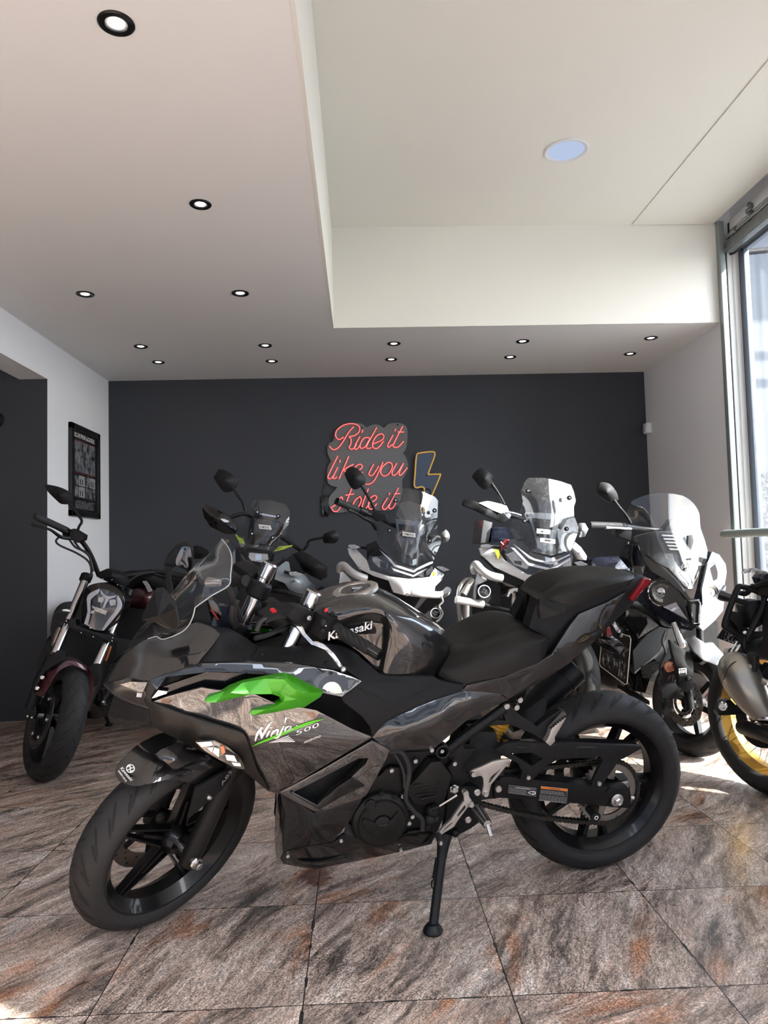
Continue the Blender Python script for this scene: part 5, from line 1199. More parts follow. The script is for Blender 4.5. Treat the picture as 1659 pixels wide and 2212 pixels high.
# --- side graphics
def fpos(x, y): return L(x, y, float(sdf(np.array([[x, y]]))[0])+.0020)
def ribbon(g, pts, ws):
    q = spline([tuple(p)+(w_,) for p, w_ in zip(pts, ws)], 8); v = []
    for i, p in enumerate(q):
        a, b = q[max(0, i-1)], q[min(len(q)-1, i+1)]; t = V((b[0]-a[0], b[1]-a[1])).normalized(); n_ = V((-t.y, t.x))*p[2]
        v += [fpos(p[0]+n_.x, p[1]+n_.y), fpos(p[0]-n_.x, p[1]-n_.y)]
    g.add(v, [[2*i, 2*i+1, 2*i+3, 2*i+2] for i in range(len(q)-1)])
g = G()
for st, ws in ((((1040, 1188), (1055, 1140), (1085, 1098)), (1.2, 2.6, 2.2)), (((1072, 1108), (1078, 1140), (1082, 1172)), (1.2, 2.8, 1.6)), (((1082, 1172), (1100, 1130), (1130, 1082)), (1.2, 2.4, 2.4)),
               (((1112, 1165), (1122, 1142), (1134, 1120)), (1.0, 2.2, 1.6)), (((1140, 1160), (1150, 1138), (1160, 1118)), (1.0, 2.2, 1.6)), (((1152, 1140), (1175, 1115), (1186, 1122), (1178, 1150)), (.9, 1.8, 2.2, 1.5)),
               (((1224, 1090), (1205, 1130), (1185, 1165), (1160, 1168)), (1.4, 2.2, 1.8, 1.0)), (((1262, 1092), (1240, 1100), (1232, 1122), (1250, 1122), (1272, 1090)), (1.2, 2.0, 2.0, 1.6, 1.4)), (((1272, 1090), (1262, 1112), (1280, 1110), (1312, 1085)), (1.6, 2.0, 1.4, .8)),
               (((1138, 1106), (1144, 1098)), (1.5, 1.5)), (((1228, 1070), (1240, 1036)), (.8, 2.6)), (((1130, 1082), (1150, 1060)), (1.8, .6))):
    ribbon(g, z1(*st), ws)
g.mk('script_lettering', 'white_decal', nj)
g = G(); ribbon(g, z1((1018, 1222), (1080, 1194), (1180, 1155), (1290, 1108), (1400, 1068), (1480, 1046)), (.3, 2.0, 3.2, 3.4, 3.0, .3)); g.mk('green_stripe', 'green_decal', nj)
g = G()
for k in range(5):
    a = z1((1130+k*16, 1200-k*3+k*1), (1255+k*10, 1158+k*9-4))[0:2]; ribbon(g, [a[0], a[1]], (.4, 1.0))
g.mk('white_stripes', 'white_decal', nj)
g = G(); textpx(g, '500', z1((1303, 1150))[0], z1((1448, 1095))[0], z1((1303, 1122))[0], fpos, 0, 1.1); g.mk('model_number', 'white_decal', nj)
g = G(); textpx(g, 'ARGENTINA', z1((1352, 1204))[0], z1((1462, 1160))[0], z1((1352, 1190))[0], fpos, .005); g.mk('country_lettering', 'white_decal', nj)

# ================================================================ vehicles in the row behind
def Q(par, cr_, name, mat, pts, d=4.1, fn=at, **k):
    pts = [p if len(p) > 2 else (p[0], p[1], d) for p in pts]
    hs = k.pop('holes', None); inn = k.pop('inner', ())
    kk = {}
    if hs: kk['holes'] = [cr_(*[p if len(p) > 2 else (p[0], p[1], d) for p in h]) for h in hs]
    if inn: kk['inner'] = cr_(*inn)
    lab = k.pop('label', None)
    g = G().sheet(cr_(*pts), fn, **kk, **k); o = g.mk(name, mat, par, label=lab); o_df[0] = g.df
    return o
o_df = [None]
def W3(cr_, p, d): q = cr_(p)[0]; return at(q[0], q[1], p[2] if len(p) > 2 else d)
def T(par, cr_, name, mat, pts, r, d=4.1, n=12, sm=5, **k):
    return G().tube([W3(cr_, p, d) for p in pts], r, n, sm, **k).mk(name, mat, par)
def screws(par, cr_, pts, d, r=.010, name='screw', mat='frame_black'):
    for p in pts:
        q = W3(cr_, p, d)-V((0, .006, 0)); o = G().lathe(q, (0, -1, 0), [(0, -.012), (r, -.012), (r, .002), (r*.75, .005), (0, .005)], 14).mk(name, mat, par)
        G().lathe(q, (0, -1, 0), [(0, .0055), (r*.42, .0055)], 8).mk('screw_head', 'silver', o)
def textq(par, cr_, name, t, mat, bl, br, tl, d, bold=.012):
    g = G(); textpx(g, t, cr_(bl)[0], cr_(br)[0], cr_(tl)[0], lambda x, y: at(x, y, d), bold); g.mk(name, mat, par)
def mirror_head(par, cr_, pts, d, arm, r=.007, mat='matte_black', ctr=None):
    c = ctr or (sum(p[0] for p in pts)/len(pts), sum(p[1] for p in pts)/len(pts))
    pp = [p if len(p) > 2 else (p[0], p[1], d) for p in pts]
    h = Q(par, cr_, 'mirror_housing', mat, pp, inner=((c[0], c[1], d-.035),), res=5, sm=3, th=.03)
    pq_ = [(c[0]+(p[0]-c[0])*.86, c[1]+(p[1]-c[1])*.86, d+.032) for p in pts]
    Q(h, cr_, 'mirror_glass', 'mirror_glass', pq_, sm=3, res=30, th=.002)
    if arm: T(par, cr_, 'mirror_arm', mat, arm, r, d)
def rest(par, front, head, lean, wb, Rw=.31, fw=.11, rw=.15, seat=.83, wfront=None, dark='deep_black', tail='matte_black', rimmat='rim_black', clear_=0, fwr=None, front_wheel=True):
    """everything behind the front end: wheels, frame mass, seat and tail on the vehicle's own axes"""
    f = V((head[0], head[1], 0)).normalized(); F_ = frame(front-f*wb, front, lean, .06)
    rcn = F_.p(0, 0, Rw)
    rim_, a, b = wheel(par, rcn, F_.l, F_.f, Rw, rw, Rw*.70, tread=0, rim=rimmat)
    g = G()
    for k in range(5): A = 2*PI*k/5; dv = a*math.cos(A)+b*math.sin(A); spoke(g, rcn, F_.l, dv, dv, .04, Rw*.68, .02, .015, .02, .015)
    g.cyl(rcn, F_.l, .05, .12, 20); g.mk('spokes', rimmat, rim_)
    if front_wheel:
        Rf = fwr or Rw; st = rotv(F_.f, V((0, 0, 1)), rad(32)) if wfront is None else V((wfront[0], wfront[1], 0)).normalized()
        l2 = V((-st.y, st.x, 0)); aa = rad(lean+3); u2 = V((0, 0, 1))*math.cos(aa)+l2*math.sin(aa); l3 = l2*math.cos(aa)-V((0, 0, 1))*math.sin(aa)
        c = V(front)+V((0, 0, .055))-u2*.055+u2*Rf
        rim_, a, b = wheel(par, c, l3, st, Rf, fw, Rf*.70, tread=0, rim=rimmat)
        g = G()
        for k in range(5): A = 2*PI*k/5; dv = a*math.cos(A)+b*math.sin(A); spoke(g, c, l3, dv, dv, .04, Rf*.68, .018, .014, .018, .013)
        g.cyl(c, l3, .045, .11, 20); g.mk('spokes', rimmat, rim_)
        disc(par, c-l3*.07, l3, st, .15, .10, .005); F_.fc, F_.fl, F_.ff, F_.fu = c, l3, st, u2
    def loft(name, mat, secs):
        rows = [[F_.p(x, 0, zt), F_.p(x, w_*.75, zt-.02), F_.p(x, w_, (zt*.6+zb*.4)), F_.p(x, w_*.8, zb+.01), F_.p(x, 0, zb)] for x, w_, zt, zb in secs]
        G().grid(rows, 5, 4, F_, caps=True).mk(name, mat, par, ang=50)
    loft('engine', dark, [(wb-.42, .16, .62, .30), (wb-.62, .19, .66, .22), (wb-.95, .17, .64, .22), (wb-1.15, .10, .60, .3)])
    loft('frame_body', dark, [(wb-.25, .10, seat+.02, .62), (wb-.55, .16, seat+.03, .58), (wb-.9, .13, seat-.05, .55), (.1, .10, seat-.02, .6)])
    loft('seat', 'seat_vinyl', [(wb-.72, .08, seat+.02, seat-.08), (wb-.95, .14, seat, seat-.08), (.25, .15, seat+.04, seat-.06), (0, .11, seat+.07, seat-.02)])
    loft('tail', tail, [(.2, .10, seat-.03, seat-.14), (-.1, .09, seat+.02, seat-.1), (-.28, .05, seat+.05, seat-.02)])
    for sd in (1, -1): G().tube([F_.p(.55, .10*sd, .38), F_.p(0, .11*sd, Rw)], [.03, .022], 12, 1).mk('swingarm', dark, par)
    # side stand reaching the floor
    a_ = F_.p(wb*.42, .12, .30); b_ = F_.p(wb*.38, .26, 0); b_ = V((b_.x, b_.y, .011)); G().tube([a_, b_], .011, 10, 1).mk('side_stand', 'frame_black', par)
    G().cyl(V((b_.x, b_.y, .008)), (0, 0, 1), .024, .014, 16, .3).mk('stand_foot', 'frame_black', par)
    return F_

# ---------------------------------------------------------------- naked street motorcycle on the left
a1 = crop(20, 1000, .32558); a2 = crop(60, 1200, .14467); a3 = crop(30, 1380, .14465)
fa0 = onz(90, 1686)
bA = thing('naked_motorcycle', fa0, 'wine red and black naked motorcycle with round-cornered headlight beside the white pier', 'motorcycle')
wf = V((.60, -.80, 0)).normalized(); l2 = V((-wf.y, wf.x, 0)); aa = rad(15.5)
wu = V((0, 0, 1))*math.cos(aa)+l2*math.sin(aa); wl_ = l2*math.cos(aa)-V((0, 0, 1))*math.sin(aa)
RA = .300; ca = V(fa0)+V((0, 0, .06))-wu*.06+wu*RA
rim_, a, b = wheel(bA, ca, wl_, wf, RA, .125, .216, tread=22, gw=.0022)
g = G()
for k in range(5):
    A = 2*PI*k/5+.3; dv = a*math.cos(A)+b*math.sin(A); spoke(g, ca, wl_, dv, dv, .04, .205, .018, .014, .018, .014)
g.cyl(ca, wl_, .045, .11, 20); g.mk('spokes', 'rim_black', rim_)
disc(bA, ca-wl_*.066, wl_, wf, .155, .115, .006, 30); disc(bA, ca-wl_*.060, wl_, wf, .11, .055, .004, 0, 'frame_black', 'disc_carrier')
bolts(bA, [ca-wl_*.070+(a*math.cos(A)+b*math.sin(A))*.105 for A in [2*PI*k/6 for k in range(6)]], -wl_, .010, .006, 'bolt_steel', 'disc_bolt')
Q(bA, a3, 'brake_caliper', 'frame_black', ((180, 1160), (215, 1000), (330, 1010), (340, 1120), (300, 1200), (200, 1190)), 3.62, th=.05, bev=.004)
bolts(bA, [W3(a3, p, 3.617) for p in ((208, 1153), (272, 1172))], V((0, -1, 0)), .0055, .004)
G().cyl(W3(a3, (355, 1135), 3.66), wl_, .016, .05, 16).mk('axle_nut', 'bolt_steel', bA)
# fork
T(bA, a2, 'fork_tube', 'fork_silver', ((855, 380, 3.97), (640, 900, 3.87), (400, 1470, 3.74)), .0215, n=20, sm=1)
T(bA, a2, 'fork_tube', 'fork_silver', ((1478, 590, 3.99), (1250, 1130, 3.90), (1020, 1660, 3.79)), .0215, n=20, sm=1)
for p, d in (((868, 335), 3.98), ((1492, 565), 4.0)): G().cyl(W3(a2, p, d), W3(a2, (700, 800), 3.9)-W3(a2, (560, 1150), 3.84), .031, .045, 20, .2).mk('fork_cap', 'frame_black', bA)
T(bA, a3, 'fork_slider', 'matte_black', ((560, 300, 3.72), (400, 620, 3.68), (240, 1060, 3.63)), [.030, .032, .026], n=18, sm=1)
T(bA, a3, 'fork_slider', 'matte_black', ((1230, 480, 3.80), (1150, 800, 3.78), (1050, 1060, 3.75)), [.030, .030, .024], n=18, sm=1)
Q(bA, a2, 'lower_yoke', 'frame_black', ((510, 975), (560, 950), (710, 955), (730, 1040), (960, 1130), (1270, 1190), (1285, 1240), (1260, 1295), (1150, 1262), (900, 1170), (640, 1090), (500, 1070)), 3.82, th=.06, bev=.004)
screws(bA, a2, ((590, 975), (560, 1020), (810, 1150), (990, 1210), (1280, 1225), (1270, 1270)), 3.815, .006, 'clamp_bolt')
Q(bA, a2, 'radiator', 'deep_black', ((600, 1100), (1200, 1280), (1020, 1700), (400, 1500)), 3.98, th=.03)
g = G()
for r_ in range(11):
    for c_ in range(9):
        x = 640+c_*58-r_*19+(r_ % 2)*25; y = 1150+c_*17+r_*33
        p = W3(a2, (x, y), 3.975); g.add([p, p+V((.010, 0, -.001)), p+V((.010, 0, .0012)), p+V((0, 0, .0022))], [[0, 1, 2, 3]])
g.mk('radiator_fins', 'radiator_grey', bA)
Q(bA, a2, 'radiator_shroud', 'gloss_black', ((345, 1200), (400, 1090), (480, 1050), (520, 1100), (430, 1330), (380, 1440), (345, 1330)), 3.93, th=.06, bev=.004)
Q(bA, a2, 'side_reflector', 'orange_lens', ((470, 1080), (508, 1085), (420, 1305), (385, 1300)), 3.86, th=.012)
Q(bA, a2, 'side_reflector', 'orange_lens', ((1230, 1355), (1252, 1358), (1170, 1575), (1148, 1570)), 3.86, th=.012)
# mudguard
Q(bA, a3, 'mudguard', 'wine_paint', ((300, 820, 3.60), (330, 740, 3.60), (420, 560, 3.60), (620, 440, 3.58), (760, 340, 3.58), (905, 325, 3.60), (1090, 430, 3.64), (1185, 480, 3.68), (1195, 640, 3.70), (1145, 900, 3.70), (1085, 1085, 3.70), (1000, 1062, 3.68), (1100, 800, 3.67), (1128, 650, 3.66), (1080, 480, 3.63), (880, 400, 3.59), (760, 430, 3.58), (650, 500, 3.57), (560, 650, 3.57), (480, 800, 3.58), (400, 870, 3.59)), res=6, sm=2, th=.02, bev=.003)
Q(bA, a3, 'fork_guard', 'matte_black', ((480, 370), (640, 175), (715, 195), (750, 310), (620, 385), (470, 480), (400, 600), (330, 740), (295, 810), (300, 700)), 3.575, th=.03, bev=.003)
Q(bA, a3, 'fork_guard', 'matte_black', ((1170, 382), (1290, 380), (1295, 560), (1245, 690), (1190, 725), (1195, 560), (1090, 440)), 3.64, th=.03, bev=.003)
bolts(bA, [W3(a3, p, 3.57) for p in ((425, 575), (352, 735))], V((0, -1, 0)), .010, .006)
# headlight
Q(bA, a2, 'headlight_shell', 'gloss_black', ((860, 500), (930, 440), (1080, 405), (1220, 430), (1350, 510), (1430, 610), (1445, 740), (1350, 920), (1230, 1080), (1150, 1150), (980, 1130), (800, 1000), (800, 800), (825, 600)), 3.84, inner=((1100, 780, 3.77),), res=8, sm=3, th=.10, bev=.003)
Q(bA, a2, 'headlight_reflector', 'gloss_black', ((890, 590), (1060, 500), (1210, 530), (1335, 600), (1400, 760), (1250, 980), (1120, 1120), (980, 1100), (850, 1010), (900, 850), (880, 680)), 3.775, sm=2, res=20, th=.01)
for q in (((1055, 630), (1130, 615), (1140, 670), (1110, 710), (1045, 690)), ((1210, 675), (1250, 655), (1315, 660), (1315, 735), (1240, 755)), ((950, 750), (1060, 780), (1190, 830), (1165, 890), (1010, 830)), ((920, 1080), (990, 1050), (985, 1060), (930, 1095)), ((940, 830), (1000, 815), (990, 860), (945, 870))):
    Q(bA, a2, 'reflector_facet', 'lens_reflector', q, 3.765, th=.006, res=5)
for q in (((1060, 500), (1055, 560), (935, 660), (930, 850), (890, 1045), (838, 1020), (890, 840), (878, 650), (930, 560)), ((1340, 600), (1392, 700), (1392, 790), (1265, 960), (1130, 1122), (1100, 1115), (1200, 950), (1328, 780), (1325, 650)), ((1085, 525), (1165, 605), (1315, 598), (1300, 625), (1205, 660), (1140, 785), (1112, 782), (1150, 655), (1088, 565))):
    Q(bA, a2, 'daylight_strip', 'lamp_white', q, 3.757, th=.010, bev=.002, sm=2, res=12)
Q(bA, a2, 'headlight_lens', 'lens_clear', ((885, 585), (1060, 492), (1215, 522), (1340, 595), (1408, 760), (1255, 985), (1122, 1128), (975, 1105), (842, 1012), (895, 850), (875, 680)), 3.752, inner=((1100, 780, 3.735),), sm=2, res=12, th=.003)
Q(bA, a2, 'instrument_cluster', 'matte_black', ((1055, 250), (1180, 195), (1300, 220), (1440, 310), (1478, 400), (1450, 450), (1360, 440), (1180, 390), (1050, 330)), 3.90, inner=((1250, 300, 3.86),), res=8, th=.06, bev=.004)
screws(bA, a2, ((1135, 350), (1268, 362), (1350, 437)), 3.885, .005, 'cluster_screw')
Q(bA, a2, 'indicator', 'matte_black', ((400, 900), (430, 850), (520, 850), (610, 875), (620, 950), (560, 965), (470, 970), (410, 945)), 3.85, th=.04, bev=.006, sm=2, res=8)
Q(bA, a2, 'indicator_bracket', 'bolt_steel', ((515, 810), (560, 800), (640, 820), (640, 840), (520, 825)), 3.85, th=.02)
# bars
T(bA, a1, 'handlebar', 'frame_black', ((595, 750, 4.05), (545, 620, 4.0), (480, 520, 3.95), (400, 470, 3.88), (190, 365, 3.78)), .0125, n=14)
gr_ = T(bA, a1, 'grip', 'rubber', ((182, 355, 3.775), (200, 366, 3.78), (375, 445, 3.87)), [.019, .0195, .018], n=16, sm=2)
T(bA, a1, 'brake_lever', 'frame_black', ((145, 408, 3.70), (210, 425, 3.72), (275, 445, 3.75), (340, 490, 3.82), (400, 500, 3.86)), [.008, .006, .007, .009, .011], n=10)
Q(bA, a1, 'brake_reservoir', 'matte_black', ((405, 440), (425, 435), (498, 478), (492, 510), (450, 530), (395, 505)), 3.86, th=.05, bev=.005)
Q(bA, a1, 'switch_housing', 'matte_black', ((340, 430), (370, 425), (400, 450), (395, 500), (355, 490)), 3.87, th=.04, bev=.004)
mirror_head(bA, a1, ((230, 148), (255, 143), (330, 160), (395, 195), (415, 225), (410, 255), (385, 268), (345, 272), (310, 245), (260, 195)), 3.88, ((392, 265), (430, 310), (475, 370), (480, 395), (462, 425), (448, 475)), .007)
for q in (((400, 510), (440, 560), (520, 600), (545, 680), (540, 760)), ((330, 490), (310, 520), (340, 550), (450, 600), (530, 660), (550, 750)), ((430, 520), (470, 570), (530, 620), (560, 720)), ((735, 850, 3.9), (790, 790), (870, 740), (960, 725))):
    T(bA, a1, 'cable', 'brake_hose', q, .0055, 3.95, 8)
T(bA, a1, 'handlebar', 'frame_black', ((690, 760, 4.05), (830, 740, 4.12), (960, 722, 4.2), (1080, 740, 4.25)), .0125, n=12)
T(bA, a1, 'grip', 'rubber', ((1060, 735, 4.24), (1250, 770, 4.32)), .018, n=14)
T(bA, a1, 'clutch_lever', 'frame_black', ((960, 735, 4.15), (1080, 765, 4.2), (1200, 790, 4.25)), .007, n=8)
mirror_head(bA, crop(320, 1160, .18083), ((530, 130), (560, 105), (620, 115), (700, 160), (745, 210), (700, 245), (600, 262), (535, 258)), 4.25, ((540, 255), (500, 330), (470, 420)), .007)
# tank and flank
Q(bA, a1, 'tank_top', 'matte_black', ((700, 740), (760, 722), (880, 712), (1010, 740), (1100, 790), (1060, 860), (960, 850), (890, 830), (780, 860)), 4.25, inner=((900, 770, 4.16),), res=8, th=.25, sm=2)
Q(bA, a1, 'tank_band', 'grey_decal', ((882, 785), (905, 783), (925, 810), (945, 850), (922, 858), (905, 820)), 4.15, th=.02)
Q(bA, a1, 'tank_flank', 'wine_paint', ((780, 852), (830, 838), (890, 830), (1000, 862), (1060, 905), (980, 950), (900, 985), (780, 955)), 4.20, inner=((900, 890, 4.13),), res=8, th=.2, sm=2)
Q(bA, a1, 'frame_cover', 'matte_black', ((740, 960), (900, 980), (960, 1060), (830, 1180), (720, 1160), (700, 1080)), 4.12, th=.2)
g = G(); textpx(g, 'BENDA', a2((1350, 1100))[0], a2((1505, 1160))[0], a2((1350, 1070))[0], lambda x, y: at(x, y, 4.10), .01)
Q(bA, a3, 'belly_exhaust', 'gloss_black', ((1030, 1180), (1100, 1080), (1250, 800), (1370, 720), (1490, 880), (1500, 920), (1430, 1140), (1230, 1195)), 4.0, inner=((1300, 960, 3.92),), res=8, sm=2, th=.2)
rest(bA, onz(60, 1655), (.14, -1), 13, 1.38, seat=.80, front_wheel=False, tail='wine_paint')

# ---------------------------------------------------------------- small adventure bike with lime stickers
b1 = crop(400, 980, .21700)
bB = thing('adventure_motorcycle', onz(512, 1600), 'blue-grey adventure motorcycle with small clear screen and lime stickers', 'motorcycle')
D = 4.12
Q(bB, b1, 'windscreen', 'clear_screen', ((668, 490, D), (692, 460, D), (850, 462, D-.02), (1000, 505, D), (1045, 575, D), (1030, 700, D-.01), (1010, 810, D), (1060, 850, D+.06), (1100, 895, D+.10), (1090, 930, D+.10), (980, 980, D+.05), (875, 1022, D), (862, 985, D-.02), (840, 968, D-.04), (600, 925, D-.04), (578, 965, D), (530, 890, D+.06), (478, 820, D+.10), (480, 785, D+.10), (590, 700, D+.02), (640, 570, D)), inner=((800, 700, D-.05), (790, 560, D-.04)), res=7, th=.004)
Q(bB, b1, 'screen_mount', 'frame_black', ((650, 640), (700, 600), (900, 650), (980, 700), (900, 930), (640, 900), (620, 840)), D+.10, th=.03)
Q(bB, b1, 'instrument_display', 'gloss_black', ((690, 640), (930, 690), (900, 830), (680, 800)), D+.08, th=.02)
screws(bB, b1, ((722, 582), (928, 622), (668, 797), (875, 835)), D-.055, .0115)
Q(bB, b1, 'cross_strut', 'silver', ((745, 590), (905, 620), (905, 636), (745, 606)), D-.03, th=.006)
def maker_badge(par, cr_, pts, d):
    bd = Q(par, cr_, 'badge', 'sticker_white', pts, d, th=.002, sm=2)
    (x0, y0), (x1, y1) = pts[-1][:2], pts[2][:2]
    textq(bd, cr_, 'badge_lettering', 'CFMOTO', 'sticker_ink', (pts[0][0]+14, pts[-1][1]-9), (pts[1][0]-14, pts[2][1]-9), (pts[0][0]+14, pts[0][1]+14), d-.0015)
maker_badge(bB, b1, ((730, 703), (850, 716), (862, 758), (738, 747)), D-.065)
Q(bB, b1, 'lime_sticker', 'lime_decal', ((495, 798), (520, 812), (530, 828), (578, 848), (602, 910), (545, 890), (515, 838)), D+.03, th=.002)
Q(bB, b1, 'lime_sticker', 'lime_decal', ((878, 977), (935, 922), (1030, 915), (1068, 908), (1062, 924), (1030, 932), (985, 952)), D-.01, th=.002)
textq(bB, b1, 'sticker_lettering', '450', 'sticker_ink', (905, 965), (960, 940), (912, 945), D-.013)
Q(bB, b1, 'headlight_bezel', 'matte_black', ((585, 955), (620, 932), (840, 970), (868, 1000), (852, 1065), (805, 1128), (690, 1118), (605, 1062)), D-.06, th=.10, bev=.004, res=14)
Q(bB, b1, 'headlight_reflector', 'lens_reflector', ((640, 985), (820, 1000), (828, 1050), (790, 1085), (660, 1065), (632, 1030)), D-.066, th=.01, res=5)
Q(bB, b1, 'headlight_bulb', 'mirror_glass', ((700, 1000), (765, 1005), (760, 1060), (700, 1055)), D-.069, th=.008)
Q(bB, b1, 'headlight_lens', 'lens_clear', ((630, 978), (825, 995), (835, 1052), (793, 1092), (655, 1070), (624, 1032)), D-.075, th=.003)
Q(bB, b1, 'light_bar', 'lens_clear', ((545, 1000), (565, 1000), (620, 1075), (690, 1110), (800, 1128), (840, 1110), (965, 1030), (972, 1050), (850, 1140), (800, 1152), (680, 1142), (590, 1080)), D-.05, th=.012)
Q(bB, b1, 'light_bar_backing', 'frame_black', ((540, 1000), (570, 1000), (620, 1075), (690, 1108), (800, 1126), (840, 1106), (965, 1025), (990, 1060), (850, 1170), (800, 1172), (680, 1162), (560, 1080)), D-.035, th=.08)
Q(bB, b1, 'lower_cowl', 'matte_black', ((500, 930), (560, 1000), (600, 1080), (690, 1150), (830, 1170), (990, 1060), (1060, 1010), (1120, 1090), (1180, 1200), (900, 1300), (780, 1290), (560, 1140), (500, 1130)), D+.02, th=.20, res=16)
Q(bB, b1, 'side_fairing', 'blue_grey', ((888, 1250, D-.06), (920, 1130, D-.04), (1000, 1070, D), (1032, 1080, D+.01), (1045, 1170, D-.02), (1180, 1200, D+.02), (1290, 1330, D+.10), (1270, 1400, D+.10), (1180, 1412, D+.04), (1060, 1390, D-.02), (990, 1290, D-.06)), inner=((1060, 1240, D-.06), (1180, 1300, D-.02)), res=8, th=.06, bev=.004)
textq(bB, b1, 'fairing_lettering', 'CFMOTO', 'sticker_ink', (1046, 1290), (1142, 1262), (1044, 1268), D-.075)
Q(bB, b1, 'side_fairing', 'blue_grey', ((470, 990), (500, 945), (512, 1135), (472, 1112)), D+.02, th=.1, bev=.004)
Q(bB, b1, 'indicator', 'lens_reflector', ((1030, 1182), (1100, 1172), (1172, 1198), (1130, 1216), (1050, 1212)), D-.07, th=.02, res=5)
T(bB, b1, 'indicator_stalk', 'matte_black', ((985, 1175), (1040, 1190)), .009, D-.06)
mirror_head(bB, b1, ((330, 160), (350, 155), (430, 180), (510, 245), (516, 300), (470, 362), (420, 378), (370, 368), (288, 250), (285, 230)), D-.1, ((465, 330), (530, 420), (575, 490), (600, 570)), .008)
mirror_head(bB, b1, ((1380, 800), (1460, 765), (1500, 768), (1525, 800), (1530, 840), (1490, 890), (1380, 890), (1368, 850)), D+.22, ((1375, 835), (1240, 865), (1212, 920), (1150, 985)), .008)
Q(bB, b1, 'hand_guard', 'gloss_black', ((170, 560), (185, 500), (230, 515), (300, 545), (420, 610), (500, 700), (520, 740), (490, 800), (400, 802), (250, 725), (190, 640)), D-.14, inner=((320, 650, D-.2),), res=8, th=.03, bev=.004)
T(bB, b1, 'grip', 'rubber', ((190, 515, D-.1), (270, 565, D-.09), (430, 640, D-.06)), .018)
T(bB, b1, 'handlebar', 'frame_black', ((430, 640, D-.06), (600, 600, D+.1), (760, 700, D+.18), (1060, 900, D+.2), (1180, 980, D+.2)), .0125)
Q(bB, b1, 'hand_guard', 'matte_black', ((1050, 1010), (1150, 965), (1230, 1000), (1300, 1050), (1410, 1130), (1412, 1230), (1350, 1262), (1230, 1205), (1120, 1110)), D+.12, inner=((1280, 1130, D+.07),), res=9, th=.05, bev=.004)
T(bB, b1, 'crash_bar', 'frame_black', ((820, 1350, D), (980, 1370, D-.05), (1180, 1432, D-.02), (1300, 1390, D+.05), (1375, 1350, D+.1), (1390, 1440, D+.1), (1330, 1600, D+.05)), .016)
Q(bB, b1, 'radiator_cover', 'deep_black', ((560, 1100), (900, 1260), (1200, 1420), (1240, 1640), (900, 1800), (620, 1600)), D+.12, th=.2)
rest(bB, onz(512, 1600), (.16, -1), 12, 1.45, .32, .09, .13, .84)

# ---------------------------------------------------------------- the two white touring adventure bikes
def fog(par, cr_, c, r, d, ring='lamp_white'):
    p = W3(cr_, c, d); o = G().lathe(p, (0, -1, 0), [(0, -.06), (r*.8, -.06), (r, -.02), (r, .0), (r*.86, .008), (r*.80, .002), (0, .002)], 28).mk('fog_lamp', 'frame_black', par)
    G().lathe(p, (0, -1, 0), [(r*.84, .004), (r*.97, .004), (r*.97, .010), (r*.84, .010)], 28, closed=True).mk('fog_ring', ring, o)
    G().lathe(p, (0, -1, 0), [(0, .006), (r*.82, .004), (r*.82, .001), (0, .001)], 24).mk('fog_lens', 'lens_smoke', o)
    g = G(); 
    for v in (V((1, 0, .3)), V((-.3, 0, 1))): g.obox(p-V((0, .0045, 0)), v*r*.35, V((v.z, 0, -v.x))*r*.12, V((0, .001, 0)))
    g.mk('fog_led', 'lens_reflector', o)
c1 = crop(680, 980, .20494); D = 4.15
bC = thing('adventure_motorcycle', onz(860, 1590), 'white adventure motorcycle behind the sports bike tank, screen overlapping the red neon script', 'motorcycle', 'white adventure motorcycles')
Q(bC, c1, 'windscreen', 'clear_screen', ((830, 430, D), (870, 365, D), (1000, 365, D-.02), (1140, 400, D), (1270, 455, D+.03), (1300, 500, D+.04), (1295, 600, D+.02), (1290, 830, D+.03), (1335, 890, D+.08), (1330, 940, D+.08), (1255, 1120, D+.02), (1130, 1170, D-.03), (1040, 1187, D-.06), (870, 1130, D-.04), (830, 1090, D-.02), (700, 970, D+.06), (655, 870, D+.10), (650, 755, D+.10), (765, 680, D+.03), (800, 520, D)), inner=((1020, 620, D-.06), (1000, 900, D-.08)), res=7, th=.004)
Q(bC, c1, 'screen_deflector', 'hazy_screen', ((900, 520), (1000, 500), (1230, 580), (1250, 700), (1230, 830), (1180, 790), (1040, 1100), (960, 1090), (860, 900), (840, 700)), D+.015, inner=((1040, 760, D-.03),), res=10, th=.004)
Q(bC, c1, 'dash_panel', 'silver_paint', ((850, 690), (1090, 710), (1150, 745), (1070, 1040), (1000, 1080), (930, 1050), (880, 900)), D+.10, th=.05, bev=.004)
Q(bC, c1, 'dash_display', 'gloss_black', ((880, 740), (1060, 760), (1040, 900), (900, 880)), D+.095, th=.02)
screws(bC, c1, ((853, 492), (1262, 600), (788, 810), (1210, 918)), D-.03, .0125)
maker_badge(bC, c1, ((925, 820), (1060, 840), (1062, 882), (925, 866)), D-.095)
mirror_head(bC, c1, ((340, 165), (390, 138), (460, 165), (540, 250), (530, 305), (490, 340), (440, 372), (390, 360), (345, 290), (312, 215)), D-.12, ((488, 335), (560, 450), (615, 555), (632, 600)), .008)
mirror_head(bC, c1, ((1325, 850), (1380, 800), (1410, 830), (1424, 880), (1400, 925), (1360, 942), (1328, 920)), D+.18, ((1330, 885), (1280, 880), (1230, 930)), .008, 'silver_paint')
T(bC, c1, 'handlebar', 'frame_black', ((500, 615, D-.06), (700, 690, D+.04), (860, 770, D+.16), (1100, 850, D+.2), (1280, 880, D+.2)), .0125)
T(bC, c1, 'grip', 'rubber', ((232, 500, D-.16), (255, 512, D-.15), (500, 615, D-.06)), [.020, .020, .0185], n=16, sm=2)
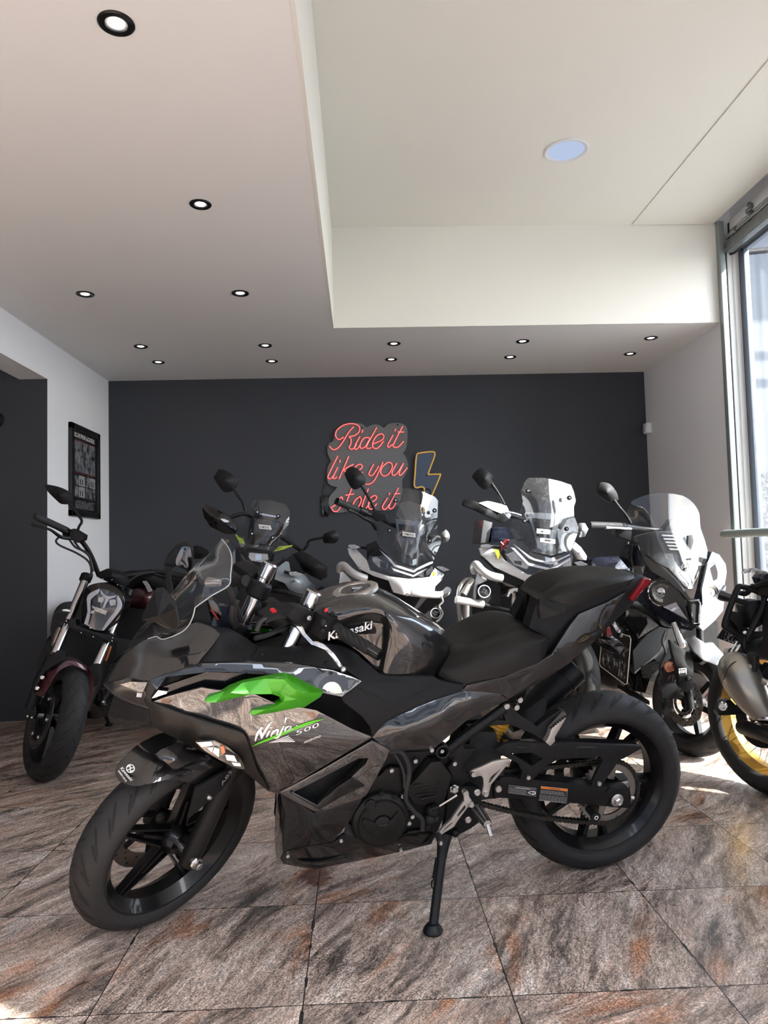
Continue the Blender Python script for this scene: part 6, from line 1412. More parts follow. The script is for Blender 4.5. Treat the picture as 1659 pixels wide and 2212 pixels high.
T(bC, c1, 'brake_lever', 'frame_black', ((350, 590, D-.2), (440, 630, D-.16), (520, 680, D-.1), (600, 720, D-.05), (650, 800, D)), [.008, .008, .010, .012, .010])
Q(bC, c1, 'brake_reservoir', 'frame_black', ((620, 610), (740, 640), (760, 700), (650, 710), (600, 670)), D-.03, th=.06, bev=.004)
T(bC, c1, 'lever_clamp', 'frame_black', ((470, 600, D-.07), (540, 625, D-.05)), .024)
# nose
Q(bC, c1, 'headlight_housing', 'gloss_black', ((575, 1060), (640, 1000), (690, 1000), (800, 1090), (880, 1160), (1040, 1210), (1160, 1170), (1250, 1130), (1268, 1180), (1245, 1290), (1130, 1310), (1000, 1310), (800, 1250), (600, 1180)), D-.05, inner=((1000, 1230, D-.11),), res=9, th=.10)
Q(bC, c1, 'inner_cowl', 'matte_black', ((540, 960), (650, 915), (690, 1000), (580, 1060), (555, 1130)), D-.0, th=.12, bev=.004)
for q in (((605, 1090), (650, 1085), (770, 1175), (762, 1215), (680, 1200), (612, 1140)), ((1070, 1275), (1100, 1250), (1150, 1240), (1147, 1300), (1095, 1292)), ((1170, 1240), (1240, 1180), (1250, 1240), (1180, 1290))):
    Q(bC, c1, 'headlight_reflector', 'lens_reflector', q, D-.115, th=.01, res=5)
g_ = ((690, 1130), (755, 1160), (760, 1210), (690, 1200))
Q(bC, c1, 'headlight_grid', 'frame_black', g_, D-.118, th=.004)
for q in (((680, 1010), (800, 1110), (850, 1170), (920, 1190), (1040, 1232), (1080, 1205), (1200, 1148), (1245, 1135), (1245, 1155), (1085, 1228), (1040, 1255), (910, 1215), (835, 1190), (780, 1125)), ((800, 1190), (830, 1210), (1040, 1280), (1090, 1250), (1190, 1210), (1080, 1280), (1040, 1300), (830, 1235))):
    Q(bC, c1, 'daylight_strip', 'lamp_white', q, D-.13, th=.02, bev=.002)
Q(bC, c1, 'headlight_lens', 'lens_clear', ((580, 1050), (660, 1000), (800, 1085), (880, 1155), (1040, 1205), (1255, 1125), (1270, 1180), (1247, 1295), (1000, 1318), (800, 1258), (596, 1182)), D-.14, res=14, th=.003)
Q(bC, c1, 'nose_fairing', 'pearl_white', ((345, 995, D+.08), (440, 1005, D+.06), (550, 1125, D), (585, 1230, D-.06), (790, 1295, D-.12), (1000, 1322, D-.16), (1130, 1310, D-.14), (1210, 1300, D-.10), (1262, 1205, D-.04), (1362, 1270, D+.08), (1340, 1330, D+.06), (1270, 1400, D-.02), (1262, 1450, D-.04), (1080, 1480, D-.14), (980, 1502, D-.17), (830, 1462, D-.14), (780, 1340, D-.12), (620, 1290, D-.06), (470, 1215, D), (360, 1060, D+.06)), inner=((950, 1400, D-.18), (680, 1275, D-.09), (1180, 1380, D-.12)), res=8, th=.03, bev=.004)
Q(bC, c1, 'lower_cowl', 'matte_black', ((465, 1190, D), (620, 1285, D-.04), (775, 1335, D-.10), (812, 1440, D-.12), (840, 1500, D-.12), (760, 1450, D-.08), (560, 1345, D-.02), (520, 1290, D)), res=10, th=.08, bev=.003)
Q(bC, c1, 'nose_underside', 'deep_black', ((560, 1340), (830, 1460), (980, 1500), (1260, 1450), (1330, 1520), (1260, 1900), (700, 1900)), D+.05, th=.2)
T(bC, c1, 'crash_bar', 'bar_grey', ((262, 1230, D+.04), (270, 1185, D), (310, 1180, D-.02), (375, 1240, D-.08), (450, 1285, D-.10), (540, 1315, D-.08)), .021, n=16)
T(bC, c1, 'crash_bar', 'bar_grey', ((1015, 1465, D-.20), (1150, 1478, D-.18), (1320, 1490, D-.06), (1380, 1465, D), (1402, 1440, D+.04)), .021, n=16)
Q(bC, c1, 'lamp_bracket', 'cast_silver', ((268, 1250), (300, 1245), (385, 1332), (380, 1360), (300, 1375), (262, 1430), (250, 1425)), D-.02, th=.02, bev=.003)
fog(bC, c1, (1272, 1680), .030, D-.1)
T(bC, c1, 'lamp_bracket', 'cast_silver', ((1330, 1500), (1350, 1560), (1310, 1610), (1350, 1680), (1310, 1750), (1280, 1770)), .006, D-.11)
for q, s_ in ((((350, 975), (360, 960), (420, 958), (482, 985), (440, 1002), (375, 995)), ((480, 985), (560, 1000))), (((1280, 1200), (1290, 1185), (1350, 1190), (1422, 1225), (1360, 1240)), ((1270, 1205), (1300, 1205)))):
    Q(bC, c1, 'indicator', 'lens_reflector', q, D+.02, th=.02, res=5); Q(bC, c1, 'indicator_body', 'frame_black', [(x, y) for x, y in q], D+.042, th=.02); T(bC, c1, 'indicator_stalk', 'frame_black', s_, .008, D+.04)
Q(bC, c1, 'yellow_tag', 'yellow_tag', ((1240, 1250), (1272, 1243), (1262, 1290), (1238, 1292)), D-.145, th=.002)
Q(bC, c1, 'blue_sticker', 'blue_grey', ((1030, 1120), (1072, 1105), (1070, 1165), (1030, 1180)), D-.09, th=.001)
rest(bC, onz(842, 1592), (.12, -1), 11, 1.53, .33, .10, .15, .83)

d1 = crop(960, 980, .21700); D = 4.05
bD = thing('adventure_motorcycle', onz(1150, 1600), 'white and silver adventure motorcycle with tubular crash bars and scratched hazy screen', 'motorcycle', 'white adventure motorcycles')
Q(bD, d1, 'windscreen', 'hazy_screen', ((760, 375, D), (800, 280, D), (835, 240, D), (1000, 240, D-.02), (1140, 270, D), (1262, 310, D+.03), (1290, 380, D+.04), (1310, 470, D+.05), (1290, 530, D+.04), (1292, 620, D+.03), (1336, 730, D+.08), (1330, 785, D+.08), (1262, 960, D+.02), (1150, 990, D-.03), (1060, 1015, D-.06), (880, 975, D-.05), (830, 920, D-.02), (690, 840, D+.06), (648, 740, D+.10), (655, 690, D+.10), (760, 560, D+.03), (782, 470, D+.01)), inner=((1020, 450, D-.06), (1000, 760, D-.08)), res=7, th=.004)
Q(bD, d1, 'dash_panel', 'silver_paint', ((820, 585), (1155, 595), (1140, 690), (1080, 960), (1000, 975), (930, 940), (870, 720)), D+.10, th=.05, bev=.004)
Q(bD, d1, 'dash_display', 'gloss_black', ((880, 640), (1090, 660), (1060, 840), (920, 820)), D+.095, th=.02)
screws(bD, d1, ((830, 370), (1243, 440), (797, 670), (1215, 748)), D-.03, .0125)
maker_badge(bD, d1, ((920, 745), (1055, 758), (1050, 802), (918, 792)), D-.095)
Q(bD, d1, 'paper_label', 'sticker_white', ((955, 838), (1105, 855), (1102, 897), (955, 877)), D-.09, th=.001)
Q(bD, d1, 'label_print', 'sticker_ink', ((1000, 853), (1060, 860), (1058, 874), (1000, 867)), D-.0915, th=.001)
mirror_head(bD, d1, ((300, 185), (350, 143), (420, 160), (500, 232), (470, 258), (505, 325), (440, 350), (400, 352), (350, 312), (282, 225)), D-.12, ((470, 300), (520, 370), (570, 455), (595, 505)), .008)
mirror_head(bD, d1, ((1325, 720), (1350, 688), (1400, 692), (1434, 750), (1400, 825), (1345, 835), (1330, 790)), D+.18, ((1335, 770), (1290, 790), (1240, 830)), .008, 'silver_paint')
Q(bD, d1, 'hand_guard', 'pearl_white', ((340, 490, D-.10), (430, 468, D-.09), (560, 500, D-.05), (620, 520, D-.02), (662, 612, D), (650, 650, D-.01), (600, 610, D-.08), (480, 560, D-.12), (400, 520, D-.12)), res=7, th=.02, bev=.003)
Q(bD, d1, 'hand_guard_grip', 'matte_black', ((185, 500), (200, 455), (300, 470), (430, 530), (600, 600), (640, 650), (590, 690), (480, 640), (300, 555), (195, 515)), D-.10, inner=((420, 570, D-.16),), res=8, th=.05, bev=.004)
T(bD, d1, 'handlebar', 'frame_black', ((480, 590, D-.06), (680, 620, D+.06), (860, 680, D+.16), (1100, 760, D+.2), (1290, 790, D+.2)), .0125)
T(bD, d1, 'brake_lever', 'silver', ((600, 580, D-.1), (680, 590, D-.04), (760, 615, D)), .007)
Q(bD, d1, 'hand_guard', 'pearl_white', ((1270, 935), (1300, 880), (1360, 930), (1420, 1020), (1412, 1062), (1340, 1055)), D+.12, inner=((1350, 985, D+.08),), res=7, th=.04, bev=.004)
Q(bD, d1, 'side_pannier', 'silver_paint', ((390, 660), (480, 685), (440, 892), (360, 890)), D+.35, th=.35, bev=.005)
Q(bD, d1, 'pannier_lid', 'navy_black', ((480, 730), (560, 725), (650, 745), (650, 860), (460, 885)), D+.33, th=.30, bev=.005)
for k, q in enumerate((((560, 880), (600, 910), (640, 865), (600, 870), (570, 940), (620, 930), (650, 890)), ((610, 980), (640, 950), (665, 935), (640, 990), (615, 985)))):
    T(bD, d1, 'red_strap', 'red_plastic', q, .004, D-.02, 6)
Q(bD, d1, 'headlight_housing', 'gloss_black', ((600, 1000), (650, 860), (700, 850), (830, 930), (880, 990), (1060, 1040), (1262, 970), (1275, 1030), (1262, 1150), (1180, 1215), (1000, 1225), (820, 1190), (640, 1080)), D-.05, inner=((1000, 1100, D-.11),), res=9, th=.10)
for q in (((612, 1000), (690, 972), (770, 1040), (845, 1110), (822, 1152), (700, 1105)), ((1085, 1160), (1120, 1135), (1172, 1120), (1162, 1195), (1110, 1195)), ((1180, 1110), (1255, 1050), (1260, 1110), (1190, 1180))):
    Q(bD, d1, 'headlight_reflector', 'lens_reflector', q, D-.115, th=.01, res=5)
Q(bD, d1, 'headlight_grid', 'frame_black', ((690, 1065), (770, 1070), (765, 1110), (700, 1095)), D-.118, th=.004)
for q in (((660, 930), (700, 940), (840, 1085), (920, 1108), (1060, 1140), (1120, 1110), (1255, 1035), (1255, 1060), (1130, 1130), (1065, 1165), (910, 1132), (830, 1112)), ((690, 900), (850, 1020), (900, 1045), (1060, 1085), (1250, 1000), (1250, 1012), (1065, 1105), (895, 1065), (840, 1040))):
    Q(bD, d1, 'daylight_strip', 'lamp_white', q, D-.13, th=.02, bev=.002)
Q(bD, d1, 'headlight_lens', 'lens_clear', ((600, 990), (655, 850), (700, 845), (830, 925), (880, 985), (1060, 1035), (1265, 965), (1280, 1030), (1265, 1152), (1180, 1220), (1000, 1232), (820, 1196), (636, 1085)), D-.14, res=14, th=.003)
Q(bD, d1, 'nose_fairing', 'pearl_white', ((348, 945, D+.08), (440, 918, D+.06), (560, 1000, D), (600, 1060, D-.06), (820, 1200, D-.12), (1000, 1232, D-.16), (1130, 1225, D-.14), (1200, 1210, D-.10), (1260, 1150, D-.04), (1362, 1130, D+.08), (1362, 1200, D+.06), (1290, 1260, D-.02), (1180, 1320, D-.08), (1080, 1350, D-.14), (960, 1388, D-.17), (850, 1372, D-.14), (800, 1265, D-.12), (640, 1195, D-.06), (500, 1130, D), (372, 1015, D+.06)), inner=((950, 1300, D-.18), (700, 1160, D-.09), (1180, 1270, D-.12), (460, 1010, D+.02)), res=8, th=.03, bev=.004)
Q(bD, d1, 'lower_cowl', 'matte_black', ((370, 1020, D+.04), (500, 1135, D), (640, 1200, D-.04), (800, 1270, D-.10), (852, 1370, D-.12), (780, 1345, D-.09), (600, 1275, D-.04), (560, 1200, D-.02)), res=10, th=.08, bev=.003)
Q(bD, d1, 'yellow_tag', 'yellow_tag', ((492, 948), (540, 958), (563, 1040), (532, 1045)), D-.03, th=.002)
Q(bD, d1, 'yellow_tag', 'yellow_tag', ((1240, 1155), (1272, 1160), (1262, 1192), (1240, 1187)), D-.15, th=.002)
textq(bD, d1, 'fairing_lettering', 'CFMOTO', 'sticker_ink', (510, 1065), (490, 970), (532, 1050), D-.035)
for q, s_ in ((((355, 925), (370, 905), (430, 900), (492, 915), (440, 938)), ((480, 918), (560, 930))), (((1285, 1085), (1360, 1068), (1435, 1105), (1345, 1122)), ((1270, 1090), (1300, 1092)))):
    Q(bD, d1, 'indicator', 'lens_reflector', q, D+.02, th=.02, res=5); Q(bD, d1, 'indicator_body', 'frame_black', q, D+.042, th=.02); T(bD, d1, 'indicator_stalk', 'frame_black', s_, .008, D+.04)
T(bD, d1, 'crash_bar', 'bar_grey', ((300, 1170, D+.06), (295, 1125, D+.02), (320, 1105, D), (375, 1165, D-.08), (460, 1215, D-.10), (570, 1240, D-.08)), .023, n=16)
T(bD, d1, 'crash_bar', 'steel_tube', ((265, 1250, D), (215, 1262, D-.02), (160, 1330, D-.04), (142, 1430, D-.05), (150, 1600, D-.04), (185, 1740, D-.02), (235, 1870, D)), .0135, n=14)
T(bD, d1, 'crash_bar', 'steel_tube', ((280, 1255, D-.04), (230, 1330, D-.06), (190, 1400, D-.07)), .019, n=14)
T(bD, d1, 'crash_bar', 'steel_tube', ((222, 1490, D-.08), (220, 1700, D-.07), (255, 1780, D-.05), (335, 1870, D-.02)), .017, n=14)
T(bD, d1, 'crash_bar_stub', 'bar_grey', ((115, 1452, D-.10), (385, 1502, D-.06)), .021, n=18, sm=1)
T(bD, d1, 'frame_strut', 'frame_black', ((385, 1500, D-.04), (640, 1560, D+.05)), .012)
Q(bD, d1, 'lamp_bracket', 'cast_silver', ((330, 1182), (420, 1240), (425, 1262), (330, 1310), (312, 1450), (290, 1442), (300, 1290)), D-.06, th=.02, bev=.003)
fog(bD, d1, (395, 1370), .036, D-.1)
Q(bD, d1, 'lamp_housing', 'deep_black', ((320, 1300), (480, 1260), (560, 1320), (560, 1500), (400, 1500), (320, 1440)), D-.02, th=.1)
T(bD, d1, 'fork_tube', 'fork_silver', ((700, 1400, D-.02), (690, 1660, D-.1)), .024, n=18, sm=1)
T(bD, d1, 'fork_tube', 'frame_black', ((735, 1400, D-.03), (730, 1660, D-.11)), .022, n=18, sm=1)
Q(bD, d1, 'fork_clamp', 'cast_silver', ((620, 1420), (650, 1350), (700, 1335), (780, 1340), (825, 1380), (800, 1425), (780, 1390), (700, 1370), (660, 1395), (640, 1430)), D-.08, th=.04, bev=.004)
Q(bD, d1, 'radiator', 'deep_black', ((300, 1500), (660, 1400), (900, 1400), (800, 1700), (480, 1900), (320, 1860)), D+.08, th=.1)
g = G()
for r_ in range(14):
    for c_ in range(9):
        p = W3(d1, (495+c_*18+(r_ % 2)*9-r_*2, 1575+r_*14), D+.075); g.ball(p, .0012, 6)
g.mk('radiator_mesh', 'radiator_grey', bD)
fr_ = Q(bD, crop(0, 0, 1), 'front_mudguard', 'pearl_white', ((1212, 1436, 3.86), (1226, 1428, 3.86), (1238, 1438, 3.85), (1246, 1462, 3.85), (1246, 1484, 3.86), (1236, 1492, 3.88), (1212, 1486, 3.88)), res=6, sm=2, th=.02, bev=.003)
rest(bD, onz(1178, 1605), (-.02, -1), 10, 1.53, .33, .10, .15, .83)

# ---------------------------------------------------------------- maxi scooter with the tall screen
e1 = crop(1240, 1000, .32556); e2 = crop(1280, 1100, .22845); e3 = crop(1280, 1400, .22845); D = 3.75
bE = thing('maxi_scooter', onz(1494, 1632), 'dark blue-black maxi scooter with tall clear screen and round projector headlight', 'scooter')
Q(bE, e1, 'windscreen', 'clear_screen', ((395, 245, D+.06), (500, 208, D+.02), (600, 200, D), (725, 218, D+.03), (800, 275, D+.08), (835, 345, D+.10), (840, 430, D+.09), (888, 580, D+.06), (862, 700, D), (820, 810, D-.06), (772, 838, D-.09), (690, 790, D-.06), (640, 740, D-.04), (480, 600, D+.03), (430, 490, D+.06), (345, 370, D+.10), (350, 330, D+.09), (372, 280, D+.07)), inner=((620, 420, D-.02), (720, 640, D-.07)), res=7, sm=2, th=.005)
# inner cowl with louvres
Q(bE, e2, 'inner_cowl', 'cowl_grey', ((400, 260, D+.12), (480, 235, D+.08), (600, 205, D+.04), (830, 205, D+.02), (960, 240, D+.06), (1010, 400, D+.06), (985, 690, D-.02), (935, 765, D-.06), (890, 745, D-.06), (720, 560, D), (600, 500, D+.02), (480, 400, D+.08)), res=8, th=.03, bev=.003)
Q(bE, e2, 'louvre_recess', 'frame_black', ((640, 225), (835, 235), (835, 330), (815, 400), (770, 375), (690, 300)), D+.012, th=.01)
for k in range(5): y = 240+k*32; Q(bE, e2, 'louvre', 'grey_decal', ((650+k*18, y), (832, y+6), (832-k*2, y+22), (662+k*18, y+18)), D+.004, th=.01, bev=.002)
Q(bE, e2, 'cowl_ridge', 'cowl_grey', ((905, 250), (945, 240), (960, 300), (930, 400), (940, 560), (905, 560), (895, 400)), D-.02, th=.02, bev=.004)
Q(bE, e2, 'instrument_pod', 'matte_black', ((690, 185), (760, 90), (830, 90), (860, 180), (780, 225), (690, 220)), D+.22, th=.08, bev=.005)
p = W3(e2, (868, 548), D-.065)
G().lathe(p, (0, -1, .1), [(.013, 0), (.017, .003), (.013, .005)], 28, closed=False).mk('badge_ring', 'chrome', bE); g = G(); g.tube([p+V((-.009, -.004, -.002)), p+V((-.002, -.005, .003)), p+V((.003, -.005, -.003)), p+V((.010, -.004, .002))], .002, 6, 4).mk('badge_emblem', 'chrome', bE)
g = G()
for st in (((815, 600), (905, 600), (945, 720), (900, 760)), ((830, 610), (905, 700), (895, 740)), ((940, 600), (1000, 590), (960, 700), (925, 760))): g.tube([W3(e2, q, D-.075) for q in st], .003, 6, 2, closed=False)
g.mk('nose_emblem', 'chrome', bE)
# body panels
Q(bE, e2, 'front_cowl', 'navy_black', ((330, 420, D+.16), (365, 300, D+.16), (440, 330, D+.10), (480, 520, D+.05), (720, 680, D-.03), (890, 860, D-.12), (930, 855, D-.14), (1010, 850, D-.14), (1035, 760, D-.10), (1080, 520, D), (1130, 400, D+.08), (1200, 430, D+.14), (1260, 520, D+.18), (1270, 600, D+.18), (1245, 740, D+.12), (1190, 880, D+.02), (1040, 1140, D-.12), (1010, 1110, D-.15), (950, 1100, D-.15), (880, 1140, D-.10), (760, 1110, D-.06), (600, 1000, D+.02), (470, 880, D+.08), (400, 720, D+.10), (390, 560, D+.12)), res=8, th=.06)
Q(bE, e2, 'beak', 'navy_black', ((540, 880, D+.02), (700, 950, D-.05), (920, 1062, D-.15), (1000, 1100, D-.17), (935, 1150, D-.14), (880, 1140, D-.12), (760, 1110, D-.08), (600, 1000, D)), res=8, th=.03, bev=.003)
Q(bE, e2, 'beak', 'silver_paint', ((1030, 905, D-.14), (1120, 885, D-.08), (1200, 820, D), (1262, 720, D+.06), (1235, 960, D+.02), (1150, 1060, D-.06), (1045, 1152, D-.14), (1000, 1108, D-.17), (1015, 1090, D-.17)), res=8, th=.03, bev=.003)  # right half of the navy beak, sunlight put in as silver
Q(bE, e2, 'cowl_edge', 'gloss_black', ((425, 300, D+.08), (470, 470, D+.03), (560, 590, D-.02), (720, 680, D-.07), (840, 790, D-.12), (905, 870, D-.165), (930, 850, D-.17), (890, 790, D-.12), (760, 640, D-.06), (600, 510, D-.01), (500, 440, D+.02), (470, 320, D+.06)), res=9, th=.02, bev=.002)
for sgn, (lens, ctr, r_) in ((0, (((388, 535, D+.10), (490, 540, D+.06), (620, 600, D+.01), (760, 700, D-.06), (860, 840, D-.12), (915, 1062, D-.17), (800, 1000, D-.11), (700, 930, D-.06), (600, 880, D-.01), (540, 760, D+.03), (440, 640, D+.08)), (655, 790), .050)), (1, (((1035, 760, D-.13), (1090, 520, D-.02), (1165, 505, D+.02), (1200, 620, D+.05), (1195, 790, D+.01), (1125, 880, D-.06), (1040, 905, D-.14)), (1118, 790), .044))):
    Q(bE, e2, 'headlight_reflector', 'cowl_grey', [(x, y, d-.004) for x, y, d in lens], res=8, th=.02)
    dd = o_df[0]; q = e2(ctr)[0]; d_ = float(dd(np.array([q]))[0]); p = at(q[0], q[1], d_-.006)
    G().lathe(p, (-.25 if not sgn else .2, -1, 0), [(r_*.55, -.01), (r_*.6, .004), (r_*.95, .010), (r_, .004), (r_, -.01)], 32).mk('projector_bezel', 'lens_reflector', bE)
    G().lathe(p, (-.25 if not sgn else .2, -1, 0), [(0, .012), (r_*.3, .010), (r_*.55, .002), (r_*.56, -.01)], 28).mk('projector_lens', 'mirror_glass', bE)
    G().lathe(p, (-.25 if not sgn else .2, -1, 0), [(r_*1.25, .0), (r_*1.32, .004), (r_*1.38, 0)], 40).mk('projector_ring', 'chrome', bE)
    Q(bE, e2, 'headlight_lens', 'lens_clear', [(x, y, d-.030) for x, y, d in lens], res=9, th=.003)
Q(bE, e2, 'daylight_strip', 'lamp_white', ((670, 925, D-.07), (790, 880, D-.10), (900, 1045, D-.18), (800, 990, D-.13)), th=.006)
Q(bE, e2, 'headlight_louvre', 'chrome', ((1105, 560), (1160, 520), (1185, 600), (1180, 660), (1120, 690)), D-.04, th=.004)
gl_ = Q(bE, e2, 'nose_grille', 'deep_black', ((925, 870), (1000, 860), (1018, 885), (1008, 1080), (955, 1086), (935, 1000)), D-.185, th=.04)
G().tube([W3(e2, q, D-.19) for q in ((930, 872), (998, 863), (1014, 888), (1004, 1076), (958, 1082), (938, 1000))], .0045, 8, 1, closed=True).mk('grille_surround', 'chrome', gl_)
Q(bE, e2, 'rear_body', 'navy_black', ((-20, 520), (40, 455), (180, 455), (310, 440), (400, 540), (440, 640), (300, 760), (0, 720)), D+.5, inner=((200, 580, D+.4),), res=14, th=.3, sm=2)
Q(bE, e2, 'cowl_side', 'gloss_black', ((310, 450), (380, 330), (430, 420), (470, 540), (400, 560)), D+.11, th=.1)
Q(bE, e2, 'leg_shield', 'gloss_black', ((290, 1060, D+.20), (330, 930, D+.20), (430, 960, D+.15), (530, 1010, D+.10), (630, 1100, D+.06), (450, 1235, D+.12), (380, 1340, D+.16), (370, 1500, D+.2), (310, 1460, D+.24), (300, 1250, D+.24)), res=10, th=.10, bev=.004)
Q(bE, e2, 'leg_panel', 'cowl_grey', ((380, 1340), (520, 1180), (640, 1110), (720, 1130), (690, 1280), (600, 1400), (480, 1480), (400, 1560)), D+.20, th=.08, res=12)
Q(bE, e2, 'side_indicator', 'lens_reflector', ((432, 1222), (525, 1085), (512, 1020), (560, 1050), (630, 1100), (545, 1150)), D+.045, th=.012, res=5)
Q(bE, e2, 'side_skirt', 'gloss_black', ((300, 1560, D+.3), (420, 1500, D+.22), (640, 1440, D+.15), (560, 1560, D+.15), (500, 1740, D+.15), (380, 1720, D+.22)), res=12, th=.12, bev=.004)
for k in range(4): Q(bE, e3, 'vent_slat', 'deep_black', ((450+k*6, 165+k*32), (560, 165+k*32), (560, 188+k*32), (460+k*6, 188+k*32)), D+.11, th=.004)
Q(bE, e3, 'floor_pan', 'bronze_satin', ((270, 350, D+.35), (420, 420, D+.25), (540, 500, D+.2), (540, 540, D+.2), (400, 480, D+.25), (260, 390, D+.35)), th=.05)
Q(bE, e2, 'front_underbody', 'deep_black', ((640, 1120), (900, 1140), (1180, 1060), (1200, 1340), (1000, 1500), (700, 1600), (560, 1560)), D+.22, th=.2)
# front wheel, fork and mudguard
fe = onz(1494, 1632); wf = V((.36, -.93, 0)).normalized(); l2 = V((-wf.y, wf.x, 0)); aa = rad(9)
wu = V((0, 0, 1))*math.cos(aa)+l2*math.sin(aa); wl_ = l2*math.cos(aa)-V((0, 0, 1))*math.sin(aa)
RE = .262; ce = fe+V((0, 0, .055))-wu*.055+wu*RE
rim_, a, b = wheel(bE, ce, wl_, wf, RE, .115, .180, tread=20)
g = G()
for k in range(6):
    A = 2*PI*k/6+.2; dv = a*math.cos(A)+b*math.sin(A); spoke(g, ce, wl_, dv, dv, .04, .17, .016, .013, .018, .014)
g.cyl(ce, wl_, .04, .10, 20); g.mk('spokes', 'rim_black', rim_)
disc(bE, ce-wl_*.064, wl_, wf, .118, .078, .005, 36, wavy=.018)
dr = disc(bE, ce-wl_*.068, wl_, wf, .066, .050, .003, 0, 'silver', 'sensor_ring')
g = G()
for k in range(44): A = 2*PI*k/44; dv = a*math.cos(A)+b*math.sin(A); spoke(g, ce-wl_*.0702, wl_, dv, dv, .052, .064, .0016, .0018, .0006, .0006)
g.mk('sensor_slots', 'deep_black', dr)
bolts(bE, [ce-wl_*.068+(a*math.cos(A)+b*math.sin(A))*.085 for A in [2*PI*k/5 for k in range(5)]], -wl_, .008, .005, 'bolt_steel', 'disc_bolt')
Df = 3.52
T(bE, e2, 'fork_tube', 'fork_silver', ((775, 1080, Df+.12), (850, 1300, Df+.05)), .018, n=18, sm=1)
T(bE, e2, 'fork_tube', 'frame_black', ((1010, 1100, Df+.22), (1020, 1260, Df+.2)), .018, n=16, sm=1)
Q(bE, e3, 'fork_guard', 'matte_black', ((735, -75), (780, -40), (870, 20), (945, 110), (955, 160), (957, 462), (930, 462), (820, 360), (805, 250), (745, 0)), Df, inner=((860, 200, Df-.02),), res=8, th=.03, bev=.003)
T(bE, e3, 'fork_slider', 'frame_black', ((900, 380, Df+.02), (925, 575, Df+.0)), .022, n=16, sm=1)
lab_ = Q(bE, e3, 'traction_label', 'sticker_white', ((815, 195), (888, 188), (890, 250), (818, 258)), Df-.028, th=.001)
Q(lab_, e3, 'label_field', 'matte_black', ((820, 240), (886, 232), (888, 262), (822, 268)), Df-.0295, th=.001)
textq(lab_, e3, 'label_lettering', 'TCS', 'sticker_ink', (822, 248), (885, 240), (821, 200), Df-.030, .03)
screws(bE, e3, ((903, 292),), Df-.02, .012, 'guard_bolt')
p = W3(e3, (724, 175), Df+.05); G().lathe(p, (-.2, -1, 0), [(.026, -.01), (.026, .006), (.022, .010), (0, .010)], 24).mk('round_reflector', 'orange_lens', bE)
for q in (((690, -160), (660, -60), (690, 40), (640, 150), (640, 270)), ((750, 250), (740, 330), (700, 380)), ((650, 280), (620, 300), (640, 360))): T(bE, e3, 'brake_hose', 'brake_hose', q, .006, Df+.06, 8)
Q(bE, e3, 'brake_caliper', 'frame_black', ((650, 400), (720, 340), (790, 330), (820, 400), (860, 480), (740, 480), (660, 470)), Df-.02, th=.05, bev=.004)
Q(bE, e2, 'front_mudguard', 'silver_paint', ((890, 1240, Df+.02), (960, 1195, Df+.0), (1070, 1270, Df-.02), (1140, 1260, Df+.02), (1255, 1385, Df+.06), (1245, 1505, Df+.06), (1110, 1452, Df-.02), (1050, 1430, Df-.04), (960, 1350, Df-.03)), res=8, th=.03, bev=.004)
Q(bE, e2, 'mudguard_side', 'gloss_black', ((930, 1330, Df-.0), (960, 1352, Df-.0), (1050, 1432, Df-.01), (1110, 1455, Df), (1240, 1510, Df+.08), (1200, 1640, Df+.1), (1100, 1500, Df+.03), (960, 1440, Df+.0)), res=10, th=.02)
mirror_head(bE, e1, ((175, 130), (200, 128), (245, 145), (285, 200), (296, 245), (245, 266), (212, 247), (165, 212), (152, 180)), D+.1, ((262, 245), (300, 295), (345, 350), (375, 400)), .009)
mirror_head(bE, e2, ((725, 160), (750, 100), (800, 72), (850, 80), (862, 130), (820, 180), (760, 185)), D+.45, None)
T(bE, e1, 'handlebar', 'frame_black', ((340, 420, D+.12), (480, 440, D+.25), (640, 450, D+.28)), .013)
T(bE, e1, 'grip', 'rubber', ((112, 415, D+.02), (130, 415, D+.02), (345, 420, D+.12)), [.020, .021, .019], n=16, sm=2)
T(bE, e1, 'brake_lever', 'silver', ((208, 430, D-.02), (280, 432, D+.02), (375, 440, D+.08)), [.009, .007, .011], n=10)
Q(bE, e1, 'switch_housing', 'matte_black', ((280, 400), (340, 395), (385, 430), (380, 515), (300, 490), (275, 460)), D+.14, th=.07, bev=.004)
FE = rest(bE, onz(1494, 1632), (.12, -.99), 9, 1.45, .27, .11, .14, .72, front_wheel=False, tail='navy_black')

# ---------------------------------------------------------------- adventure bike with gold wheel at the right edge
f1 = crop(1500, 1180, .14467)
fr0 = onz(1674, 1720)
bF = thing('adventure_motorcycle', fr0, 'adventure motorcycle with gold spoked wheel and silver exhaust cut by the right edge', 'motorcycle')
hd = V((.33, -.945, 0)).normalized(); FF = frame(fr0, fr0+hd*1.5, 4, .06)
RF = .330; cf = FF.p(0, 0, RF)
rim_, a, b = wheel(bF, cf, FF.l, FF.f, RF, .155, .238, tread=22, rim='gold_anodised', rimw=.105, gw=.0035, blocks=True)
for k in range(32):
    A = 2*PI*k/32; B = A+(.42 if k % 4 in (0, 1) else -.42); sd = 1 if k % 2 else -1
    G().tube([cf+(a*math.cos(B)+b*math.sin(B))*.045+FF.l*(.05*sd), cf+(a*math.cos(A)+b*math.sin(A))*.226-FF.l*(.012*sd)], .0017, 6, 1).mk('spoke', 'steel_tube', rim_)
G().cyl(cf, FF.l, .055, .13, 24).mk('hub', 'gold_anodised', rim_)
disc(bF, cf-FF.l*.080, FF.l, FF.f, .125, .070, .005, 30, 'frame_black')
G().tube([cf-FF.l*.12, cf-FF.l*.09], .02, 16, 1).mk('axle_nut', 'bolt_steel', bF)
DF = 3.05
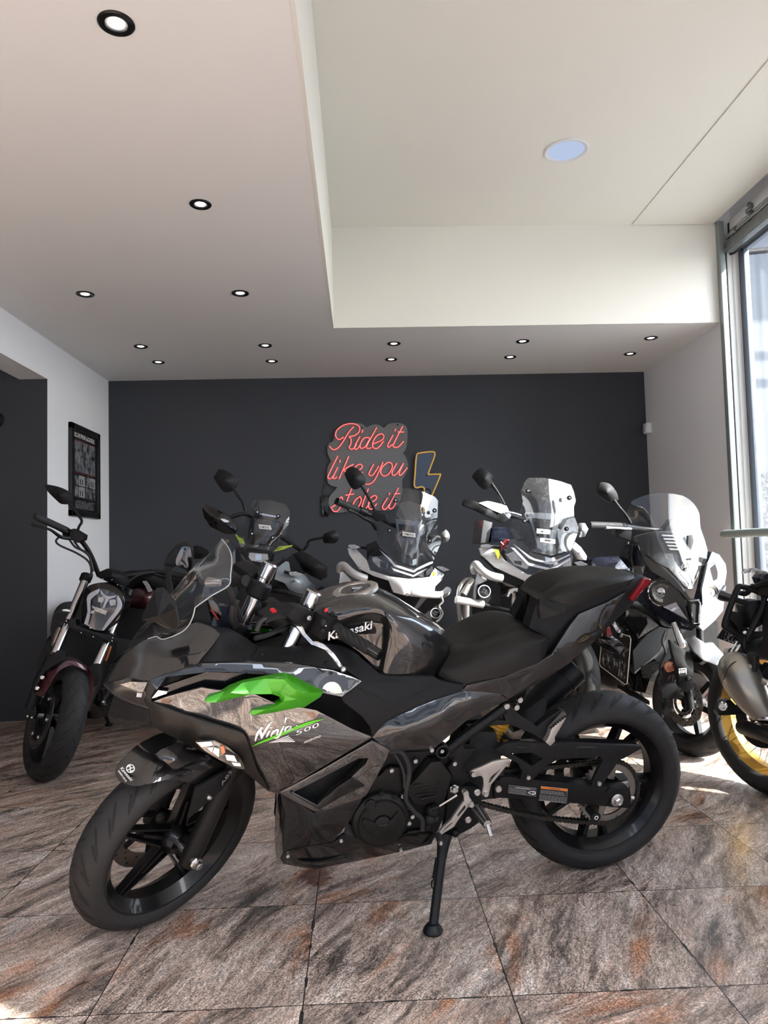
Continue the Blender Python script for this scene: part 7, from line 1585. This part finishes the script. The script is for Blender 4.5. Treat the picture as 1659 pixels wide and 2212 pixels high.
T(bF, e3, 'swingarm', 'frame_black', ((1420, 745, 3.10), (1560, 790, 2.98), (1750, 860, 2.85)), .032, n=16, sm=2)
ax_ = W3(e3, (1420, 740), 3.06)
# silencer
rows = [(1270, 50, .030), (1290, 100, .062), (1330, 200, .070), (1390, 330, .066), (1460, 460, .058), (1560, 610, .044)]
T(bF, e3, 'silencer', 'titanium', [(x+40+i*4, y+10, DF-.02*i) for i, (x, y, r) in enumerate(((1300, 60, 0), (1310, 130, 0), (1345, 240, 0), (1400, 360, 0), (1470, 480, 0), (1560, 620, 0)))], [.035, .070, .080, .076, .066, .048], DF, 24, 6, asp=1.0)
T(bF, e3, 'silencer_outlet', 'cast_silver', ((1262, 48, DF+.02), (1310, 55, DF)), [.020, .026], n=18, sm=1)
g = G(); g.tube([W3(e3, q, DF-.085) for q in ((1238, 300), (1270, 210), (1330, 140), (1440, 105), (1500, 150))], .002, 6, 5).mk('silencer_seam', 'frame_black', bF)
screws(bF, e3, ((1390, 345), (1480, 172)), DF-.10, .010, 'silencer_rivet', 'titanium')
T(bF, e3, 'exhaust_pipe', 'chrome', ((1545, 600, DF-.06), (1600, 640, DF-.08), (1680, 660, DF-.1)), .030, n=18, sm=2)
T(bF, e3, 'exhaust_pipe', 'bronze_satin', ((1600, 660, DF+.02), (1700, 690, DF)), .035, n=16, sm=1)
Q(bF, e3, 'chain_adjuster', 'frame_black', ((1180, 600), (1250, 500), (1310, 490), (1420, 600), (1410, 630), (1200, 640)), DF+.03, th=.04, bev=.004)
bolts(bF, [W3(e3, (1235, 545), DF+.02)], V((-.5, -.85, 0)), .018, .03)
# luggage frame
T(bF, f1, 'pannier_hoop', 'frame_black', ((690, 600), (850, 640), (1000, 705), (1045, 760), (1000, 950), (880, 1200), (800, 1340), (740, 1365), (600, 1290), (470, 1215), (450, 1160), (500, 1000), (580, 780), (640, 640)), .0125, DF, n=14, sm=4, closed=True)
T(bF, f1, 'hoop_leg', 'frame_black', ((745, 1360), (735, 1480), (780, 1600), (900, 1740), (1050, 1850)), .0125, DF, n=14)
T(bF, f1, 'rear_rail', 'frame_black', ((650, 690, DF+.1), (760, 705, DF+.08), (850, 640, DF+.02), (1000, 560, DF-.05), (1150, 520, DF-.1)), .012, n=12)
T(bF, f1, 'rear_rail', 'frame_black', ((850, 600, DF), (980, 620, DF), (1150, 690, DF)), .012, n=12)
Q(bF, f1, 'rack_plate', 'bolt_steel', ((720, 400), (760, 340), (900, 325), (1100, 380), (1100, 410), (890, 380), (820, 400), (850, 350), (780, 400), (740, 410)), DF-.03, th=.012, bev=.002)
Q(bF, f1, 'tail_lamp_housing', 'navy_black', ((970, 470), (1020, 420), (1130, 400), (1130, 700), (1090, 690), (1010, 560)), DF-.05, th=.06, bev=.003)
T(bF, f1, 'indicator', 'gloss_black', ((365, 720, DF+.12), (440, 745, DF+.11), (600, 790, DF+.08)), [.022, .024, .018], n=16)
T(bF, f1, 'indicator_stalk', 'matte_black', ((590, 790, DF+.08), (720, 830, DF+.06), (850, 860, DF+.04)), .012)
Q(bF, f1, 'tail_shell', 'matte_black', ((800, 900), (860, 830), (970, 800), (1130, 860), (1130, 1100), (1000, 1180), (900, 1240)), DF+.02, th=.1, bev=.004)
Q(bF, f1, 'plate_bracket', 'matte_black', ((550, 965), (720, 1000), (860, 920), (820, 1050), (720, 1230), (690, 1360), (640, 1400), (660, 1230), (560, 1110), (515, 1080)), DF+.08, th=.02, bev=.003)
lp = Q(bF, f1, 'licence_plate', 'bronze_satin', ((520, 1090), (335, 1370), (560, 1450), (800, 1530), (930, 1490), (1060, 1265), (900, 1270), (700, 1180)), DF+.11, th=.003)
g = G(); textpx(g, 'UCO', f1((430, 1400))[0], f1((600, 1455))[0], f1((470, 1290))[0], lambda x, y: at(x, y, DF+.108), .01); g.mk('embossed_lettering', 'bolt_steel', lp)
bolts(bF, [W3(f1, q, DF+.075) for q in ((745, 1285), (822, 1168))], V((-.2, -1, 0)), .008, .005)
T(bF, f1, 'luggage_strap', 'bolt_steel', ((640, 1420), (545, 1580)), .004, DF-.02, 6)
T(bF, f1, 'luggage_strap', 'bolt_steel', ((680, 1470), (610, 1580)), .005, DF-.02, 6)
Q(bF, f1, 'mudguard', 'matte_black', ((800, 1560), (950, 1490), (1100, 1470), (1250, 1520), (1250, 1700), (1050, 1800), (900, 1720)), DF+.1, th=.12, bev=.01, sm=2, res=20)
Q(bF, f1, 'pillion_footrest', 'rubber', ((880, 1640), (900, 1600), (960, 1595), (965, 1800), (940, 1880), (880, 1870)), DF-.12, th=.05, bev=.005)
g = G()
for k in range(7): g.ball(W3(f1, (950, 1630+k*32), DF-.125), .006, 8)
g.mk('footrest_teeth', 'rubber_groove', bF)
Q(bF, f1, 'footrest_hanger', 'frame_black', ((810, 1890), (870, 1860), (1000, 1880), (1130, 1750), (1130, 2000), (1000, 2060), (860, 2050)), DF-.09, th=.04, bev=.005)
bolts(bF, [W3(f1, (925, 1965), DF-.10)], V((-.2, -1, 0)), .014, .008)
Q(bF, f1, 'spring_preload', 'spring_yellow', ((960, 1740), (1060, 1790), (1040, 1850), (970, 1800)), DF+.02, th=.03)
# the rest of it, ahead of the rear wheel and beyond the frame
def bx(name, mat, x, y, z, hx, hy, hz, b=.03): G().obox(FF.p(x, y, z), FF.f*hx, FF.l*hy, FF.u*hz, b).mk(name, mat, bF)
bx('engine', 'engine_black', .75, 0, .42, .25, .16, .20, .06); bx('seat', 'seat_vinyl', .35, 0, .88, .35, .13, .05, .04); bx('fuel_tank', 'matte_black', .85, 0, .93, .22, .12, .13, .08); bx('frame_body', 'deep_black', .45, 0, .70, .45, .09, .13, .04)
cw = FF.p(1.5, 0, .345); rim_, a, b = wheel(bF, cw, FF.l, FF.f, .345, .10, .27, tread=0, rim='gold_anodised')
G().cyl(cw, FF.l, .05, .1, 20).mk('hub', 'gold_anodised', rim_)
for sd in (1, -1): G().tube([cw+FF.l*.09*sd, FF.p(1.15, .09*sd, 1.02)], .024, 14, 1).mk('fork_leg', 'frame_black', bF)
bx('headlight_cowl', 'matte_black', 1.22, 0, .98, .12, .10, .14, .05)
T(bF, e3, 'footpeg', 'cast_silver', ((1600, 300, DF-.1), (1660, 330, DF-.12)), .012)
# scrap of paper on the floor
p = onz(262, 1646, .002); g = G()
g.poly([p+V((x, y, 0)) for x, y in ((-.022, -.004), (-.005, -.012), (.020, -.006), (.016, .010), (-.004, .014))], (0, 0, .0015)); o = g.mk('paper_scrap', 'paper'); tag(o, 'small scrap of white paper on the stone floor behind the front wheel', 'paper')
